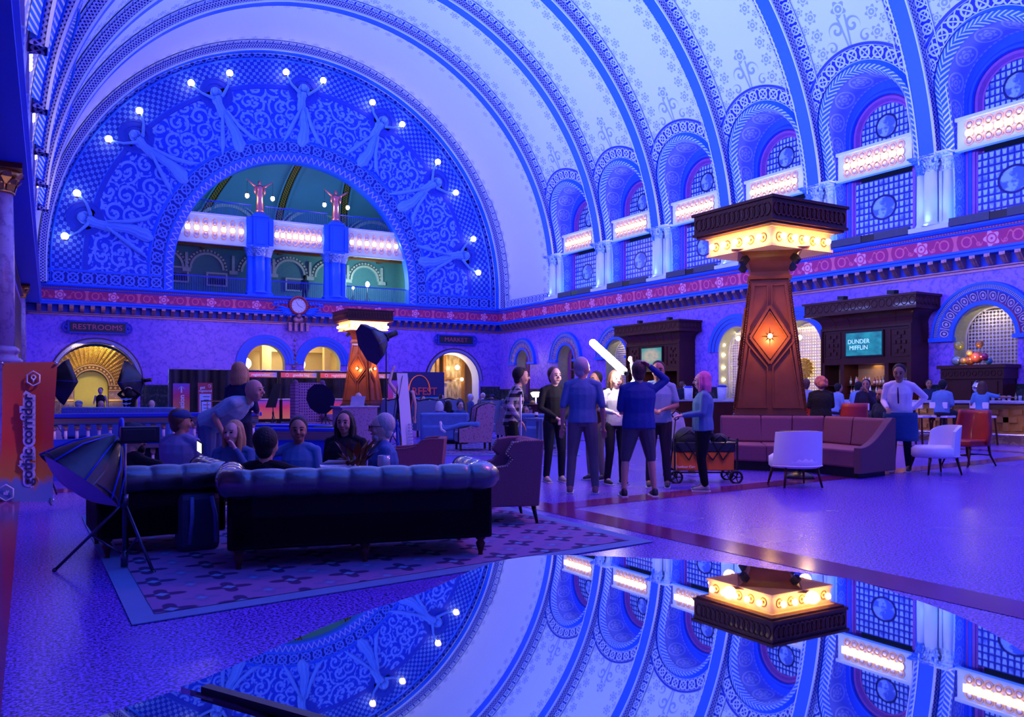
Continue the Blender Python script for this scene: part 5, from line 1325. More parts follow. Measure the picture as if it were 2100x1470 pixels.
# pipe-and-drape wall and registration booths
e = T('drape_wall', (5.2, 38.2, 0), 0, 'long black drape hung on pipes behind the registration desks', 'drape')
P(e, 'drape', M_drape, lambda b: b.grid(lambda a, c: (11.7*a, .06*math.sin(a*11.7*2*PI/.32)+.02*math.sin(a*97), .03+2.34*c), 420, 1))
P(e, 'crossbar', M_chrome, lambda b: b.cyl((0, 0, 2.39), (11.7, 0, 2.39), .02, n=8))
for i in range(4): P(e, 'upright_pole', M_chrome, lambda b: b.cyl((11.7*i/3, .1, 0), (11.7*i/3, .1, 2.4), .02, n=8))
for i, (x, body, low) in enumerate(((7.85, 'registration', ''), (9.65, 'goodie bag', 'shop'), (11.45, 'registration', 'learn'), (13.25, 'goodie bag', ''))):
    e = T('registration_booth', (x, 37.0, 0), 0, 'booth frame with orange header reading %s, %s' % (body, ('farthest left', 'second from the left', 'third from the left, beside the lantern pillar', 'behind the far lantern pillar')[i]), 'booth', 'registration booths')
    P(e, 'frame', M_black, lambda b: (b.b2((-.06, -.05, 0), (.04, .05, 2.3)), b.b2((1.66, -.05, 0), (1.76, .05, 2.3)), b.b2((0, -.04, 2.02), (1.7, .04, 2.07)), b.b2((0, -.04, 2.26), (1.7, .04, 2.3)), b.b2((0, -.05, .12), (1.7, .05, .22))))
    P(e, 'header_panel', M_sunh, lambda b: b.poly([(.04, -.045, 2.06), (1.66, -.045, 2.06), (1.66, -.045, 2.27), (.04, -.045, 2.27)], [(0, 0), (1, 0), (1, 1), (0, 1)]))
    text(body, .17, e, (.95, -.055, 2.165), FRONT, M_white, off=.004)
    P(e, 'hexagon_badge', M_white, lambda b: b.tube([(.32+.07*math.cos(k*PI/3+PI/6), -.055, 2.165+.07*math.sin(k*PI/3+PI/6)) for k in range(6)], .012, 5, True))
    P(e, 'counter_top', M_stone, lambda b: b.b2((0, -.45, 1.06), (1.7, .04, 1.11)))
    P(e, 'sunset_panel', M_sunset, lambda b: b.poly([(.02, -.40, .22), (1.68, -.40, .22), (1.68, -.40, 1.06), (.02, -.40, 1.06)], [(0, 0), (1, 0), (1, 1), (0, 1)]))
    if low: text(low, .22, e, (1.35, -.41, .45), FRONT, M_white, off=.006)
# backdrop with the arch
e = T('event_backdrop', (14.0, 33.2, 0), 0, 'dark blue event backdrop with orange arch and block letters RFEST by the market archway', 'backdrop')
P(e, 'printed_panel', simple('navy_backdrop_print', (.015, .02, .12), .6), lambda b: b.b2((0, 0, 0), (1.95, .05, 2.28)))
P(e, 'skyline_band', M_sunset, lambda b: b.poly([(0, -.01, .1), (1.95, -.01, .1), (1.95, -.01, .9), (1.5, -.01, 1.15), (1.1, -.01, .95), (.5, -.01, 1.2), (0, -.01, .9)], [(0, 0), (1, 0), (1, .6), (.8, .8), (.6, .6), (.3, .9), (0, .6)]))
P(e, 'orange_arch', emit('glowing_arch_print', (.9, .15, .02), .25), lambda b: b.tube([(.75+.5*math.sin(a), -.01, 1.35+.78*math.cos(a)**.8 if math.cos(a) > 0 else 1.35) for a in [R(-88+11*k) for k in range(17)]], [.035-.02*math.cos(R(-88+11*k)) for k in range(17)], 5))  # printed arch given a faint glow of its own, no lamp there
text('RFEST', .46, e, (.98, -.02, 1.42), FRONT, simple('red_block_letters', (.65, .08, .08), .5, var=0), off=.008, ext=.01)
P(e, 'letter_strip', M_scr, lambda b: b.b2((.15, -.012, 1.12), (1.8, -.002, 1.18)))  # cyan strip printed below the letters
e = T('event_banner', (13.35, 33.4, 0), 0, 'narrow orange and blue banner with vertical word photos beside the backdrop', 'banner', 'upright event banners')
P(e, 'print', M_sunset, lambda b: b.poly([(0, 0, 0), (.55, 0, 0), (.55, 0, 1.9), (0, 0, 1.9)], [(0, .2), (1, .2), (1, 1), (0, 1)])); text('photos', .26, e, (.30, -.012, 1.05), (PI/2, -PI/2, 0), M_white, off=.006)
e = T('event_banner', (15.6, 36.5, -.08), 0, 'low dark red banner right of the backdrop near the market archway', 'banner', 'upright event banners')
P(e, 'print', grad('dusk_print', [(0, (.5, .03, .05)), (.6, (.4, .03, .06)), (1, (.04, .03, .14))]), lambda b: b.poly([(.4, 0, .1), (1.1, 0, .1), (1.1, 0, 1.65), (.4, 0, 1.65)], [(0, 0), (1, 0), (1, 1), (0, 1)]))
# small banners behind the balustrade
p = W_(372, 31.5); e = T('event_banner', p, 0, 'orange banner with arrow and vertical word registration in front of the black drape', 'banner', 'upright event banners')
P(e, 'print', M_sunset, lambda b: b.poly([(-.30, 0, .05), (.30, 0, .05), (.30, 0, 1.72), (-.30, 0, 1.72)], [(0, -.3), (1, -.3), (1, 1), (0, 1)]))
text('registration', .26, e, (.02, -.012, .68), (PI/2, -PI/2, 0), M_white, off=.006)
P(e, 'arrow', M_white, lambda b: (b.bar((0, -.012, 1.36), (0, -.012, 1.58), .05, .01), b.bar((0, -.012, 1.62), (-.11, -.012, 1.50), .045, .01), b.bar((0, -.012, 1.62), (.11, -.012, 1.50), .045, .01)))
P(e, 'stand', M_black, lambda b: (b.bar((0, .03, 0), (0, .03, 1.7), .02), b.bar((-.3, .1, .02), (.3, .1, .02), .03)))
p = W_(421, 31.5); e = T('sign_board', p, 0, 'red board reading get registered with a white list panel', 'sign')
P(e, 'board', simple('red_board_print', (.55, .06, .08), .5), lambda b: b.b2((-.26, 0, 0), (.26, .03, 1.74)))
text('get', .15, e, (-.10, -.012, 1.56), FRONT, M_white, off=.004); text('registered', .115, e, (0, -.012, 1.43), FRONT, M_white, off=.003)
P(e, 'list_panel', simple('pale_list_panel', (.60, .66, .85), .5, var=0), lambda b: b.b2((-.21, -.006, .12), (.21, 0, 1.32)))
P(e, 'list_mark', M_ink, lambda b: [b.b2((-.08+.02*(k % 2), -.010, 1.20-.13*k-.05*(k//2)), (.16-.03*(k % 2), -.006, 1.225-.13*k-.05*(k//2))) for k in range(6)])
P(e, 'hexagon_badge', M_white, lambda b: b.tube([(.15+.055*math.cos(k*PI/3), -.01, 1.62+.055*math.sin(k*PI/3)) for k in range(6)], .01, 5, True))

# ------------------------------------------------------------------ gothic corridor banner in the left foreground
a_, c_ = W_(5, 10.15), W_(118, 10.15); mid = (a_+c_)/2; wid = (c_-a_).length
e = T('banner_stand', mid, math.atan2(c_.y-a_.y, c_.x-a_.x), 'tall orange banner with vertical words gothic corridor at the left edge', 'banner')
zt, zb = EYE+65*10.15/FPX, EYE-222*10.15/FPX
M_goth = grad('orange_red_banner_print', [(0, (.10, .22, .60)), (.12, (.12, .20, .55)), (.17, (.50, .19, .03)), (.45, (.55, .05, .03)), (.75, (.52, .07, .07)), (1, (.46, .12, .08))])
P(e, 'print', M_goth, lambda b: b.grid(lambda a, c: ((a-.5)*wid*(1-.06*math.sin(PI*c)), .05*math.sin(PI*a)*math.sin(PI*c)-.10*(1-c), zb+(zt-zb)*c+.03*(a-.5)*(c-.5)), 14, 20))
M_navy = simple('navy_lettering', (.02, .03, .12), .5, var=0); M_lilac = simple('pale_lilac_outline', (.45, .50, .95), .5, var=0)
for mat, off, d in ((M_lilac, .034, .0), (M_navy, .003, .006)):
    text('gothic corridor', .178, e, (.02, -.085-d+.01, zb+.78), (PI/2+R(2), -PI/2, 0), mat, 'outline_lettering' if off > .01 else 'lettering', ext=.002, off=off, xs=1.0)
hx = lambda cx, cz, r, k: (cx+r*math.sin(k*PI/3), 0, cz+r*math.cos(k*PI/3))
def hexa(b, cx, cz, r, w_, y): b.tube([(hx(cx, cz, r, k)[0], y, hx(cx, cz, r, k)[2]) for k in range(6)], w_, 5, True)
P(e, 'hexagon_badge', M_lilac, lambda b: hexa(b, .06, zt-.20, .09, .010, -.03))
P(e, 'pin_mark', M_lilac, lambda b: (b.tube([(.06+.026*math.cos(2*PI*k/12), -.03, zt-.185+.026*math.sin(2*PI*k/12)) for k in range(12)], .010, 5, True), b.cyl((.06, -.03, zt-.20), (.06, -.03, zt-.25), .02, .002, 6)))
P(e, 'hexagon_badge', M_lilac, lambda b: hexa(b, -wid/2+.12, zb+.13, .10, .010, -.12))
text('slf', .07, e, (-wid/2+.12, -.125, zb+.13), (PI/2, 0, 0), M_lilac, off=.003)
def stand(b):
    c0 = (0, .14, .75)
    for x_, y_, z_ in ((-wid/2, 0, zt), (wid/2, 0, zt), (-wid/2+.06, -.08, zb+.05), (wid/2-.03, -.08, zb+.05)): b.cyl(c0, (x_, y_, z_), .009, n=6)
    b.cyl((-wid/2+.05, -.08, zb+.03), (-wid/2-.02, -.55, 0), .013, n=6); b.cyl((wid/2-.04, -.08, zb+.06), (wid/2+.18, -.45, 0), .013, n=6); b.cyl(c0, (0, .6, 0), .013, n=6)
    b.cyl((-wid/2+.02, -.08, zb+.03), (-wid/2-.22, -.2, 0), .012, n=6)
P(e, 'tripod_frame', simple('grey_metal_stand', (.10, .12, .2), .3, .7), stand)
for s_, z_ in ((-1, zt), (1, zt), (1, zb+.05)): P(e, 'grommet', M_chrome, lambda b: b.ball((s_*wid/2*.98, -.02 if z_ > .5 else -.09, z_-.01), .018, 8, 6))

# ------------------------------------------------------------------ balustrades round the stairwell
M_striper = stencil('striped_rail_moulding', (.06, .14, .16), (.45, .06, .08), lambda u, v, t, tc: (v*3).frac().lt(.3, .03)*v.gt(.1, .01), 0, .4)
M_balw = simple('white_baluster_shaft', (.92, .80, .80), .4, var=.05); M_ol = simple('olive_baluster_block', (.22, .20, .12), .5)
def balustrade(p0, p1, label, tiers=True, n=18, top=1.0):
    d = Vector(p1)-Vector(p0); L = d.length; e = T('balustrade', p0, math.atan2(d.y, d.x), label, 'balustrade', 'stairwell balustrades')
    P(e, 'top_rail', M_deep, lambda b: b.b2((-.05, -.12, top-.05), (L+.05, .12, top+.01)), bevel=.01)
    P(e, 'striped_moulding', M_striper, lambda b: b.grid(lambda a, c: (L*a, -.09, top-.15+.10*c), 1, 1))
    rows = [(top-.15, .62)] if not tiers else [(top-.15, .62), (.45, .12)]
    P(e, 'middle_rail', M_deep, lambda b: (b.b2((0, -.09, .50), (L, .09, .58)), b.b2((0, -.06, .58), (L, .06, .62)), b.b2((0, -.07, top-.16), (L, .07, top-.05))))
    P(e, 'striped_moulding', M_striper, lambda b: b.grid(lambda a, c: (L*a, -.095, .46+.06*c), 1, 1))
    P(e, 'base_rail', M_deep, lambda b: b.b2((0, -.12, 0), (L, .12, .12)))
    P(e, 'backing_board', simple('dark_blue_backing', (.01, .015, .04), .7), lambda b: b.b2((0, .07, .1), (L, .09, .5)))
    for zt_, zb_ in rows:
        for i in range(n):
            x = L*(i+.5)/n; h = zt_-zb_
            o = P(e, 'baluster', M_balw, lambda b: (b.cyl((x, 0, zb_), (x, 0, zt_-.10), .026, .023, 10)))
            c = MB(); c.lathe([(.03, 0), (.028, .012), (.04, .035), (.028, .042)], (x, 0, zt_-.10), 10); c.build('cap', M_copper, o)
            c = MB(); c.box((x, 0, zt_-.03), (.075, .075, .06)); c.build('block', M_ol, o)
balustrade((.25, 14.35, 0), (3.3, 14.05, 0), 'white-columned balustrade right of the tall orange banner', True, 20)
q0, q1 = W_(500, 16.5), W_(725, 16.2)
e = T('stair_rail', q0, math.atan2(q1.y-q0.y, q1.x-q0.x), 'long low rail with red and green stripes behind the seated group', 'rail', 'striped stair rails')
Lr = (q1-q0).length
P(e, 'rail_body', M_deep, lambda b: (b.b2((0, -.1, .58), (Lr, .1, .64)), b.b2((0, -.05, 0), (Lr, .1, .5))), bevel=.01); P(e, 'striped_moulding', M_striper, lambda b: b.grid(lambda a, c: (Lr*a, -.09, .40+.18*c), 1, 1, lambda a, c: (a, c*1.6)))
q0, q1 = W_(510, 20.5), W_(655, 20.0)
e = T('stair_rail', q0, math.atan2(q1.y-q0.y, q1.x-q0.x), 'second striped rail below the patterned throne chair', 'rail', 'striped stair rails')
Lr2 = (q1-q0).length
P(e, 'rail_body', M_deep, lambda b: (b.b2((0, -.1, .50), (Lr2, .6, .56)), b.b2((0, -.05, 0), (Lr2, .55, .45))), bevel=.01); P(e, 'striped_moulding', M_striper, lambda b: b.grid(lambda a, c: (Lr2*a, -.09, .28+.22*c), 1, 1, lambda a, c: (a, c*1.6)))
P(e, 'end_block', M_striper, lambda b: b.b2((Lr2, -.3, .1), (Lr2+.5, .6, .54)))

# ------------------------------------------------------------------ rugs
def pat_rug(u, v, t, tc):
    a = (u/.42).frac()-.5; b = (v/.42).frac()-.5
    r = length(a, b); th = b.atan2(a)
    st_ = (r-.34*((th*4).cos()*.32+.75)).lt(0, .02); core = (a.abs()+b.abs()).lt(.11, .015)
    a2 = (u/.42+.5).frac()-.5; b2 = (v/.42+.5).frac()-.5; r2 = length(a2, b2); th2 = b2.atan2(a2)
    s2 = (r2-.26*((th2*4).cos()*.3+.75)).lt(0, .02); c2 = (a2.abs()+b2.abs()).lt(.09, .015)
    return [(s2, (.16, .12, .30)), (c2, (.12, .26, .46)), (st_, (.05, .03, .12)), (core, (.14, .28, .45))]
M_rug = stencil('star_patterned_rug', (.22, .13, .32), None, pat_rug, 0, .95, spec=.1)
M_rugb = simple('blue_rug_border', (.10, .20, .38), .95, var=.1)
R0, R1 = Vector((.5, 5.1, 0)), Vector((4.76, 5.65, 0)); L2 = Vector((.48, 9.9, 0)); R2 = Vector((4.78, 9.9, 0))
def rug(cs, label, b0=.16):
    c = sum(cs, Vector())/4; e = T('area_rug', c, 0, label, 'rug', 'star-patterned rugs')
    loc = [p-c for p in cs]
    P(e, 'border', M_rugb, lambda b: (b.poly([(p.x, p.y, .010) for p in loc]), [b.poly([(p.x, p.y, .004), (q.x, q.y, .004), (q.x, q.y, .010), (p.x, p.y, .010)]) for p, q in zip(loc, loc[1:]+loc[:1])]))
    inn = [p*(1-b0/max(.1, p.length)*1.35) for p in loc]
    P(e, 'patterned_field', M_rug, lambda b: b.poly([(p.x, p.y, .014) for p in inn], [(p.x, p.y) for p in inn]))
rug([R0, R1, R2, L2], 'large blue-bordered rug with star pattern under the black leather sofas')
rug([W_(850, 17.5), W_(1190, 17.5), W_(1180, 24), W_(880, 24)], 'farther star-patterned rug under the tall wing chairs')

# ------------------------------------------------------------------ seating
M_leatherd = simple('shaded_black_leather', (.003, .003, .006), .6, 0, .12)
M_leather = simple('black_button_leather', (.006, .008, .016), .36, 0, 1.0, 1.0, .3, 10, .15, 30)
def turned_leg(b, x, y, h=.16, r=.035): b.lathe([(r*.5, 0), (r*.6, .015), (r*.5, .03), (r*.75, h*.35), (r*1.15, h*.65), (r*.7, h*.8), (r*1.2, h*.88), (r*1.2, h)], (x, y, 0), 12)
def chesterfield(loc, rz, L, Dp, label, seats=3, top=.76):
    e = T('chesterfield_sofa', loc, rz, label, 'sofa', 'black leather sofas'); hx_, hy = L/2, Dp/2; rr = .115
    P(e, 'base', M_leatherd, lambda b: (b.b2((-hx_, -hy, .16), (hx_, hy, .42))), bevel=.02)
    def bk_(b):
        b.b2((-hx_, -hy, .16), (hx_, -hy+.20, top-.10)); b.b2((-hx_, -hy, .16), (-hx_+.20, hy, top-.10)); b.b2((hx_-.20, -hy, .16), (hx_, hy, top-.10))
    P(e, 'back_and_arms', M_leatherd, bk_, bevel=.03)
    def roll(b):
        pts = []; rad = []
        path = [(-hx_+.02, hy), (-hx_+.02, -hy+.10), (-hx_+.10, -hy+.02), (hx_-.10, -hy+.02), (hx_-.02, -hy+.10), (hx_-.02, hy)]
        seg = []; s = 0
        for (x0, y0), (x1, y1) in zip(path, path[1:]):
            l = math.hypot(x1-x0, y1-y0); n = max(2, int(l/.018))
            for k in range(n): seg.append((x0+(x1-x0)*k/n, y0+(y1-y0)*k/n, s+l*k/n))
            s += l
        seg.append((*path[-1], s))
        for x, y, q in seg:
            ph = abs(math.sin(PI*q/.235)); pts.append((x, y, top-rr)); rad.append(rr*(.84+.16*ph**.35))
        b.tube(pts, rad, 18)
        for x in (-hx_+.02, hx_-.02): b.at((x, hy, top-rr), 0, -PI/2); b.lathe([(rr, 0), (rr*.9, .02), (rr*.3, .03), (0, .03)], n=18); b.at()
    P(e, 'rolled_top', M_leather, roll)
    for i in range(seats):
        w_ = (L-.42)/seats; x = -hx_+.21+w_*(i+.5)
        P(e, 'seat_cushion', M_leather, lambda b: b.b2((x-w_/2+.005, -hy+.2, .38), (x+w_/2-.005, hy+.02, .50)), bevel=.03)
    for x in (-hx_+.08, hx_-.08):
        for y in (-hy+.07, hy-.07): P(e, 'leg', M_wood, lambda b: turned_leg(b, x, y, .165))
    if L > 1.5: P(e, 'leg', M_wood, lambda b: turned_leg(b, 0, -hy+.07, .165)); P(e, 'leg', M_wood, lambda b: turned_leg(b, 0, hy-.07, .165))
    return e
fx = (.217, .976)
chesterfield((2.23+.43*fx[0], 6.02+.43*fx[1], 0), facing(*fx), 2.02, .86, 'long black buttoned leather sofa seen from behind on the rug', 3)
chesterfield((.93, 7.66, 0), R(2), .98, .88, 'black leather armchair behind the left end of the long sofa', 1, .74)
M_velvet = simple('plum_upholstery', (.24, .06, .11), .8, var=.2, scale=60, bump=.3, bscale=120)
M_greyblue = simple('grey_blue_upholstery', (.14, .18, .34), .75, var=.12, scale=40)
M_nail = simple('brass_nailheads', (.8, .6, .35), .25, .9, var=0)
def wing_chair(loc, rz, label, w=.78, d=.80, h=.84, out=None, ins=None, group='wing chairs', wood=M_black, seat=.42, legh=.17):
    """front = +y"""
    e = T('wing_chair', loc, rz, label, 'armchair', group); out = out or M_velvet; ins = ins or M_greyblue; hw, hd = w/2, d/2
    P(e, 'seat', ins, lambda b: b.b2((-hw+.09, -hd+.12, legh+.02), (hw-.09, hd, seat)), bevel=.03)
    P(e, 'backrest', out, lambda b: b.extr([(-hd, legh+.02), (-hd+.13, legh+.02), (-hd+.10, h-.03), (-hd+.04, h), (-hd-.05, h)], -hw+.03, hw-.03, 'x'), bevel=.015)
    P(e, 'inner_back', ins, lambda b: b.extr([(-hd+.135, seat-.04), (-hd+.20, seat-.02), (-hd+.14, h-.04), (-hd+.105, h-.05)], -hw+.09, hw-.09, 'x'), bevel=.02)
    prof_ = [(-hd, legh+.02), (hd-.03, legh+.02), (hd, .40), (hd-.02, .56), (hd-.22, .57), (-hd+.33, .60), (-hd+.28, .66), (-hd+.34, h-.13), (-hd+.27, h-.02), (-hd+.15, h), (-hd-.05, h)]
    for s_ in (-1, 1):
        x0, x1 = sorted((s_*hw, s_*(hw-.10)))
        P(e, 'side_wing', out, lambda b: b.extr(prof_, x0, x1, 'x'), bevel=.015)
        def nails(b):
            for (y0, z0), (y1, z1) in zip(prof_[1:], prof_[2:]):
                l = math.hypot(y1-y0, z1-z0); n = max(1, int(l/.022))
                for k in range(n): b.box((s_*(hw+.002), y0+(y1-y0)*k/n, z0+(z1-z0)*k/n), (.008, .012, .012))
        P(e, 'nailhead_trim', M_nail, nails)
    for x in (-hw+.06, hw-.06):
        for y in (-hd+.05, hd-.07): P(e, 'leg', wood, lambda b: b.cyl((x, y, legh+.03), (x*1.03, y*1.12, 0), .026, .014, 8))
    return e
wing_chair(W_(1012, 8.55), facing(-.93, .30), 'plum wing chair with nailheads at the right end of the long sofa', w=.80, d=.78, h=.85)
wing_chair(W_(856, 11.6), facing(-.8, .45), 'low grey tub chair with nailheads right of the man in glasses', w=.74, d=.7, h=.70, seat=.40)
def tallback(loc, rz, label, w=.78, h=1.06, group='tall wing chairs', out=None):
    e = T('tall_chair', loc, rz, label, 'armchair', group); hw = w/2; out = out or M_figured
    pf = [(-.40, .20), (.36, .20), (.36, .52), (.14, .56), (-.02, .68), (-.06, .98), (-.16, h), (-.34, h+.05), (-.48, h)]
    for s_ in (-1, 1):
        x0, x1 = sorted((s_*hw, s_*(hw-.07))); P(e, 'side_wing', out, lambda b: b.extr(pf, x0, x1, 'x'), bevel=.01)
        P(e, 'dark_edging', M_black, lambda b: b.tube([(s_*(hw-.03), y, z) for y, z in pf[1:]], .028, 6))
    P(e, 'backrest', out, lambda b: b.extr([(-.40, .2), (-.28, .2), (-.36, h+.02), (-.48, h+.02)], -hw+.03, hw-.03, 'x'))
    P(e, 'top_edging', M_black, lambda b: b.tube([(-hw+.03, -.46, h), (-hw*.5, -.46, h+.03), (0, -.46, h+.07), (hw*.5, -.46, h+.03), (hw-.03, -.46, h)], .028, 6))
    P(e, 'seat', M_greyblue, lambda b: b.b2((-hw+.08, -.3, .2), (hw-.08, .38, .44)), bevel=.03)
    for x in (-hw+.06, hw-.06):
        for y in (-.36, .32): P(e, 'leg', M_black, lambda b: b.bar((x, y, 0), (x, y, .22), .05))
    return e
M_figured = stencil('figured_damask', (.34, .20, .34), (.16, .09, .18), lambda u, v, t, tc: (noise_of(t, tc, 26)).gt(.60, .04), 0, .7, coord='Object')
tallback(W_(968, 19.2), facing(-.75, .25), 'tall wing chair with patterned side and black edging facing left', h=1.05)
tallback(W_(1052, 22.5), facing(.2, 1), 'patterned chair half hidden behind the man on crutches', h=.9)
tallback(W_(1012, 24.5), facing(-.3, -1), 'tall dark-edged chair at the back left of the man on crutches', h=1.1, out=M_greyblue)
tallback(W_(935, 27.5), facing(.1, -1), 'tall blue chair with black edging behind the banquette', h=1.1, out=M_greyblue)
tallback(W_(867, 25.5), facing(.0, 1), 'tall blue chair right of the white leaning banner', h=1.1, out=M_greyblue)
tallback(W_(805, 24.5), facing(.0, 1), 'tall blue chair left of the white leaning banner', h=1.12, out=M_greyblue)
def banquette(p0, p1, label, h=.82, mat=None):
    d = Vector(p1)-Vector(p0); L = d.length; e = T('banquette', p0, math.atan2(d.y, d.x), label, 'bench', 'blue banquettes'); mat = mat or M_bluel
    P(e, 'backrest', mat, lambda b: b.b2((0, -.12, .1), (L, .10, h)), bevel=.05)
    P(e, 'rolled_panel', mat, lambda b: b.b2((.05, -.20, .12), (L-.05, -.08, h*.62)), bevel=.06)
    P(e, 'seat', mat, lambda b: b.b2((0, .1, .12), (L, .65, .45)), bevel=.04)
    P(e, 'nailhead_trim', M_nail, lambda b: [b.box((.06+i*.09, -.125, h-.10), (.018, .012, .018)) for i in range(int(L/.09)-1)])
    P(e, 'plinth', M_black, lambda b: b.b2((.03, -.08, 0), (L-.03, .6, .12)))
M_bluel = simple('blue_leather', (.10, .20, .50), .35, 0, .5, .2)
banquette(W_(862, 21.5), W_(962, 21.5), 'long blue leather banquette with nailhead trim left of the tall chair')
banquette(W_(1068, 21.0), W_(1128, 20.5), 'short blue leather banquette right of the crutches')
banquette(W_(130, 23), W_(360, 22.6), 'blue sofa backs beyond the balustrade', .95)
# patterned throne chair with umbrella softbox
M_tuft = stencil('diamond_tufted_fabric', (.42, .16, .32), (.12, .03, .10), lambda u, v, t, tc: length((u*14+v*0).frac()-.5, (v*14).frac()-.5).lt(.22, .08), .6, .6, coord='Object')
M_tuft.node_tree.nodes
def thr(loc, rz):
    e = T('throne_chair', loc, rz, 'very tall tufted throne chair in front of the registration booths', 'chair')
    m = stencil('tufted_throne_fabric', (.45, .18, .35), (.12, .03, .12), lambda u, v, t, tc: length((u*9).frac()-.5, (v*14).frac()-.5).lt(.28, .08), .6)
    P(e, 'backrest', m, lambda b: (b.grid(lambda a, c: (-.36+.72*a, -.22, .5+1.15*c), 1, 1), b.b2((-.38, -.21, .5), (.38, -.1, 1.65))))
    for s_ in (-1, 1): P(e, 'side_post', m, lambda b: (b.b2((s_*.44-.06, -.3, .3), (s_*.44+.06, .05, 1.62)), b.ball((s_*.44, -.2, 1.66), .08, 10, 8)))
    P(e, 'seat', m, lambda b: (b.b2((-.48, -.85, 0), (.48, -.1, .46)), b.grid(lambda a, c: (-.48+.96*a, -.855, .12+.34*c), 1, 1)))
    for s_ in (-1, 1): P(e, 'armrest', m, lambda b: b.cyl((s_*.44, -.8, .62), (s_*.44, -.2, .62), .09, n=12))
thr(W_(628, 25.0), R(10))
# curved booth in front of the near lantern pillar
def booth():
    e = T('curved_booth', (0, 0, 0), 0, 'curved plum fabric booth bench wrapping the near lantern pillar', 'booth bench')
    back = [W_(1478, 15.3), W_(1560, 15.05), W_(1690, 14.9), W_(1815, 13.35)]
    frnt = [W_(1500, 14.25), W_(1572, 13.95), W_(1650, 13.75), W_(1752, 12.75)]
    ctr = (W_(1577, 16))
    for i in range(3):
        b0, b1, f0, f1 = back[i], back[i+1], frnt[i], frnt[i+1]
        nb = ((b0-f0).normalized()+(b1-f1).normalized())/2*.16
        def q(p, z): return (p.x, p.y, z)
        def seatf(b): 
            A = [b.add(q(p, .16)) for p in (f0, f1, b1, b0)]; B = [b.add(q(p, .44)) for p in (f0, f1, b1, b0)]
            b.face(A[::-1]); b.face(B)
            for k in range(4): b.face((A[k], A[(k+1) % 4], B[(k+1) % 4], B[k]))
        P(e, 'seat', M_velvet, seatf, bevel=.03)
        n = 2 if i else 1
        for j in range(n):
            t0, t1 = j/n+.004, (j+1)/n-.004
            p0, p1 = b0.lerp(b1, t0), b0.lerp(b1, t1)
            def bf(b):
                I = []
                for p in (p0, p1):
                    for dd, z in ((-.02, .40), (-.12, .46), (0, .88), (.05, .92), (.14, .90), (.14, .1)): I.append(b.add(q(p+nb/.16*dd, z)))
                for k in range(6): b.face((I[k], I[(k+1) % 6], I[6+(k+1) % 6], I[6+k]))
                b.face(I[:6][::-1]); b.face(I[6:])
            P(e, 'back_cushion', M_velvet, bf, bevel=.02)
        P(e, 'plinth', M_black, lambda b: b.extr([(p.x, p.y) for p in (f0.lerp(b0, .12), f1.lerp(b1, .12), b1, b0)], 0, .16, 'z'))
    # sloping end arm
    f1, b1 = frnt[3], back[3]; d = (b1-f1); dn = d.normalized(); sd = Vector((dn.y, -dn.x, 0))
    def arm(b):
        L = d.length+.12
        pf = [(-.02, .08), (L, .08), (L, .92), (L-.10, .93)]+[(L-.12-(L-.10)*t, .93-.45*math.sin(PI/2*t)) for t in [k/8 for k in range(1, 9)]]
        A = [b.add((f1.x+dn.x*s, f1.y+dn.y*s, z)) for s, z in pf]; B = [b.add((f1.x+dn.x*s+sd.x*.12, f1.y+dn.y*s+sd.y*.12, z)) for s, z in pf]
        b.face(A[::-1]); b.face(B)
        for k in range(len(pf)): b.face((A[k], A[(k+1) % len(pf)], B[(k+1) % len(pf)], B[k]))
    P(e, 'end_arm', simple('dark_plum_side', (.16, .05, .08), .8, var=.15, scale=50), arm, bevel=.012)
booth()
M_whitel = simple('white_leather', (.92, .84, 1), .4, 0, .5, .1, .06)
def tub(loc, rz, label, mat=None, hole=False):
    e = T('tub_chair', loc, rz, label, 'chair', 'white tub chairs'); mat = mat or M_whitel
    def shell(b):
        n = 20; t0, t1 = (R(195), R(345))
        def f(a, c, r):
            th = t0+(t1-t0)*a; s = abs(a-.5)*2
            top = .80-.02*s if not hole else .80-.10*s**4
            return (r*(1.05-.06*c)*math.cos(th), r*math.sin(th)*1.0+.03-.05*c, .32+(top-.32)*c)
        b.grid(lambda a, c: f(a, c, .36), n, 6); b.grid(lambda a, c: f(a, c, .30), n, 6, flip=True)
        b.grid(lambda a, c: f(a, 1, .36-.06*c), n, 1); b.grid(lambda a, c: f(a, 0, .36-.06*c), n, 1)
        b.grid(lambda a, c: f(0, a, .36-.06*c), 6, 1); b.grid(lambda a, c: f(1, a, .36-.06*c), 6, 1)
    P(e, 'backrest', mat, shell)
    P(e, 'seat', mat, lambda b: b.lathe([(.05, .27), (.33, .27), (.36, .30), (.36, .42), (.30, .46), (0, .47)], (0, .02, 0), 24), )
    P(e, 'piping', mat, lambda b: b.tube([(.375*math.cos(R(195+150*k/20)), .37*math.sin(R(195+150*k/20))+.03, .30) for k in range(21)], .01, 5))
    for x, y in ((-.22, -.2), (.22, -.2), (-.22, .24), (.22, .24)): P(e, 'leg', M_wood, lambda b: b.cyl((x, y, .30), (x*1.25, y*1.3, 0), .026, .014, 8))
    return e
tub(W_(1631, 11.75), facing(.42, .9), 'white leather tub chair seen from behind in front of the curved booth')
tub(W_(1920, 13.6), facing(-.9, .42), 'white leather tub chair at the right, turned left beside the waiter', hole=True)
M_redl = simple('red_leather', (.42, .03, .03), .4, 0, .5, .15)
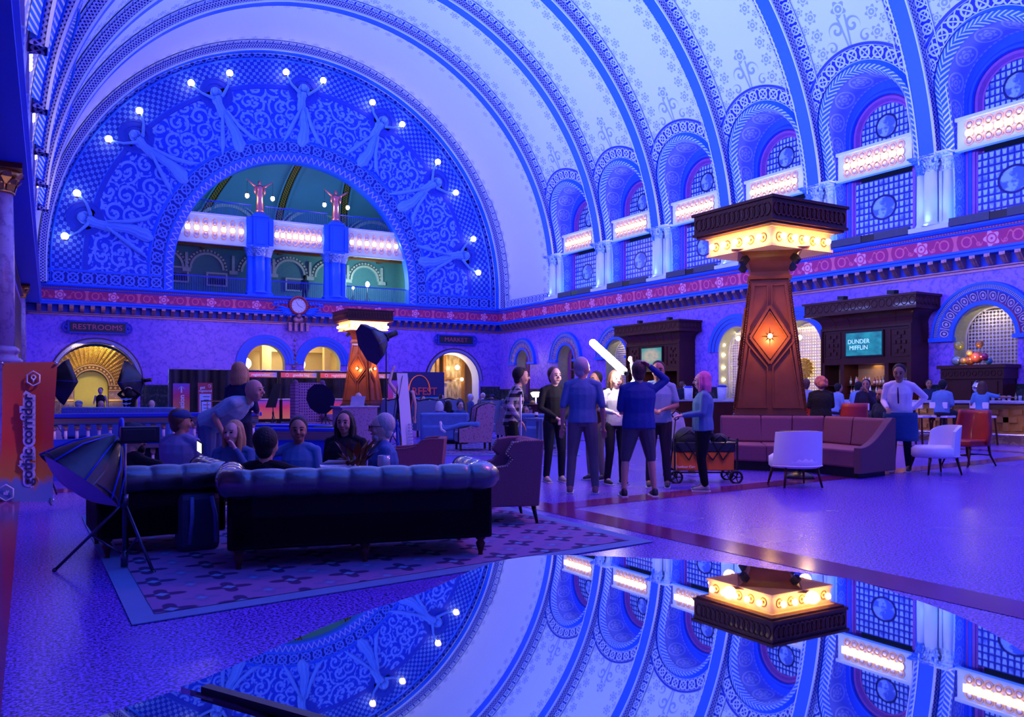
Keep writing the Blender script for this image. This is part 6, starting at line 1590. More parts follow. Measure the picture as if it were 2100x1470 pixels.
def redwing(loc, rz, label, h=1.02):
    e = T('red_chair', loc, rz, label, 'chair', 'red leather chairs')
    P(e, 'backrest', M_redl, lambda b: b.grid(lambda a, c: (.30*math.sin(R(-95+190*a))*(1+.08*math.sin(c*PI*1.5)), -.22-.12*math.cos(R(-95+190*a))+.12*(1-math.cos(R(-95+190*a)))*.8-.06*c, .40+(h-.40)*c), 20, 8), solid=.05)
    P(e, 'seat', M_redl, lambda b: b.b2((-.28, -.28, .36), (.28, .28, .48)), bevel=.03)
    for x, y in ((-.22, -.28), (.22, -.28), (-.22, .22), (.22, .22)): P(e, 'leg', M_wood, lambda b: b.tube([(x, y, .38), (x*1.05, y*1.1, .2), (x*1.2, y*1.5, 0)], [.024, .02, .014], 6))
    P(e, 'stretcher', M_wood, lambda b: (b.bar((-.22, -.3, .2), (.22, -.3, .2), .02), b.bar((-.22, .24, .2), (.22, .24, .2), .02), b.bar((0, -.3, .2), (0, .24, .2), .02)))
redwing(W_(1983, 15.1), facing(-.9, .1), 'tall red leather chair right of the white tub chair')
redwing(W_(1738, 17.5), facing(.2, 1), 'red leather chair right of the curly-haired guest in a dark fur coat', 1.12)
redwing(W_(1660, 17.8), facing(.2, 1), 'red leather chair partly hidden by the lantern pillar', 1.12)
def stool(loc, rz, label, sz=.76):
    e = T('bar_stool', loc, rz, label, 'bar stool', 'bar stools')
    P(e, 'seat', M_whitel, lambda b: b.b2((-.22, -.2, sz-.06), (.22, .2, sz)), bevel=.02)
    P(e, 'backrest', M_whitel, lambda b: b.b2((-.24, -.24, sz+.18), (.24, -.20, sz+.34)), bevel=.01)
    P(e, 'back_post', M_wood, lambda b: b.bar((0, -.22, sz-.04), (0, -.22, sz+.25), .08, .03))
    for x in (-1, 1):
        for y in (-1, 1): P(e, 'leg', M_wood, lambda b: b.bar((x*.18, y*.17, sz-.06), (x*.23, y*.21, 0), .035))
    P(e, 'footrest', M_chrome, lambda b: b.tube([(-.22, -.2, .28), (.22, -.2, .28), (.22, .2, .28), (-.22, .2, .28)], .012, 6, True))
for px, D, lab in ((1935, 21.3, 'bar stool under the man in the blue shirt at the bar'), (2018, 21.1, 'bar stool under the woman in the patterned blue top'), (1885, 21.4, 'bar stool left of the man in the blue shirt, half hidden by the waiter'), (1754, 23.0, 'bar stool under the patron in a pale blue jersey'), (1712, 23.4, 'bar stool under the patron in a pale hooded top'), (1776, 19.0, 'stool under the dark-clothed guest left of the waiter'), (1653, 20.0, 'bar stool under the patron beside the lantern pillar')):
    stool(W_(px, D), R(-90), lab)
# tables and what stands on them
M_glass_t = glassy('clear_glass')
ctab = W_(700, 7.85)
e = T('coffee_table', ctab, R(-10), 'low dark wooden coffee table between the sofas, crowded with glasses and flowers', 'table')
P(e, 'tabletop', M_wood, lambda b: b.b2((-.65, -.38, .42), (.65, .38, .46)), bevel=.01)
for x in (-.58, .58):
    for y in (-.32, .32): P(e, 'leg', M_wood, lambda b: b.bar((x, y, 0), (x, y, .42), .06))
glass((*W_(787, 7.35)[:2], .46), 'tall clear wine glass at the right of the coffee table', 'glasses on the coffee table', 1.6)
glass((*W_(690, 7.45)[:2], .46), 'faceted water tumbler in front of the white box', 'glasses on the coffee table', 1.5, False)
p = W_(700, 7.9, .46); e = T('cardboard_box', p, R(-15), 'open pale cardboard box on the coffee table', 'box')
P(e, 'carton', M_white, lambda b: b.b2((-.20, -.12, 0), (.14, .12, .17)), bevel=.004); P(e, 'lid', M_white, lambda b: b.poly([(-.2, .12, .17), (.16, .12, .17), (.12, .02, .21), (-.12, .02, .22)]))
p = W_(727, 7.3, .46); e = T('menu_folder', p, R(-20), 'dark menu folder lying near the front of the coffee table', 'folder')
P(e, 'cover', M_ink, lambda b: b.b2((-.17, -.1, 0), (.17, .1, .015))); P(e, 'pages', M_white, lambda b: b.b2((-.16, -.09, .015), (.16, .09, .022)))
M_leaf = [simple('dark_red_leaf', (.12, .02, .04), .6), simple('olive_leaf', (.16, .15, .03), .6), simple('blue_grey_leaf', (.08, .12, .18), .6), simple('rust_leaf', (.25, .07, .02), .6)]
e = T('flower_arrangement', (*W_(728, 8.0)[:2], .46), 0, 'dark dried flower arrangement with feathers on the coffee table', 'flowers')
P(e, 'bowl', M_black, lambda b: b.lathe([(.05, 0), (.09, .03), (.10, .09), (.08, .10)], n=14))
rnd = random.Random(3)
for k in range(26):
    a, h, l = rnd.uniform(0, 2*PI), rnd.uniform(.12, .36), rnd.uniform(.10, .34)
    tip = Vector((math.cos(a)*l, math.sin(a)*l, .08+h)); mid_ = tip*.55+Vector((0, 0, .08)); sd = Vector((-math.sin(a), math.cos(a), 0))*rnd.uniform(.015, .045)
    def lf(b):
        b.tube([(0, 0, .06), mid_*.7, mid_], .004, 5); b.poly([mid_*.75, mid_+sd, tip, mid_-sd], None, True)
        b.poly([mid_*.75+Vector((0, 0, .004)), mid_-sd*.5+Vector((0, 0, .02)), tip, mid_+sd*.5+Vector((0, 0, .02))])
    P(e, 'leaf', M_leaf[k % 4], lf)
p = W_(446, 21); e = T('side_table', p, R(8), 'copper wire-framed side table in front of the drape wall', 'table', 'side tables')
M_copw = simple('copper_tube', (.65, .28, .14), .3, .8)
P(e, 'tabletop', M_black, lambda b: b.b2((-.34, -.25, 1.12), (.34, .25, 1.15)))
def fr_(b):
    for y in (-.24, .24): b.tube([(-.33, y, 0), (-.33, y, 1.13), (.33, y, 1.13), (.33, y, 0)], .014, 6)
P(e, 'frame', M_copw, fr_)
p = W_(1107, 19.5); e = T('side_table', p, R(20), 'open-sided cube table with a takeaway cup on it, right of the crutches', 'table', 'side tables')
def cube_(b):
    for x in (-.26, .26):
        for y in (-.26, .26): b.bar((x, y, 0), (x, y, .72), .06)
    b.b2((-.3, -.3, .68), (.3, .3, .74)); b.b2((-.3, -.3, .06), (.3, .3, .12))
P(e, 'frame', M_greyblue, cube_)
p = W_(1100, 19.4, .74); e = T('paper_cup', p, 0, 'white takeaway cup standing on the cube table', 'cup')
P(e, 'cup_body', M_white, lambda b: b.cyl((0, 0, 0), (0, 0, .13), .032, .042, 12)); P(e, 'sleeve', M_wood, lambda b: b.cyl((0, 0, .03), (0, 0, .08), .037, .041, 12)); P(e, 'lid', M_white, lambda b: b.cyl((0, 0, .13), (0, 0, .145), .044, .04, 12))
p = W_(1099, 25.5); e = T('table_lamp', (p.x, p.y, 1.0), 0, 'small lit table lamp in the distance beside the dark-shirted man', 'lamp')
P(e, 'shade', emit('small_lamp_shade', (1, .85, .6), 8), lambda b: b.lathe([(.10, .22), (.17, .34), (.10, .38)], n=14)); P(e, 'base', M_chrome, lambda b: b.lathe([(.08, 0), (.03, .04), (.015, .22)], n=10)); point('lamp_glow', (0, 0, .45), 4, (1, .8, .5), .08, e)
e = T('host_stand', (p.x, p.y, 0), 0, 'dark wooden stand carrying the small lit lamp', 'stand'); P(e, 'body', M_wood, lambda b: b.b2((-.35, -.25, 0), (.35, .25, .97))); P(e, 'worktop', M_wood, lambda b: b.b2((-.4, -.3, .97), (.4, .3, 1.0)))
p = W_(1640, 12.9); e = T('pedestal_table', p, 0, 'small pedestal table between the booth and the white tub chair', 'table'); P(e, 'tabletop', M_black, lambda b: b.cyl((0, 0, .70), (0, 0, .73), .30, n=28)); P(e, 'pedestal', M_black, lambda b: (b.cyl((0, 0, .05), (0, 0, .7), .035, n=10), b.lathe([(.30, 0), (.26, .05), (.06, .10)], n=4)))
# bar top things
for px, D, lab in ((1967, 21.9, 'round chrome tap globe on the bar left of the woman patron'), (1402, 31.0, 'small chrome tap globe on the bar beyond the pink-haired woman')):
    p = W_(px, D, 1.14); p.x = 21.95+.2 if px > 1900 else p.x
    e = T('chrome_globe', p, 0, lab, 'beer tap', 'chrome globes on the bar')
    P(e, 'globe', M_chrome, lambda b: b.ball((0, 0, .36), .13, 20, 12)); P(e, 'stand', M_chrome, lambda b: b.lathe([(.07, 0), (.05, .03), (.02, .06), (.018, .2), (.03, .24)], n=12)); P(e, 'ring', M_chrome, lambda b: b.tube([(.17*math.cos(2*PI*k/24), 0, .36+.17*math.sin(2*PI*k/24)) for k in range(24)], .008, 5, True))
rnd = random.Random(11)
for i in range(12):
    y = 11.2-.14*i+1.6; k = i % 4
    if i % 3: glass((22.25, y, 1.14), 'clear tumbler on the bar right of the woman patron, %s from the left' % ORDW[i-1-i//3], 'tumblers on the bar', 1.3, False)
    else: bottle((22.3, y, 1.14), k, 'small %s bottle on the bar right of the woman patron, %s' % (BOTN[k], ('first', 'second', 'third', 'fourth')[i//3]), 'bottles on the bar', .7)
for i, px in enumerate((1412, 1481)):
    p = W_(px, 26.5 if i else 29.5, 1.12); e = T('drink_dispenser', p, 0, 'clear drink dispenser with lid on the far bar, %s' % ('right of the pink-haired woman' if i else 'left of the pink-haired woman'), 'dispenser', 'drink dispensers')
    P(e, 'jar', simple('pale_jar_glass_%d' % i, (.6, .65, .8), .1, 0, .8), lambda b: b.cyl((0, 0, 0), (0, 0, .42), .14, .16, 14)); P(e, 'lid', M_deep, lambda b: b.cyl((0, 0, .42), (0, 0, .48), .17, .12, 14))
    tb = T('service_counter', (p.x, p.y, 0), 0, 'dark service counter under the drink dispenser %s' % ('right of the pink-haired woman' if i else 'left of the pink-haired woman'), 'counter', 'service counters'); P(tb, 'body', M_wood, lambda b: b.b2((-.9, -.3, 0), (.9, .3, 1.06))); P(tb, 'worktop', M_stone, lambda b: b.b2((-.95, -.33, 1.06), (.95, .33, 1.11)))

# ------------------------------------------------------------------ photo lights and stands
M_softb = simple('black_softbox_cloth', (.008, .009, .018), .45, 0, .5, .2, .3, 5, .3, 8); M_softw = simple('silver_softbox_front', (.30, .26, .50), .5, var=.1)
def tripod(b, h, r=.42, n=3, a0=.3, hub=.75):
    b.cyl((0, 0, .12), (0, 0, h), .014, n=8)
    for k in range(n):
        a = a0+2*PI*k/n; b.cyl((0, 0, hub), (r*math.cos(a), r*math.sin(a), .01), .011, n=6); b.cyl((0, 0, .30), (r*.55*math.cos(a), r*.55*math.sin(a), hub*.47), .008, n=6)
    b.cyl((0, 0, hub-.04), (0, 0, hub+.05), .028, n=8)
def softbox(loc, label, h, aim, r=.40, deep=.35, n=8, grp='photo softboxes', tr=.42, a0=.3):
    e = T('softbox_light', loc, 0, label, 'photo light', grp); P(e, 'light_stand', M_black, lambda b: tripod(b, h, tr, 3, a0))
    A = Vector(aim).normalized(); q = A.to_track_quat('Z', 'Y').to_matrix().to_4x4()
    def sb(b):
        b.M = Matrix.Translation((0, 0, h)) @ q
        b.lathe([(.07, .02), (r*.55, deep*.35), (r*.88, deep*.75), (r, deep)], n=n)
    P(e, 'cloth_hood', M_softb, sb)
    def fr(b): b.M = Matrix.Translation((0, 0, h)) @ q; b.lathe([(r*.99, deep-.01), (0, deep-.06)], n=n)
    P(e, 'diffuser', M_softw, fr)
    def hd(b): b.M = Matrix.Translation((0, 0, h)) @ q; b.cyl((0, 0, -.24), (0, 0, .04), .06, n=12); b.cyl((0, 0, 0), (0, 0, .03), .10, n=16)
    P(e, 'flash_head', M_black, hd)
    def rb(b):
        b.M = Matrix.Translation((0, 0, h)) @ q
        for k in range(n): a = 2*PI*k/n; b.tube([(.07*math.cos(a), .07*math.sin(a), .02), (r*.56*math.cos(a), r*.56*math.sin(a), deep*.35), (r*.89*math.cos(a), r*.89*math.sin(a), deep*.75), (r*1.0*math.cos(a), r*1.0*math.sin(a), deep)], .006, 4)
    P(e, 'rib_rods', M_deep, rb)
    return e
# foreground softbox: stand at the hub of its three feet
fp = W_(240, 6.15)
e = T('softbox_light', fp, 0, 'large dark folding softbox on a tripod in the left foreground', 'photo light', 'photo softboxes')
f1_, f2_ = W_(112, 6.08), W_(315, 6.0); f3_ = W_(262, 6.9)
def tp(b):
    hub = Vector((.05, 0, .50))
    for f in (f1_, f2_, f3_): v = f-fp; b.cyl(hub, (v.x, v.y, .01), .012, n=8); b.ball((v.x, v.y, .012), .018, 8, 5); b.cyl((hub.x, 0, .10), (v.x*.5+hub.x*.5, v.y*.5, .27), .008, n=6)
    b.cyl((hub.x, 0, .05), (hub.x, 0, 1.02), .015, n=8); b.cyl((hub.x, 0, .02), (hub.x, 0, .14), .026, n=8); b.cyl((hub.x, 0, .46), (hub.x, 0, .56), .03, n=10)
P(e, 'light_stand', simple('blue_black_stand', (.05, .06, .12), .25, .7), tp)
hp = W_(243, 6.15, 1.0)-fp; axis = Vector((-.42, -.10, -.52)).normalized(); qq = axis.to_track_quat('Z', 'Y').to_matrix().to_4x4()
def hood(b, sc=1, z1=.40):
    b.M = Matrix.Translation(hp) @ qq
    b.grid(lambda a, c: ((.05+.25*c**.8)*math.cos(2*PI*a)*(1-.06*abs(math.sin(4*PI*a*1.0))), (.05+.27*c**.8)*math.sin(2*PI*a), .02+z1*c), 32, 8)
P(e, 'cloth_hood', M_softb, hood)
def dif(b): b.M = Matrix.Translation(hp) @ qq; b.grid(lambda a, c: (.29*c*math.cos(2*PI*a), .31*c*math.sin(2*PI*a), .40+.10*(1-c*c)+.02*math.sin(6*a*PI)*c), 32, 6)
P(e, 'diffuser', M_softw, dif)
def rods(b):
    b.M = Matrix.Translation(hp) @ qq
    for k in range(8): a = 2*PI*k/8+.2; b.tube([(.05*math.cos(a), .05*math.sin(a), .02), (.19*math.cos(a), .22*math.sin(a), .21), (.305*math.cos(a), .325*math.sin(a), .42)], .007, 5)
P(e, 'rib_rods', M_deep, rods)
h2_ = W_(268, 6.05, 1.01)-fp
P(e, 'flash_head', M_black, lambda b: (b.box((h2_.x+.06, h2_.y, h2_.z), (.26, .13, .12)), b.box((h2_.x+.05, h2_.y-.07, h2_.z), (.22, .01, .09))), bevel=.01)
P(e, 'speed_ring', M_deep, lambda b: b.tube([(hp.x+.02+.0*k, hp.y+.08*math.cos(2*PI*k/16), hp.z+.02+.10*math.sin(2*PI*k/16)) for k in range(16)], .016, 6, True))
o = T('folded_backpack', W_(405, 6.9), R(10), 'dark backpack standing on the rug behind the long sofa', 'backpack')
P(o, 'bag_body', simple('navy_nylon', (.02, .03, .08), .6), lambda b: b.b2((-.17, -.10, .0), (.17, .10, .50)), bevel=.06)
for s_ in (-.08, .08): P(o, 'shoulder_strap', simple('blue_webbing_%d' % int(s_*100), (.10, .16, .40), .6), lambda b: b.tube([(s_, -.10, .46), (s_*1.2, -.15, .30), (s_*1.3, -.12, .08)], .018, 6))
P(o, 'grab_handle', M_deep, lambda b: b.tube([(-.06, -.02, .50), (-.03, -.03, .55), (.03, -.03, .55), (.06, -.02, .50)], .012, 6))
softbox(W_(792, 16.0), 'tall black octagonal softbox in front of the far lantern pillar', 2.42, (-.8, -.1, -.35), .42, .42, tr=.5)
softbox(W_(668, 22.0), 'black umbrella softbox standing in front of the throne chair', 1.25, (-.6, -.6, -.2), .42, .30, 10)
softbox(W_(296, 27.0), 'black softbox right of the gilded doorway arch', 1.75, (-.9, .5, -.15), .75, .55, 4)
softbox(W_(100, 26.0), 'black softbox left of the gilded doorway arch', 1.75, (.9, .4, -.1), .75, .55, 4)
e = T('music_stand', W_(560, 24), R(-25), 'thin black lectern stand left of the throne chair', 'stand'); P(e, 'pole', M_black, lambda b: tripod(b, .95, .25)); P(e, 'desk', M_black, lambda b: b.poly([(-.2, -.1, .92), (.1, -.1, .92), (.22, .1, 1.62), (.0, .1, 1.62)]))
p = W_(838, 14.5); e = T('roll_up_banner', p, R(12), 'tall narrow white banner leaning in front of the far seating area', 'banner'); P(e, 'print', simple('pale_banner_vinyl', (.55, .55, .75), .5, var=.05), lambda b: b.poly([(-.10, 0, .02), (.14, 0, .02), (.06, .12, 1.68), (-.17, .12, 1.68)])); P(e, 'printed_lines', simple('grey_banner_marks', (.25, .25, .5), .5), lambda b: [b.b2((-.02+.06*j, -.012+.0, .15+.055*i), (.02+.06*j, -.008, .185+.055*i)) for i in range(12) for j in range(2)]); P(e, 'support_pole', M_black, lambda b: (b.cyl((-.10, .14, 1.7), (-.25, .3, 0), .008, n=6), b.cyl((-.02, .14, 1.7), (-.35, -.1, 0.9), .006, n=6)))
e = T('camera_tripod', W_(815, 15.0), 0, 'short bare tripod left of the white leaning banner', 'tripod'); P(e, 'legs', M_deep, lambda b: tripod(b, .85, .35))
# laptop table with photographer
p = W_(728, 19.7); e = T('laptop_table', p, R(5), 'small draped table with pale laptop in front of the far pillar', 'table'); P(e, 'tabletop', M_stone, lambda b: b.b2((-.5, -.3, 1.0), (.5, .3, 1.03))); P(e, 'cloth_skirt', M_figured, lambda b: b.b2((-.45, -.28, .1), (.45, .28, 1.0)))
e = T('laptop', (p.x, p.y, 1.03), R(185), 'open pale laptop on the small draped table', 'laptop'); P(e, 'keyboard_base', M_stone, lambda b: b.b2((-.18, -.12, 0), (.18, .12, .015))); P(e, 'screen_lid', M_stone, lambda b: b.poly([(-.18, .12, .01), (.18, .12, .01), (.18, .2, .23), (-.18, .2, .23)]))

# ------------------------------------------------------------------ folding wagon
e = T('folding_wagon', W_(1440, 12.35), math.atan2(-.505, .863)+0, 'orange and black folding wagon full of bags behind the pink-haired woman', 'wagon')
e.rotation_euler.z = -YAW
M_orange = simple('orange_canvas', (.80, .16, .02), .7, var=.1)
P(e, 'canvas_tub', M_orange, lambda b: (b.b2((-.42, -.22, .18), (-.03, .22, .46)), b.b2((.03, -.22, .18), (.42, .22, .46)), b.b2((-.04, -.21, .19), (.04, .21, .45))), bevel=.015)
P(e, 'black_upper_panel', M_softb, lambda b: b.b2((-.44, -.23, .46), (.44, .23, .60)), bevel=.01)
def wf_(b):
    for y in (-.24, .24):
        for x0, x1, z0, z1 in ((-.46, -.25, .62, .34), (-.25, -.10, .34, .62), (-.30, -.10, .62, .34), (-.10, 0, .34, .46), (.46, .25, .62, .34), (.25, .10, .34, .62), (.30, .10, .62, .34), (.10, 0, .34, .46)): b.bar((x0, y, z0), (x1, y, z1), .022, .015)
        b.bar((-.46, y, .16), (.46, y, .16), .022)
        for x in (-.46, .46): b.bar((x, y, .12), (x, y, .66), .025)
    for x in (-.46, .46): b.bar((x, -.24, .62), (x, .24, .62), .022)
P(e, 'folding_frame', M_black, wf_)
for x in (-.44, .44):
    for y in (-.25, .25):
        w_ = MB(); w_.tube([(x+.088*math.cos(2*PI*k/18), y, .09+.088*math.sin(2*PI*k/18)) for k in range(18)], .018, 6, True); w_.cyl((x, y-.02, .09), (x, y+.02, .09), .02, n=8)
        for k in range(5): a = 2*PI*k/5; w_.bar((x, y, .09), (x+.085*math.cos(a), y, .09+.085*math.sin(a)), .014)
        w_.build('wheel', M_black, e)
P(e, 'pull_handle', M_black, lambda b: (b.cyl((-.48, 0, .2), (-.40, 0, .92), .012, n=6), b.tube([(-.40, -.0, .92), (-.46, 0, 1.0), (-.40, 0, 1.06), (-.33, 0, 1.02), (-.36, 0, .94)], .014, 6, True)))
text('Outdoor Cart', .05, e, (-.30, -.235, .24), FRONT, M_white)
for i, (x, z, s) in enumerate(((-.22, .66, .17), (.0, .72, .15), (.25, .62, .11))):
    o = T('duffel_bag', e.location+Vector((x*math.cos(YAW), -x*math.sin(YAW), z)), -YAW, 'dark soft bag heaped in the wagon, %s' % ('left', 'middle', 'right')[i], 'bag', 'bags in the wagon'); P(o, 'bag_body', simple('black_bag_cloth_%d' % i, (.015, .015, .03), .7, bump=.4, bscale=9), lambda b: b.ball((0, 0, 0), s, 14, 10, (1.15, .9, .95))); P(o, 'strap', M_softb, lambda b: b.tube([(-s*.8, -.1, 0), (0, -s*.95, s*.7), (s*.8, -.1, 0)], .012, 5))

# ------------------------------------------------------------------ grand piano in the foreground
ZP = .84
pts_ = [(.21, 1.41), (.30, 1.47), (.56, 1.66), (.80, 1.79), (1.07, 1.985), (1.21, 2.035), (1.34, 2.005), (1.50, 1.87), (1.66, 1.70), (1.73, 1.53), (1.80, 1.38), (1.76, 1.20), (1.70, 1.03), (1.62, .90), (1.56, .82)]
M_lacq = mk('black_piano_lacquer'); b_ = M_lacq[2]; setp(b_, (.004, .005, .012), .015, 0, 1.0, 1.0); b_.inputs['IOR'].default_value = 2.1; b_.inputs['Coat Roughness'].default_value = .01; b_.inputs['Coat IOR'].default_value = 2.0; M_lacq = M_lacq[0]
e = T('grand_piano', (0, 0, 0), 0, 'black lacquered grand piano in the foreground, closed lid mirroring the vault', 'piano')
lid = pts_+[(1.35, .45), (.75, .55), (.395, 1.02)]
def smooth_(P_, n=4):
    out = []
    m = len(P_)
    for i in range(m-1):
        p0, p1, p2, p3 = [Vector(P_[max(0, min(m-1, i+k))]) for k in (-1, 0, 1, 2)]
        for j in range(n):
            t = j/n; out.append(tuple(.5*((2*p1)+(p2-p0)*t+(2*p0-5*p1+4*p2-p3)*t*t+(-p0+3*p1-3*p2+p3)*t**3)))
    return out+[P_[-1]]
edge = smooth_(pts_)
lidp = edge+[(1.30, .40), (.62, .55), (.405, 1.06)]
def lidf(b):
    n = len(lidp); A = [b.add((x, y, ZP)) for x, y in lidp]; B = [b.add((x, y, ZP-.022)) for x, y in lidp]
    b.face(A[::-1]); b.face(B)
    for k in range(n): b.face((A[k], A[(k+1) % n], B[(k+1) % n], B[k]))
P(e, 'lid', M_lacq, lidf)
front = [(.405-.012, 1.06-.01), (.21-.012, 1.41-.01), (.04, 1.32), (-.08, 1.20), (.25, .75)]
P(e, 'front_flap', M_lacq, lambda b: b.extr(front[::-1], ZP-.022, ZP-.001, 'z'))
P(e, 'hinge', M_black, lambda b: b.bar((.24, 1.37, ZP+.004), (.60, .70, ZP+.004), .016, .012))
cx_, cy_ = .9, 1.25
rim = [(cx_+(x-cx_)*.965, cy_+(y-cy_)*.965) for x, y in lidp+[(.1, 1.28), (.02, 1.20)][:0]]
P(e, 'rim', M_lacq, lambda b: b.extr(rim[::-1], ZP-.32, ZP-.03, 'z'))
P(e, 'keyboard_case', M_lacq, lambda b: b.extr([(.38, 1.0), (.20, 1.34), (-.02, 1.22), (.20, .85)], ZP-.30, ZP-.03, 'z'))
for x, y in ((1.25, 1.75), (.25, 1.15), (1.1, .75)): P(e, 'leg', M_lacq, lambda b: (b.lathe([(.03, .04), (.035, .08), (.045, ZP-.34), (.06, ZP-.32)], (x, y, 0), 8), b.cyl((x-.02, y, .03), (x+.02, y, .03), .03, n=10)))
# ------------------------------------------------------------------ people
def cloth(name, col, rough=.8, var=.15): return simple(name, tuple(min(1, c*.9) for c in col), rough, 0, .2, 0, var, 6, .35, 14)
SK = [simple('warm_skin', (.55, .27, .20), .5, var=.06), simple('tan_skin', (.38, .17, .11), .5, var=.06), simple('deep_skin', (.12, .05, .035), .5, var=.06), simple('pale_skin', (.68, .40, .34), .5, var=.06)]
HR = dict(black=simple('black_hair', (.004, .003, .004), .7, bump=.5, bscale=90), brown=simple('brown_hair', (.09, .035, .02), .5, bump=.5, bscale=90), grey=simple('grey_hair', (.42, .40, .42), .5, bump=.5, bscale=90),
          blond=simple('blond_hair', (.45, .26, .10), .5, bump=.5, bscale=90), pink=simple('pink_dyed_hair', (.70, .12, .35), .5, bump=.5, bscale=90), auburn=simple('auburn_curls', (.45, .13, .10), .6, bump=1, bscale=40), white=simple('white_hair', (.7, .68, .7), .5, bump=.5, bscale=90))
M_eye = simple('dark_eye', (.01, .01, .01), .2, var=0); M_lip = simple('lip', (.35, .08, .08), .5, var=0)
M_sole = simple('shoe_sole', (.55, .55, .6), .6, var=0)
def etube(b, pts, ws, ds, n=14):
    """closed tube of elliptical rings: widths along local x, depths perpendicular to the spine"""
    Pn = [Vector(p) for p in pts]; m = len(Pn); rings = []
    for k in range(m):
        d = (Pn[min(m-1, k+1)]-Pn[max(0, k-1)]).normalized(); X = Vector((1, 0, 0)); Y = d.cross(X)
        if Y.length < .1: Y = Vector((0, 1, 0))
        Y.normalize(); rings.append([b.add(Pn[k]+X*ws[k]*math.cos(2*PI*j/n)+Y*ds[k]*math.sin(2*PI*j/n)) for j in range(n)])
    for r0, r1 in zip(rings, rings[1:]):
        for j in range(n): b.face((r0[j], r0[(j+1) % n], r1[(j+1) % n], r1[j]), None, True)
    b.face(rings[0][::-1]); b.face(rings[-1])
def limb(b, pts, rs, n=10):
    b.tube(pts, rs, n)
    for p, r in zip(pts, rs): b.ball(p, r*.99, 10, 8)
def remesh(o, vox):
    m = o.modifiers.new('remesh', 'REMESH'); m.mode = 'VOXEL'; m.voxel_size = vox; m.use_smooth_shade = True
    s = o.modifiers.new('smooth', 'SMOOTH'); s.iterations = 3; s.factor = .5
def person(loc, rz, label, H=1.75, seat=None, lean=0, side=0, turn=0, nod=0, skin=0, shirt=(.2, .2, .2), pants=(.05, .05, .06), shoes=(.03, .03, .03), hair='brown', style='short',
           sleeves='long', legs='long', armL='down', armR='down', wide=1.0, vox=.012, group=None, skirt=False, hat=None, beard=False, glasses=False, shirt_mat=None, feet=None, legspread=.10, lower=True, shirtlen=0):
    e = T('person', loc, rz, label, 'person', group); s = H/1.75
    V3 = Vector
    pel = V3((0, 0, .95)) if seat is None else V3((0, -.02, seat/s+.11))
    if seat is None:
        hip = [V3((sx*.09, 0, .90)) for sx in (-1, 1)]; kn = [V3((sx*legspread*1.05, .03, .49)) for sx in (-1, 1)]; an = [V3((sx*legspread*1.25, -.02, .085)) for sx in (-1, 1)]
        if feet: an = [V3((*f, .085)) for f in feet]; kn = [V3(((hip[i].x+an[i].x)/2, (hip[i].y+an[i].y)/2+.04, .49)) for i in (0, 1)]
    else:
        z = seat/s; hip = [V3((sx*.10, .02, z+.09)) for sx in (-1, 1)]; kn = [V3((sx*.13, .44, z+.06)) for sx in (-1, 1)]; an = [V3((sx*.14, .44, max(.085, z-.37))) for sx in (-1, 1)]
    Ru = Matrix.Rotation(-R(lean), 3, 'X') @ Matrix.Rotation(R(side), 3, 'Y')
    up = lambda x, y, z: pel+Ru @ V3((x, y, z-.95))
    wst, chs, shc = up(0, .01, 1.08), up(0, .0, 1.28), up(0, -.01, 1.42)
    nk, hc = up(0, .0, 1.48), up(0, .02, 1.60)
    if lean > 25: hc = nk+V3((0, .07, .11))
    sh = [up(sx*.178*wide**.5, -.01, 1.385) for sx in (-1, 1)]
    def arm(i, a):
        sx = (-1, 1)[i]
        if a == 'down': return up(sx*.235*wide**.5, -.03, 1.13), up(sx*.25*wide**.5, .03, .88)
        if a == 'crutch': return up(sx*.30, -.10, 1.15), up(sx*.29, .10, .97)
        if a == 'front': return up(sx*.25, .02, 1.13), up(sx*.08, .24, 1.08)
        if a == 'clasp': return up(sx*.24, .02, 1.12), up(sx*.05, .20, .98)
        if a == 'fore': return up(sx*.24, .02, 1.14), up(sx*.16, .30, 1.10)
        if a == 'raise': return up(sx*.32, .05, 1.60), up(sx*.22, .12, 1.86)
        if a == 'head': return up(sx*.36, .0, 1.50), up(sx*.12, -.06, 1.68)
        if a == 'hip': return up(sx*.36, -.10, 1.18), up(sx*.19, -.02, 1.00)
        if a == 'side': return up(sx*.42, .05, 1.33), up(sx*.66, .16, 1.33)
        if a == 'phone': return up(sx*.26, .06, 1.12), up(sx*.10, .30, 1.22)
        if a == 'lap': return up(sx*.23, .03, 1.12), up(sx*.12, .26, .98)
        if a == 'chin': return up(sx*.22, .12, 1.14), up(sx*.06, .15, 1.44)
        return V3(a[0]), V3(a[1])
    A = [arm(0, armL), arm(1, armR)]
    Sx = Matrix.Scale(s, 4)
    hw = wide
    # ---- skin body
    b = MB(); b.M = Sx
    etube(b, [pel+V3((0, 0, -.02)), wst, chs, shc], [.13*hw, .12*hw, .14*hw, .10], [.09*hw, .085*hw, .10*hw, .07])
    limb(b, [shc, nk, hc+V3((0, -.02, -.03))], [.062, .055, .052])
    Rh = Matrix.Rotation(R(turn), 3, 'Z') @ Matrix.Rotation(-R(nod), 3, 'X'); hp_ = lambda x, y, z: hc+Rh @ V3((x, y, z))
    def ell(c, r, sc): b.ball(c, r, 16, 12, sc)
    ell(hc+V3((0, 0, .015)), .108, (.82, .98, 1.10)); ell(hp_(0, .025, -.055), .068, (.88, 1.0, 1.0)); ell(hp_(0, .060, -.088), .026, (1.2, .8, .9))
    limb(b, [hp_(0, .096, .022), hp_(0, .122, -.020)], [.011, .016]); b.ball(hp_(-.0, .095, -.025), .016, 8, 6)
    for sx in (-1, 1): b.ball(hp_(sx*.080, -.005, -.005), .024, 8, 6, (.4, .8, 1.2)); b.ball(hp_(sx*.045, .062, -.03), .03, 8, 6)
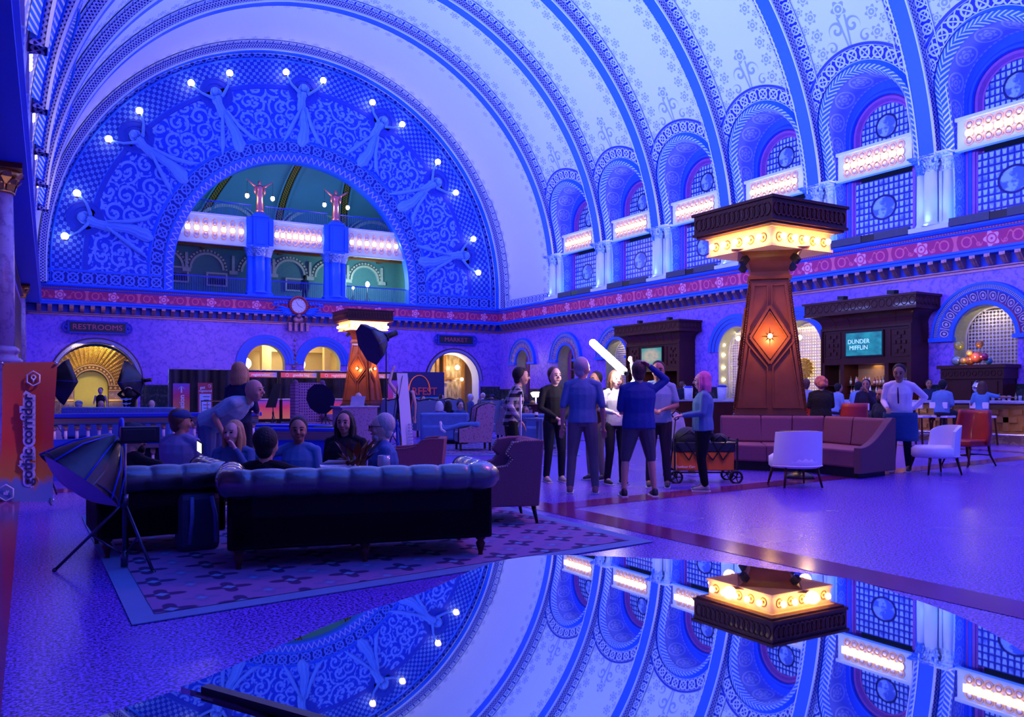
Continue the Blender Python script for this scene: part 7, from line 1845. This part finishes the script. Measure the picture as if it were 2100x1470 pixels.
    for i in (0, 1):
        el, ha = A[i]; sx = (-1, 1)[i]; limb(b, [sh[i], sh[i].lerp(el, .5), el], [.050, .044, .036]); limb(b, [el, el.lerp(ha, .35), ha], [.036, .037, .024])
        d = (ha-el).normalized(); sd = d.cross(V3((0, 0, 1)))
        sd = V3((1, 0, 0)) if sd.length < .3 else sd.normalized()
        nn = d.cross(sd).normalized(); palm = ha+d*.05
        b.tube([ha, ha+d*.03, ha+d*.075, ha+d*.09], [.022, .034, .036, .028], 10, flat=.55)
        for q in range(4):
            o_ = (q-1.5)*.019; L_ = (.062, .075, .070, .052)[q]; c0 = ha+d*.08+sd*o_; c1 = c0+d*L_*.55+nn*sx*0+V3((0, 0, -.010)); c2 = c1+d*L_*.35+V3((0, 0, -.028)); limb(b, [c0, c1, c2], [.0092, .0085, .0075], 6)
        limb(b, [ha+d*.02+sd*(.028*sx*-1), ha+d*.05+sd*(.052*sx*-1), ha+d*.078+sd*(.050*sx*-1)+V3((0, 0, -.012))], [.012, .0105, .009], 6)
    if lower:
        for i in (0, 1): limb(b, [pel.lerp(hip[i], .8), hip[i].lerp(kn[i], .4), kn[i]], [.085*hw, .074, .050]); limb(b, [kn[i], kn[i].lerp(an[i], .35), an[i]], [.050, .052, .032]); limb(b, [an[i], an[i]+V3((0, .09, -.045))], [.035, .03])
    o = b.build('body', SK[skin], e); remesh(o, vox*s)
    # ---- shirt
    sm = shirt_mat or cloth('shirt_cloth_%02d' % len([m for m in bpy.data.materials]), shirt); b = MB(); b.M = Sx
    lo = up(0, 0, .90-shirtlen)
    etube(b, [lo, up(0, .005, .98), wst, chs, up(0, -.01, 1.37), up(0, -.01, 1.45)], [.175*hw, .17*hw, .158*hw, .178*hw, .165*hw, .085], [.125*hw, .125*hw, .118*hw, .125*hw, .10*hw, .07])
    for i in (0, 1):
        el, ha = A[i]
        if sleeves == 'none': continue
        limb(b, [shc.lerp(nk, .15), sh[i].lerp(shc, .4)+Vector((0, 0, .012)), sh[i], sh[i].lerp(el, .5)]+([el] if sleeves != 'short' else [sh[i].lerp(el, .72)]), [.062, .064, .060, .056]+([.048] if sleeves != 'short' else [.058]))
        if sleeves == 'long': limb(b, [el, el.lerp(ha, .5), el.lerp(ha, .92)], [.049, .044, .036])
    o = b.build('shirt', sm, e); remesh(o, vox*s)
    # ---- trousers
    if lower:
        pm = cloth('trouser_cloth_%02d' % len(bpy.data.materials), pants); b = MB(); b.M = Sx
        etube(b, [pel+V3((0, 0, .07)), pel, pel+V3((0, 0, -.09))], [.150*hw, .165*hw, .13*hw], [.105*hw, .115*hw, .10*hw])
        if skirt:
            etube(b, [pel, pel+V3((0, 0, -.3)), V3((0, 0, .25))], [.17*hw, .20*hw, .22*hw], [.13*hw, .16*hw, .19*hw])
        for i in (0, 1):
            limb(b, [hip[i], hip[i].lerp(kn[i], .5), kn[i]], [.096*hw, .086*hw**.5, .068])
            if legs == 'long': limb(b, [kn[i], kn[i].lerp(an[i], .4), an[i]+V3((0, 0, .02))], [.066, .062, .052])
        o = b.build('trousers' if not skirt else 'skirt', pm, e); remesh(o, vox*s)
        shm = simple('shoe_leather_%02d' % len(bpy.data.materials), shoes, .5)
        for i in (0, 1):
            a = an[i]; b = MB(); b.M = Sx
            limb(b, [a+V3((0, -.02, -.01)), a+V3((0, -.03, -.045))], [.042, .044]); limb(b, [a+V3((0, .02, -.035)), a+V3((0, .10, -.050)), a+V3((0, .16, -.055))], [.043, .036, .028])
            o = b.build('shoe', shm, e); remesh(o, vox*s)
            b = MB(); b.M = Sx; b.box((a.x, a.y+.055, a.z-.078), (.085, .27, .016)); b.build('sole', M_sole, o, bevel=.005)
    # ---- head details
    hm = HR[hair]; b = MB(); b.M = Sx
    if style != 'bald':
        b.ball(hp_(0, -.036, .046), .114, 16, 12, (.88, .93, .98)); b.ball(hp_(0, -.055, -.03), .075, 12, 10, (1.0, .8, 1.1))
        if style in ('long', 'bob'):
            L_ = .30 if style == 'long' else .14
            for k in range(9):
                a = R(-25-130*k/8) if False else R(200+140*k/8)
                x_, y_ = .085*math.cos(a), .085*math.sin(a)
                limb(b, [hp_(x_*.9, y_*.9-.01, .05), hp_(x_*1.15, y_*1.1-.01, -.06), hp_(x_*1.25, y_*1.15-.01, -L_)], [.040, .042, .028])
            for sx in (-1, 1): limb(b, [hp_(sx*.07, .02, .06), hp_(sx*.092, .02, -.03), hp_(sx*.09, .03, -L_)], [.028, .030, .02])
        if style == 'curly':
            rr_ = random.Random(5)
            for k in range(60):
                th, ph = rr_.uniform(0, 2*PI), rr_.uniform(0, 2.0); b.ball(hp_(.115*math.sin(ph)*math.cos(th), -.03+.115*math.sin(ph)*math.sin(th), .02+.13*math.cos(ph)), .042, 6, 5)
        if style == 'quiff': b.ball(hp_(0, .02, .105), .06, 10, 8, (1.1, 1.1, .7)); b.ball(hp_(0, -.03, .09), .075, 10, 8, (1.1, 1.2, .8))
        o = b.build('hair', hm, e); remesh(o, vox*s)
    if beard: b = MB(); b.M = Sx; b.ball(hp_(0, .055, -.10), .055, 12, 8, (1.15, .7, .9)); b.build('beard', hm, e)
    for sx in (-1, 1): b = MB(); b.M = Sx; b.ball(hp_(sx*.034, .097, .016), .0125, 8, 6, (1.35, .8, .75)); b.build('eye', M_eye, e); b = MB(); b.M = Sx; b.tube([tuple(hp_(sx*.016, .106, .040)), tuple(hp_(sx*.036, .102, .046)), tuple(hp_(sx*.056, .088, .038))], .0055, 5); b.build('eyebrow', hm, e)
    b = MB(); b.M = Sx; b.ball(hp_(0, .094, -.058), .024, 8, 6, (1.15, .62, .34)); b.build('mouth', M_lip, e)
    if glasses:
        b = MB(); b.M = Sx
        for sx in (-1, 1): b.tube([tuple(hp_(sx*.036+.026*math.cos(2*PI*k/12), .120, .016+.018*math.sin(2*PI*k/12))) for k in range(12)], .004, 4, True); b.bar(hp_(sx*.06, .118, .02), hp_(sx*.10, .0, .02), .006)
        b.bar(hp_(-.012, .122, .02), hp_(.012, .122, .02), .005); b.build('glasses', M_black, e)
    if hat:
        b = MB(); b.M = Sx; b.ball(hp_(0, -.012, .075), .112, 16, 10, (.95, 1.1, .62)); b.ball(hp_(0, .075, .055), .07, 12, 6, (1.1, 1.0, .18)); b.build('cap', cloth('cap_cloth_%02d' % len(bpy.data.materials), hat), e)
    e['_'] = 0; del e['_']
    e2 = dict(head=hc*s, hands=[A[0][1]*s, A[1][1]*s], pel=pel*s)
    return e, e2
def face_to(px_from, D_from, dirx, diry): return facing(dirx, diry)
rt = (math.cos(YAW), -math.sin(YAW)); fw = (math.sin(YAW), math.cos(YAW))     # picture right and away
def look(r, f): return facing(rt[0]*r+fw[0]*f, rt[1]*r+fw[1]*f)
def headz(y, D): return EYE-(y-HOR)/FPX*D
def sitz(ytop, D, H=1.7):
    """seat height so that the head top lands at pixel row ytop"""
    return max(.08, headz(ytop, D)-.905*H/1.75)
# -- standing group in the middle
plaid = stencil('black_white_plaid', (.02, .02, .025), (.62, .60, .62), lambda u, v, t, tc: (((u*42).sin().gt(.35, .2)*.45)+(NX(t, [n for n in t.nodes if n.type == 'SEPXYZ'][0].outputs[2])*62).sin().gt(.1, .2)*.5)*1.0, 0, .9, coord='Object')
e, k = person(W_(1048, 11.9), look(.85, .1), 'young man in black and white plaid shirt leaning on silver crutches', 1.72, lean=12, skin=0, hair='black', style='quiff', shirt_mat=plaid, pants=(.01, .01, .015), armL='crutch', armR='crutch', vox=.010, shirtlen=.05)
for i, sx in enumerate((-1, 1)):
    hw_ = Matrix.Rotation(e.rotation_euler.z, 3, 'Z') @ k['hands'][i]+Vector(e.location)
    c = T('crutch', (hw_.x, hw_.y, 0), e.rotation_euler.z+R(90), 'silver forearm crutch gripped by the man in plaid, %s' % ('nearer the wing chair' if i else 'farther one'), 'crutch', 'silver crutches')
    def cr(b):
        for y in (-.05, .05): b.tube([(0, y, 1.32), (0, y*1.1, .95), (0, y*.9, .62), (0, y*.2, .48)], .011, 6)
    P(c, 'double_upright', M_alu, cr); P(c, 'lower_tube', M_alu, lambda b: b.cyl((0, 0, .03), (0, 0, .62), .011, n=8)); P(c, 'grip', M_black, lambda b: b.cyl((0, -.06, hw_.z-.0), (0, .06, hw_.z-.0), .016, n=8)); P(c, 'underarm_pad', M_black, lambda b: b.bar((0, -.07, 1.33), (0, .07, 1.33), .035)); P(c, 'rubber_tip', M_black, lambda b: b.cyl((0, 0, 0), (0, 0, .04), .02, n=8))
person(W_(1137, 12.3), look(.35, -1), 'man in black long-sleeved shirt and dark jeans with clasped hands', 1.72, skin=3, hair='brown', shirt=(.015, .015, .02), pants=(.012, .015, .03), armL='clasp', armR='clasp', turn=10, shoes=(.4, .35, .35), vox=.010)
person(W_(1195, 10.9), look(.12, 1), 'man seen from behind in blue sweater with pushed-up sleeves and grey jeans', 1.80, skin=0, hair='grey', shirt=(.10, .20, .42), sleeves='three', pants=(.16, .13, .16), shoes=(.35, .12, .12), armL='down', armR='down', wide=1.12, turn=-35, vox=.009, legspread=.13)
person(W_(1222, 12.6), look(-.6, -.6), 'person in khaki trousers mostly hidden behind the man in blue sweater', 1.66, skin=1, hair='black', shirt=(.12, .03, .03), pants=(.30, .27, .20), vox=.012, armL='fore', armR='fore')
person(W_(1262, 12.0), look(.3, -1), 'young person in a white top holding the glowing tube', 1.66, skin=3, hair='brown', style='bob', shirt=(.62, .62, .60), pants=(.02, .02, .03), armL='raise', armR='fore', vox=.010, wide=.9)
person(W_(1310, 10.55), look(-.1, 1), 'man from behind in navy hoodie, grey shorts and black trainers', 1.74, skin=0, hair='brown', shirt=(.02, .05, .26), pants=(.10, .09, .11), legs='short', shoes=(.015, .015, .02), armL='fore', armR='head', wide=1.28, vox=.009, legspread=.16, shirtlen=.03)
person(W_(1350, 11.6), look(-.2, -1), 'man in pale blue shirt behind the man in navy hoodie', 1.78, skin=1, hair='black', shirt=(.30, .45, .62), pants=(.05, .04, .05), sleeves='short', armL='front', armR='front', vox=.010, wide=1.1)
person(W_(1442, 11.2), look(-.9, .15), 'woman with pink-dyed bob in denim jacket, black leggings and grey trainers', 1.62, skin=3, hair='pink', style='bob', shirt=(.10, .22, .40), pants=(.006, .006, .01), shoes=(.35, .30, .32), armL='fore', armR='fore', wide=1.25, vox=.009, shirtlen=.02)
person(W_(1378, 13.6), look(.3, -1), 'person seated behind the wagon in a pale top', 1.6, seat=.45, skin=0, hair='brown', shirt=(.5, .45, .6), armL='lap', armR='lap', vox=.016)
person(W_(1398, 30.5), look(-.5, -1), 'bartender in dark shirt behind the far bar', 1.80, skin=2, hair='black', shirt=(.015, .02, .05), armL='fore', armR='fore', vox=.02)
# glowing tube held over the group
g0, g1 = W_(1216, 12.2, headz(703, 12.2)), W_(1280, 11.7, headz(762, 11.7))
e = T('light_tube', g0, 0, 'thick glowing white light tube held up above the standing group', 'light')
M_tube = emit('white_light_tube', (1, .95, .85), 16)
P(e, 'lit_tube', M_tube, lambda b: (b.cyl((0, 0, 0), g1-g0, .055, .055, 16), b.ball((0, 0, 0), .055, 12, 8)))
P(e, 'handle', M_black, lambda b: b.cyl(g1-g0, (g1-g0)*1.10, .03, n=10))
point('tube_glow', (g1-g0)*.5+Vector((.0, -.2, -.15)), 60, (1, .82, .72), .12, e)
# -- waiter and guests on the right
person(W_(1846, 14.0), look(-.35, -.6), 'waiter in white shirt, dark tie and braces with blue apron leaning forward', 1.84, lean=14, skin=1, hair='black', shirt=(.95, .82, 1), pants=(.01, .015, .04), armL='hip', armR='fore', vox=.010, wide=1.1, nod=12)
ap = W_(1846, 14.0); e = T('waiter_apron', (ap.x, ap.y, 0), look(-.35, -.6), 'dark blue apron tied round the waiter', 'apron'); P(e, 'apron_cloth', cloth('blue_apron_cloth', (.02, .07, .25)), lambda b: b.grid(lambda a, c: (.26*math.sin(R(-100+200*a))*(1+.10*(1-c)), .19*math.cos(R(-100+200*a)), .52+.48*c), 24, 8), solid=.01)
e = T('neck_tie', (ap.x, ap.y, 0), look(-.35, -.6), 'dark maroon tie on the waiter', 'tie'); P(e, 'tie_cloth', cloth('tie_cloth', (.10, .02, .04)), lambda b: b.tube([(0, .40, 1.42), (0, .36, 1.30), (0, .30, 1.16)], [.02, .035, .03], 6, flat=.4))
person(W_(1808, 15.6), look(-.8, -.3), 'bearded man in dark jacket seated left of the waiter', 1.75, seat=sitz(798, 15.6), skin=1, hair='black', shirt=(.02, .03, .08), beard=True, armL='lap', armR='lap', vox=.014)
person(W_(1776, 19.0), look(-.5, -.8), 'guest in dark clothes sitting at a table left of the waiter', 1.72, seat=sitz(778, 19), skin=1, hair='black', shirt=(.02, .02, .06), armL='chin', armR='lap', vox=.02)
person(W_(1683, 17.4), look(.1, 1), 'curly auburn-haired guest in a dark fur coat seen from behind', 1.72, seat=sitz(775, 17.4), skin=3, hair='auburn', style='curly', shirt_mat=simple('dark_fur', (.006, .006, .01), .9, bump=1, bscale=50), wide=1.35, armL='front', armR='front', vox=.016)
person(W_(1653, 20.0), look(.3, 1), 'patron in pale blue top at the bar just right of the lantern pillar', 1.72, seat=sitz(778, 20), skin=0, hair='brown', shirt=(.30, .42, .70), armL='front', armR='front', vox=.02)
person(W_(1714, 23.0), look(.9, .35), 'patron in pale hooded top on a bar stool', 1.72, seat=.74, skin=0, hair='black', shirt=(.28, .42, .66), armL='front', armR='front', lean=10, vox=.02)
person(W_(1756, 22.7), look(.9, .35), 'patron in pale blue jersey on a bar stool, back turned', 1.76, seat=.76, skin=0, hair='black', shirt=(.25, .40, .68), armL='front', armR='front', lean=10, wide=1.2, vox=.02)
person(W_(1932, 21.2), look(.75, .6), 'man in striped blue shirt on a bar stool, back turned', 1.78, seat=.76, skin=0, hair='black', shirt=(.18, .32, .60), armL='front', armR='front', lean=6, wide=1.15, vox=.016)
person(W_(2014, 21.0), look(.55, .8), 'long-haired woman in patterned blue top and jeans on a bar stool', 1.70, seat=.76, skin=1, hair='brown', style='long', shirt=(.14, .34, .62), pants=(.15, .25, .40), armL='front', armR='side', sleeves='short', lean=4, vox=.016)
person(W_(1905, 24.3), look(-.3, -1), 'barman in dark clothes behind the counter', 1.75, skin=1, hair='black', shirt=(.02, .03, .10), armL='fore', armR='fore', vox=.02)
# -- seated group round the coffee table
person(W_(275, 7.75), look(.55, .9), 'man in flat dark cap and black shirt looking at a phone on the left armchair', 1.75, seat=sitz(872, 7.75), skin=0, hair='black', shirt=(.01, .01, .015), hat=(.02, .03, .07), beard=True, sleeves='short', armL='lap', armR='side', turn=-50, lower=False, vox=.008)
p = W_(410, 8.1, .79); e = T('phone', p, look(.4, 1), 'small phone with lit screen above the left leather armchair', 'phone'); P(e, 'case', M_black, lambda b: b.box((0, 0, 0), (.07, .012, .14))); P(e, 'screen', emit('phone_screen', (.8, .9, .7), 1.5), lambda b: b.box((0, -.008, 0), (.06, .002, .12))); e.rotation_euler = (R(25), R(25), look(.4, 1))
person(W_(372, 9.1), look(.3, .9), 'person in loose blue-grey shirt seated left of the leaning man, back turned', 1.78, seat=sitz(846, 9.1), skin=1, hair='brown', shirt=(.20, .22, .42), wide=1.35, armL='lap', armR='lap', turn=-30, vox=.010, hat=(.03, .06, .2))
person(W_(432, 9.9), look(.97, -.15), 'bald man in pale grey tee bending far forward over the table', 1.80, lean=62, skin=0, hair='grey', style='bald', shirt=(.26, .36, .50), pants=(.08, .12, .30), sleeves='short', armL='fore', armR='fore', wide=1.2, vox=.009)
person(W_(478, 8.7), look(.05, -1), 'blond woman in denim jacket over red top facing the camera', 1.66, seat=sitz(858, 8.7), skin=3, hair='blond', style='long', shirt=(.06, .13, .30), armL='chin', armR='lap', turn=-15, vox=.008)
person(W_(547, 6.95), look(.1, 1), 'dark-haired man in black tee on the long sofa, back turned, arms spread', 1.80, seat=sitz(876, 6.95, 1.8), skin=0, hair='black', shirt=(.008, .008, .012), sleeves='short', armL='side', armR='side', wide=1.25, lower=False, vox=.008)
person(W_(612, 8.9), look(-.1, -1), 'man in blue button shirt gesturing with one raised arm', 1.74, seat=sitz(860, 8.9), skin=1, hair='black', shirt=(.08, .20, .42), armL='lap', armR='side', turn=20, vox=.008, wide=1.1)
person(W_(707, 9.3), look(-.25, -1), 'smiling woman with long black hair and black jacket', 1.70, seat=sitz(843, 9.3), skin=0, hair='black', style='long', shirt=(.012, .012, .02), wide=1.35, armL='lap', armR='lap', turn=10, vox=.008)
person(W_(782, 8.5), look(-.75, -.15), 'grey-haired man with glasses and goatee in denim shirt facing left', 1.80, seat=sitz(848, 8.5, 1.8), skin=3, hair='grey', shirt=(.05, .13, .36), beard=True, glasses=True, wide=1.25, armL='lap', armR='fore', turn=0, vox=.008)
person(W_(492, 11.0), look(.4, .9), 'fair-haired person standing with back turned behind the leaning man', 1.74, skin=3, hair='blond', style='bob', shirt=(.015, .025, .08), pants=(.01, .01, .03), armL='front', armR='front', vox=.010)
person(W_(735, 20.9), look(0, -1), 'man in black tee holding a camera to his face by the far pillar', 1.75, seat=sitz(806, 20.9), skin=3, hair='grey', style='bald', shirt=(.01, .01, .02), sleeves='short', armL='chin', armR='chin', vox=.016, wide=1.2)
p = W_(735, 20.7, headz(823, 20.7)); e = T('camera', p, look(0, 1), 'small dark camera held up by the man in black tee', 'camera'); P(e, 'camera_body', M_black, lambda b: b.box((0, 0, 0), (.13, .06, .09))); P(e, 'lens', M_black, lambda b: b.cyl((0, -.03, 0), (0, -.11, 0), .035, n=12))
person(W_(829, 17.2), look(-.4, .9), 'person in dark clothes with one bare arm raised beside the white banner', 1.70, skin=3, hair='brown', shirt=(.01, .01, .03), sleeves='none', armL='raise', armR='down', vox=.014)
# -- far guests
M_bat = simple('pale_blue_patch', (.35, .50, .85), .6)
person(W_(206, 29.5), look(.2, -1), 'woman in black off-shoulder gown before the gilded doorway', 1.55, skin=3, hair='black', shirt=(.01, .01, .02), sleeves='none', pants=(.01, .01, .02), skirt=True, armL='down', armR='fore', vox=.02)
e, k = person(W_(265, 24.2), look(.0, 1), 'person in black jacket with pale winged patches, hands behind head', 1.52, skin=3, hair='black', style='bob', shirt=(.006, .006, .01), armL='head', armR='head', wide=1.2, vox=.016)
for i, z in enumerate((1.16, 1.03, .92)):
    P(e, 'winged_patch', M_bat, lambda b: b.poly([(x*(1-.15*i), -.20, z+y) for x, y in ((-.18, .03), (-.13, -.02), (-.08, -.01), (0, -.05), (.08, -.01), (.13, -.02), (.18, .03), (.06, .02), (0, .04), (-.06, .02))]))
def far(px, ytop, D, r, f, label, **k):
    k.setdefault('armL', 'lap'); k.setdefault('armR', 'lap'); k.setdefault('vox', .022); k.setdefault('H', 1.72)
    return person(W_(px, D), look(r, f), label, seat=sitz(ytop, D), **k)
far(162, 822, 24.6, .1, .9, 'guest in pale top and blue cap beyond the balustrade, leftmost', skin=1, hair='grey', shirt=(.25, .45, .75), hat=(.08, .2, .4))
far(207, 821, 24.4, .2, .9, 'bald guest in blue shirt with arm along the sofa beyond the balustrade', skin=0, hair='grey', style='bald', shirt=(.12, .25, .50), armL='side')
far(311, 820, 24.4, .1, 1, 'bald guest in white shirt beyond the balustrade', skin=3, hair='grey', style='bald', shirt=(.50, .50, .62))
for px, yt, D, r, f, lab, kw in (
    (868, 812, 33, .5, -1, 'far guest with dark hair left of the market archway foot', dict(skin=3, hair='black', shirt=(.01, .01, .03))),
    (885, 818, 27, .2, 1, 'far guest in white shirt on the banquette', dict(skin=0, hair='grey', shirt=(.45, .42, .60))),
    (902, 823, 24, .3, 1, 'far woman with pale blond hair on the banquette', dict(skin=3, hair='white', style='bob', shirt=(.20, .15, .45))),
    (906, 809, 34, .9, -.2, 'far woman with dark hair bending right below the archway window', dict(skin=3, hair='black', style='bob', shirt=(.12, .18, .40))),
    (920, 822, 26, .4, 1, 'far guest with long dark hair on the banquette', dict(skin=1, hair='black', style='long', shirt=(.01, .01, .02))),
    (944, 823, 25, .5, -.8, 'far balding man in dark polo by the blue chair', dict(skin=3, hair='black', shirt=(.04, .08, .22))),
    (966, 808, 31, .8, .5, 'white-haired guest in blue jacket facing right', dict(skin=3, hair='white', shirt=(.06, .12, .30))),
    (990, 806, 33, -.3, -1, 'white-bearded man at the far table', dict(skin=0, hair='white', beard=True, shirt=(.02, .05, .15))),
    (1009, 809, 34.6, -.7, -.6, 'far guest in dark cap right of the white-bearded man', dict(skin=0, hair='black', hat=(.02, .03, .10), shirt=(.03, .04, .15))),
    (1079, 808, 30, -.2, -1, 'far guest in dark suit right of the man in plaid', dict(skin=2, hair='black', shirt=(.01, .015, .06))),
    (1078, 834, 22, .5, -.6, 'far woman in pale blue top looking at a phone behind the crutches', dict(skin=0, hair='brown', style='bob', shirt=(.15, .30, .65))),
    (1093, 822, 25.6, .3, 1, 'far guest with brown hair below the small lamp', dict(skin=1, hair='brown', shirt=(.25, .04, .06)))):
    far(px, yt, D, r, f, lab, **kw)
person((bk(625, 590, 45.3).x, 45.3, ZS), facing(0, 1), 'visitor with dark hair standing on the gallery in the middle bay', 1.62, skin=2, hair='black', shirt=(.03, .05, .12), vox=.025)
# crossed shin and trainer over the tall chair arm
p = W_(935, 18.9, 0)
e = T('person', p, look(-.9, .1), 'outstretched jeans leg and trainer of someone sunk in the tall patterned chair', 'person')
b = MB(); limb(b, [(0, -.5, .62), (0, -.1, .60), (0, .22, .50)], [.07, .06, .05]); limb(b, [(0, .22, .50), (0, .30, .52), (0, .32, .60)], [.04, .035, .03]); o = b.build('jeans_leg', cloth('light_jeans', (.12, .28, .60)), e); remesh(o, .014)
b = MB(); limb(b, [(0, .26, .46), (0, .33, .50), (0, .36, .66)], [.045, .045, .035]); o = b.build('shoe', M_white, e); remesh(o, .014)

# ------------------------------------------------------------------ left wall: columns and seated lions
def lion(e, z):
    b = MB(); b.M = Matrix.Translation((0, 0, z))
    limb(b, [(0, -.20, .12), (0, -.10, .30), (0, .06, .48)], [.17, .17, .15]); limb(b, [(0, .06, .48), (0, .12, .62)], [.15, .13]); b.ball((0, .18, .70), .13, 12, 10, (1, 1.1, 1)); b.ball((0, .30, .66), .07, 10, 8, (1, 1.1, .9)); b.ball((0, .33, .61), .045, 8, 6)
    for s_ in (-1, 1):
        limb(b, [(s_*.10, .14, .44), (s_*.11, .20, .24), (s_*.11, .20, .06)], [.075, .055, .05]); limb(b, [(s_*.11, .20, .05), (s_*.11, .29, .035)], [.05, .04])
        limb(b, [(s_*.13, -.14, .16), (s_*.18, .04, .22), (s_*.18, .02, .06)], [.12, .10, .06]); limb(b, [(s_*.18, .0, .04), (s_*.18, .15, .035)], [.05, .045]); b.ball((s_*.10, .13, .82), .035, 8, 6)
    limb(b, [(0, -.32, .06), (.12, -.36, .10), (.2, -.25, .06), (.24, -.12, .04)], [.03, .028, .026, .035])
    o = b.build('lion_body', M_gold, e); remesh(o, .018)
    b = MB(); b.M = Matrix.Translation((0, 0, z)); rr_ = random.Random(2)
    for k in range(46):
        a, q = rr_.uniform(0, 2*PI), rr_.uniform(0, 1); r = .15-.02*q; b.ball((r*math.cos(a), .09+.10*math.sin(a)*.6-.05*q, .80-.36*q), .055, 6, 5, (1, 1, 1.3))
    o = b.build('mane', M_gold, e); remesh(o, .018)
    P(e, 'shield', M_gold, lambda b: (b.at((0, .34, z+.28)), b.ball((0, 0, 0), .17, 14, 10, (.85, .16, 1.3))))
for k, (px, D, sz) in enumerate(((2, 14.6, 1.0), (40, 30.4, 1.0))):
    p = W_(px, D); p.x -= .03
    e = T('marble_column', (p.x, p.y, 0), R(-90), 'tall marble wall column with leafy capital at the left edge, %s' % ('nearer' if k == 0 else 'farther'), 'column', 'left wall columns')
    P(e, 'shaft', M_colm, lambda b: b.lathe([(.24, 2.15), (.245, 3.4), (.215, 4.85)], n=24))
    P(e, 'base', M_colm, lambda b: (b.lathe([(.36, 1.85), (.37, 1.92), (.30, 1.96), (.29, 2.02), (.33, 2.06), (.31, 2.12), (.25, 2.16)], n=24), b.b2((-.38, -.38, 1.70), (.38, .38, 1.85)), b.b2((-.42, -.42, 0), (.42, .42, 1.70))))
    def cp_(b): capital(b, 0, 0, 4.85, .23, .42)
    P(e, 'capital', M_gold, cp_)
    P(e, 'abacus', M_wood, lambda b: b.b2((-.36, -.36, 5.27), (.36, .36, 5.38)))
    l = T('lion_statue', (p.x, p.y, 5.38), R(-90), 'gilded seated lion with shield on the capital of the %s left column' % ('nearer' if k == 0 else 'farther'), 'statue', 'gilded lions')
    lion(l, 0)
m = MB()
for z0, z1, d in ((2.0, 4.6, .03), (1.2, 1.75, .05)):
    m.poly([(XL(2)-.45+d, 2, z0), (XL(40)-.45+d, 40, z0), (XL(40)-.45+d, 40, z1), (XL(2)-.45+d, 2, z1)], [(0, 0), (60, 0), (60, 4), (0, 4)])
struct(m, 'trim_%d' % nt, stencil('gilt_grille', (.02, .012, .03), (.35, .14, .08), pat_lattice, .8, .4, .6)); nt += 1
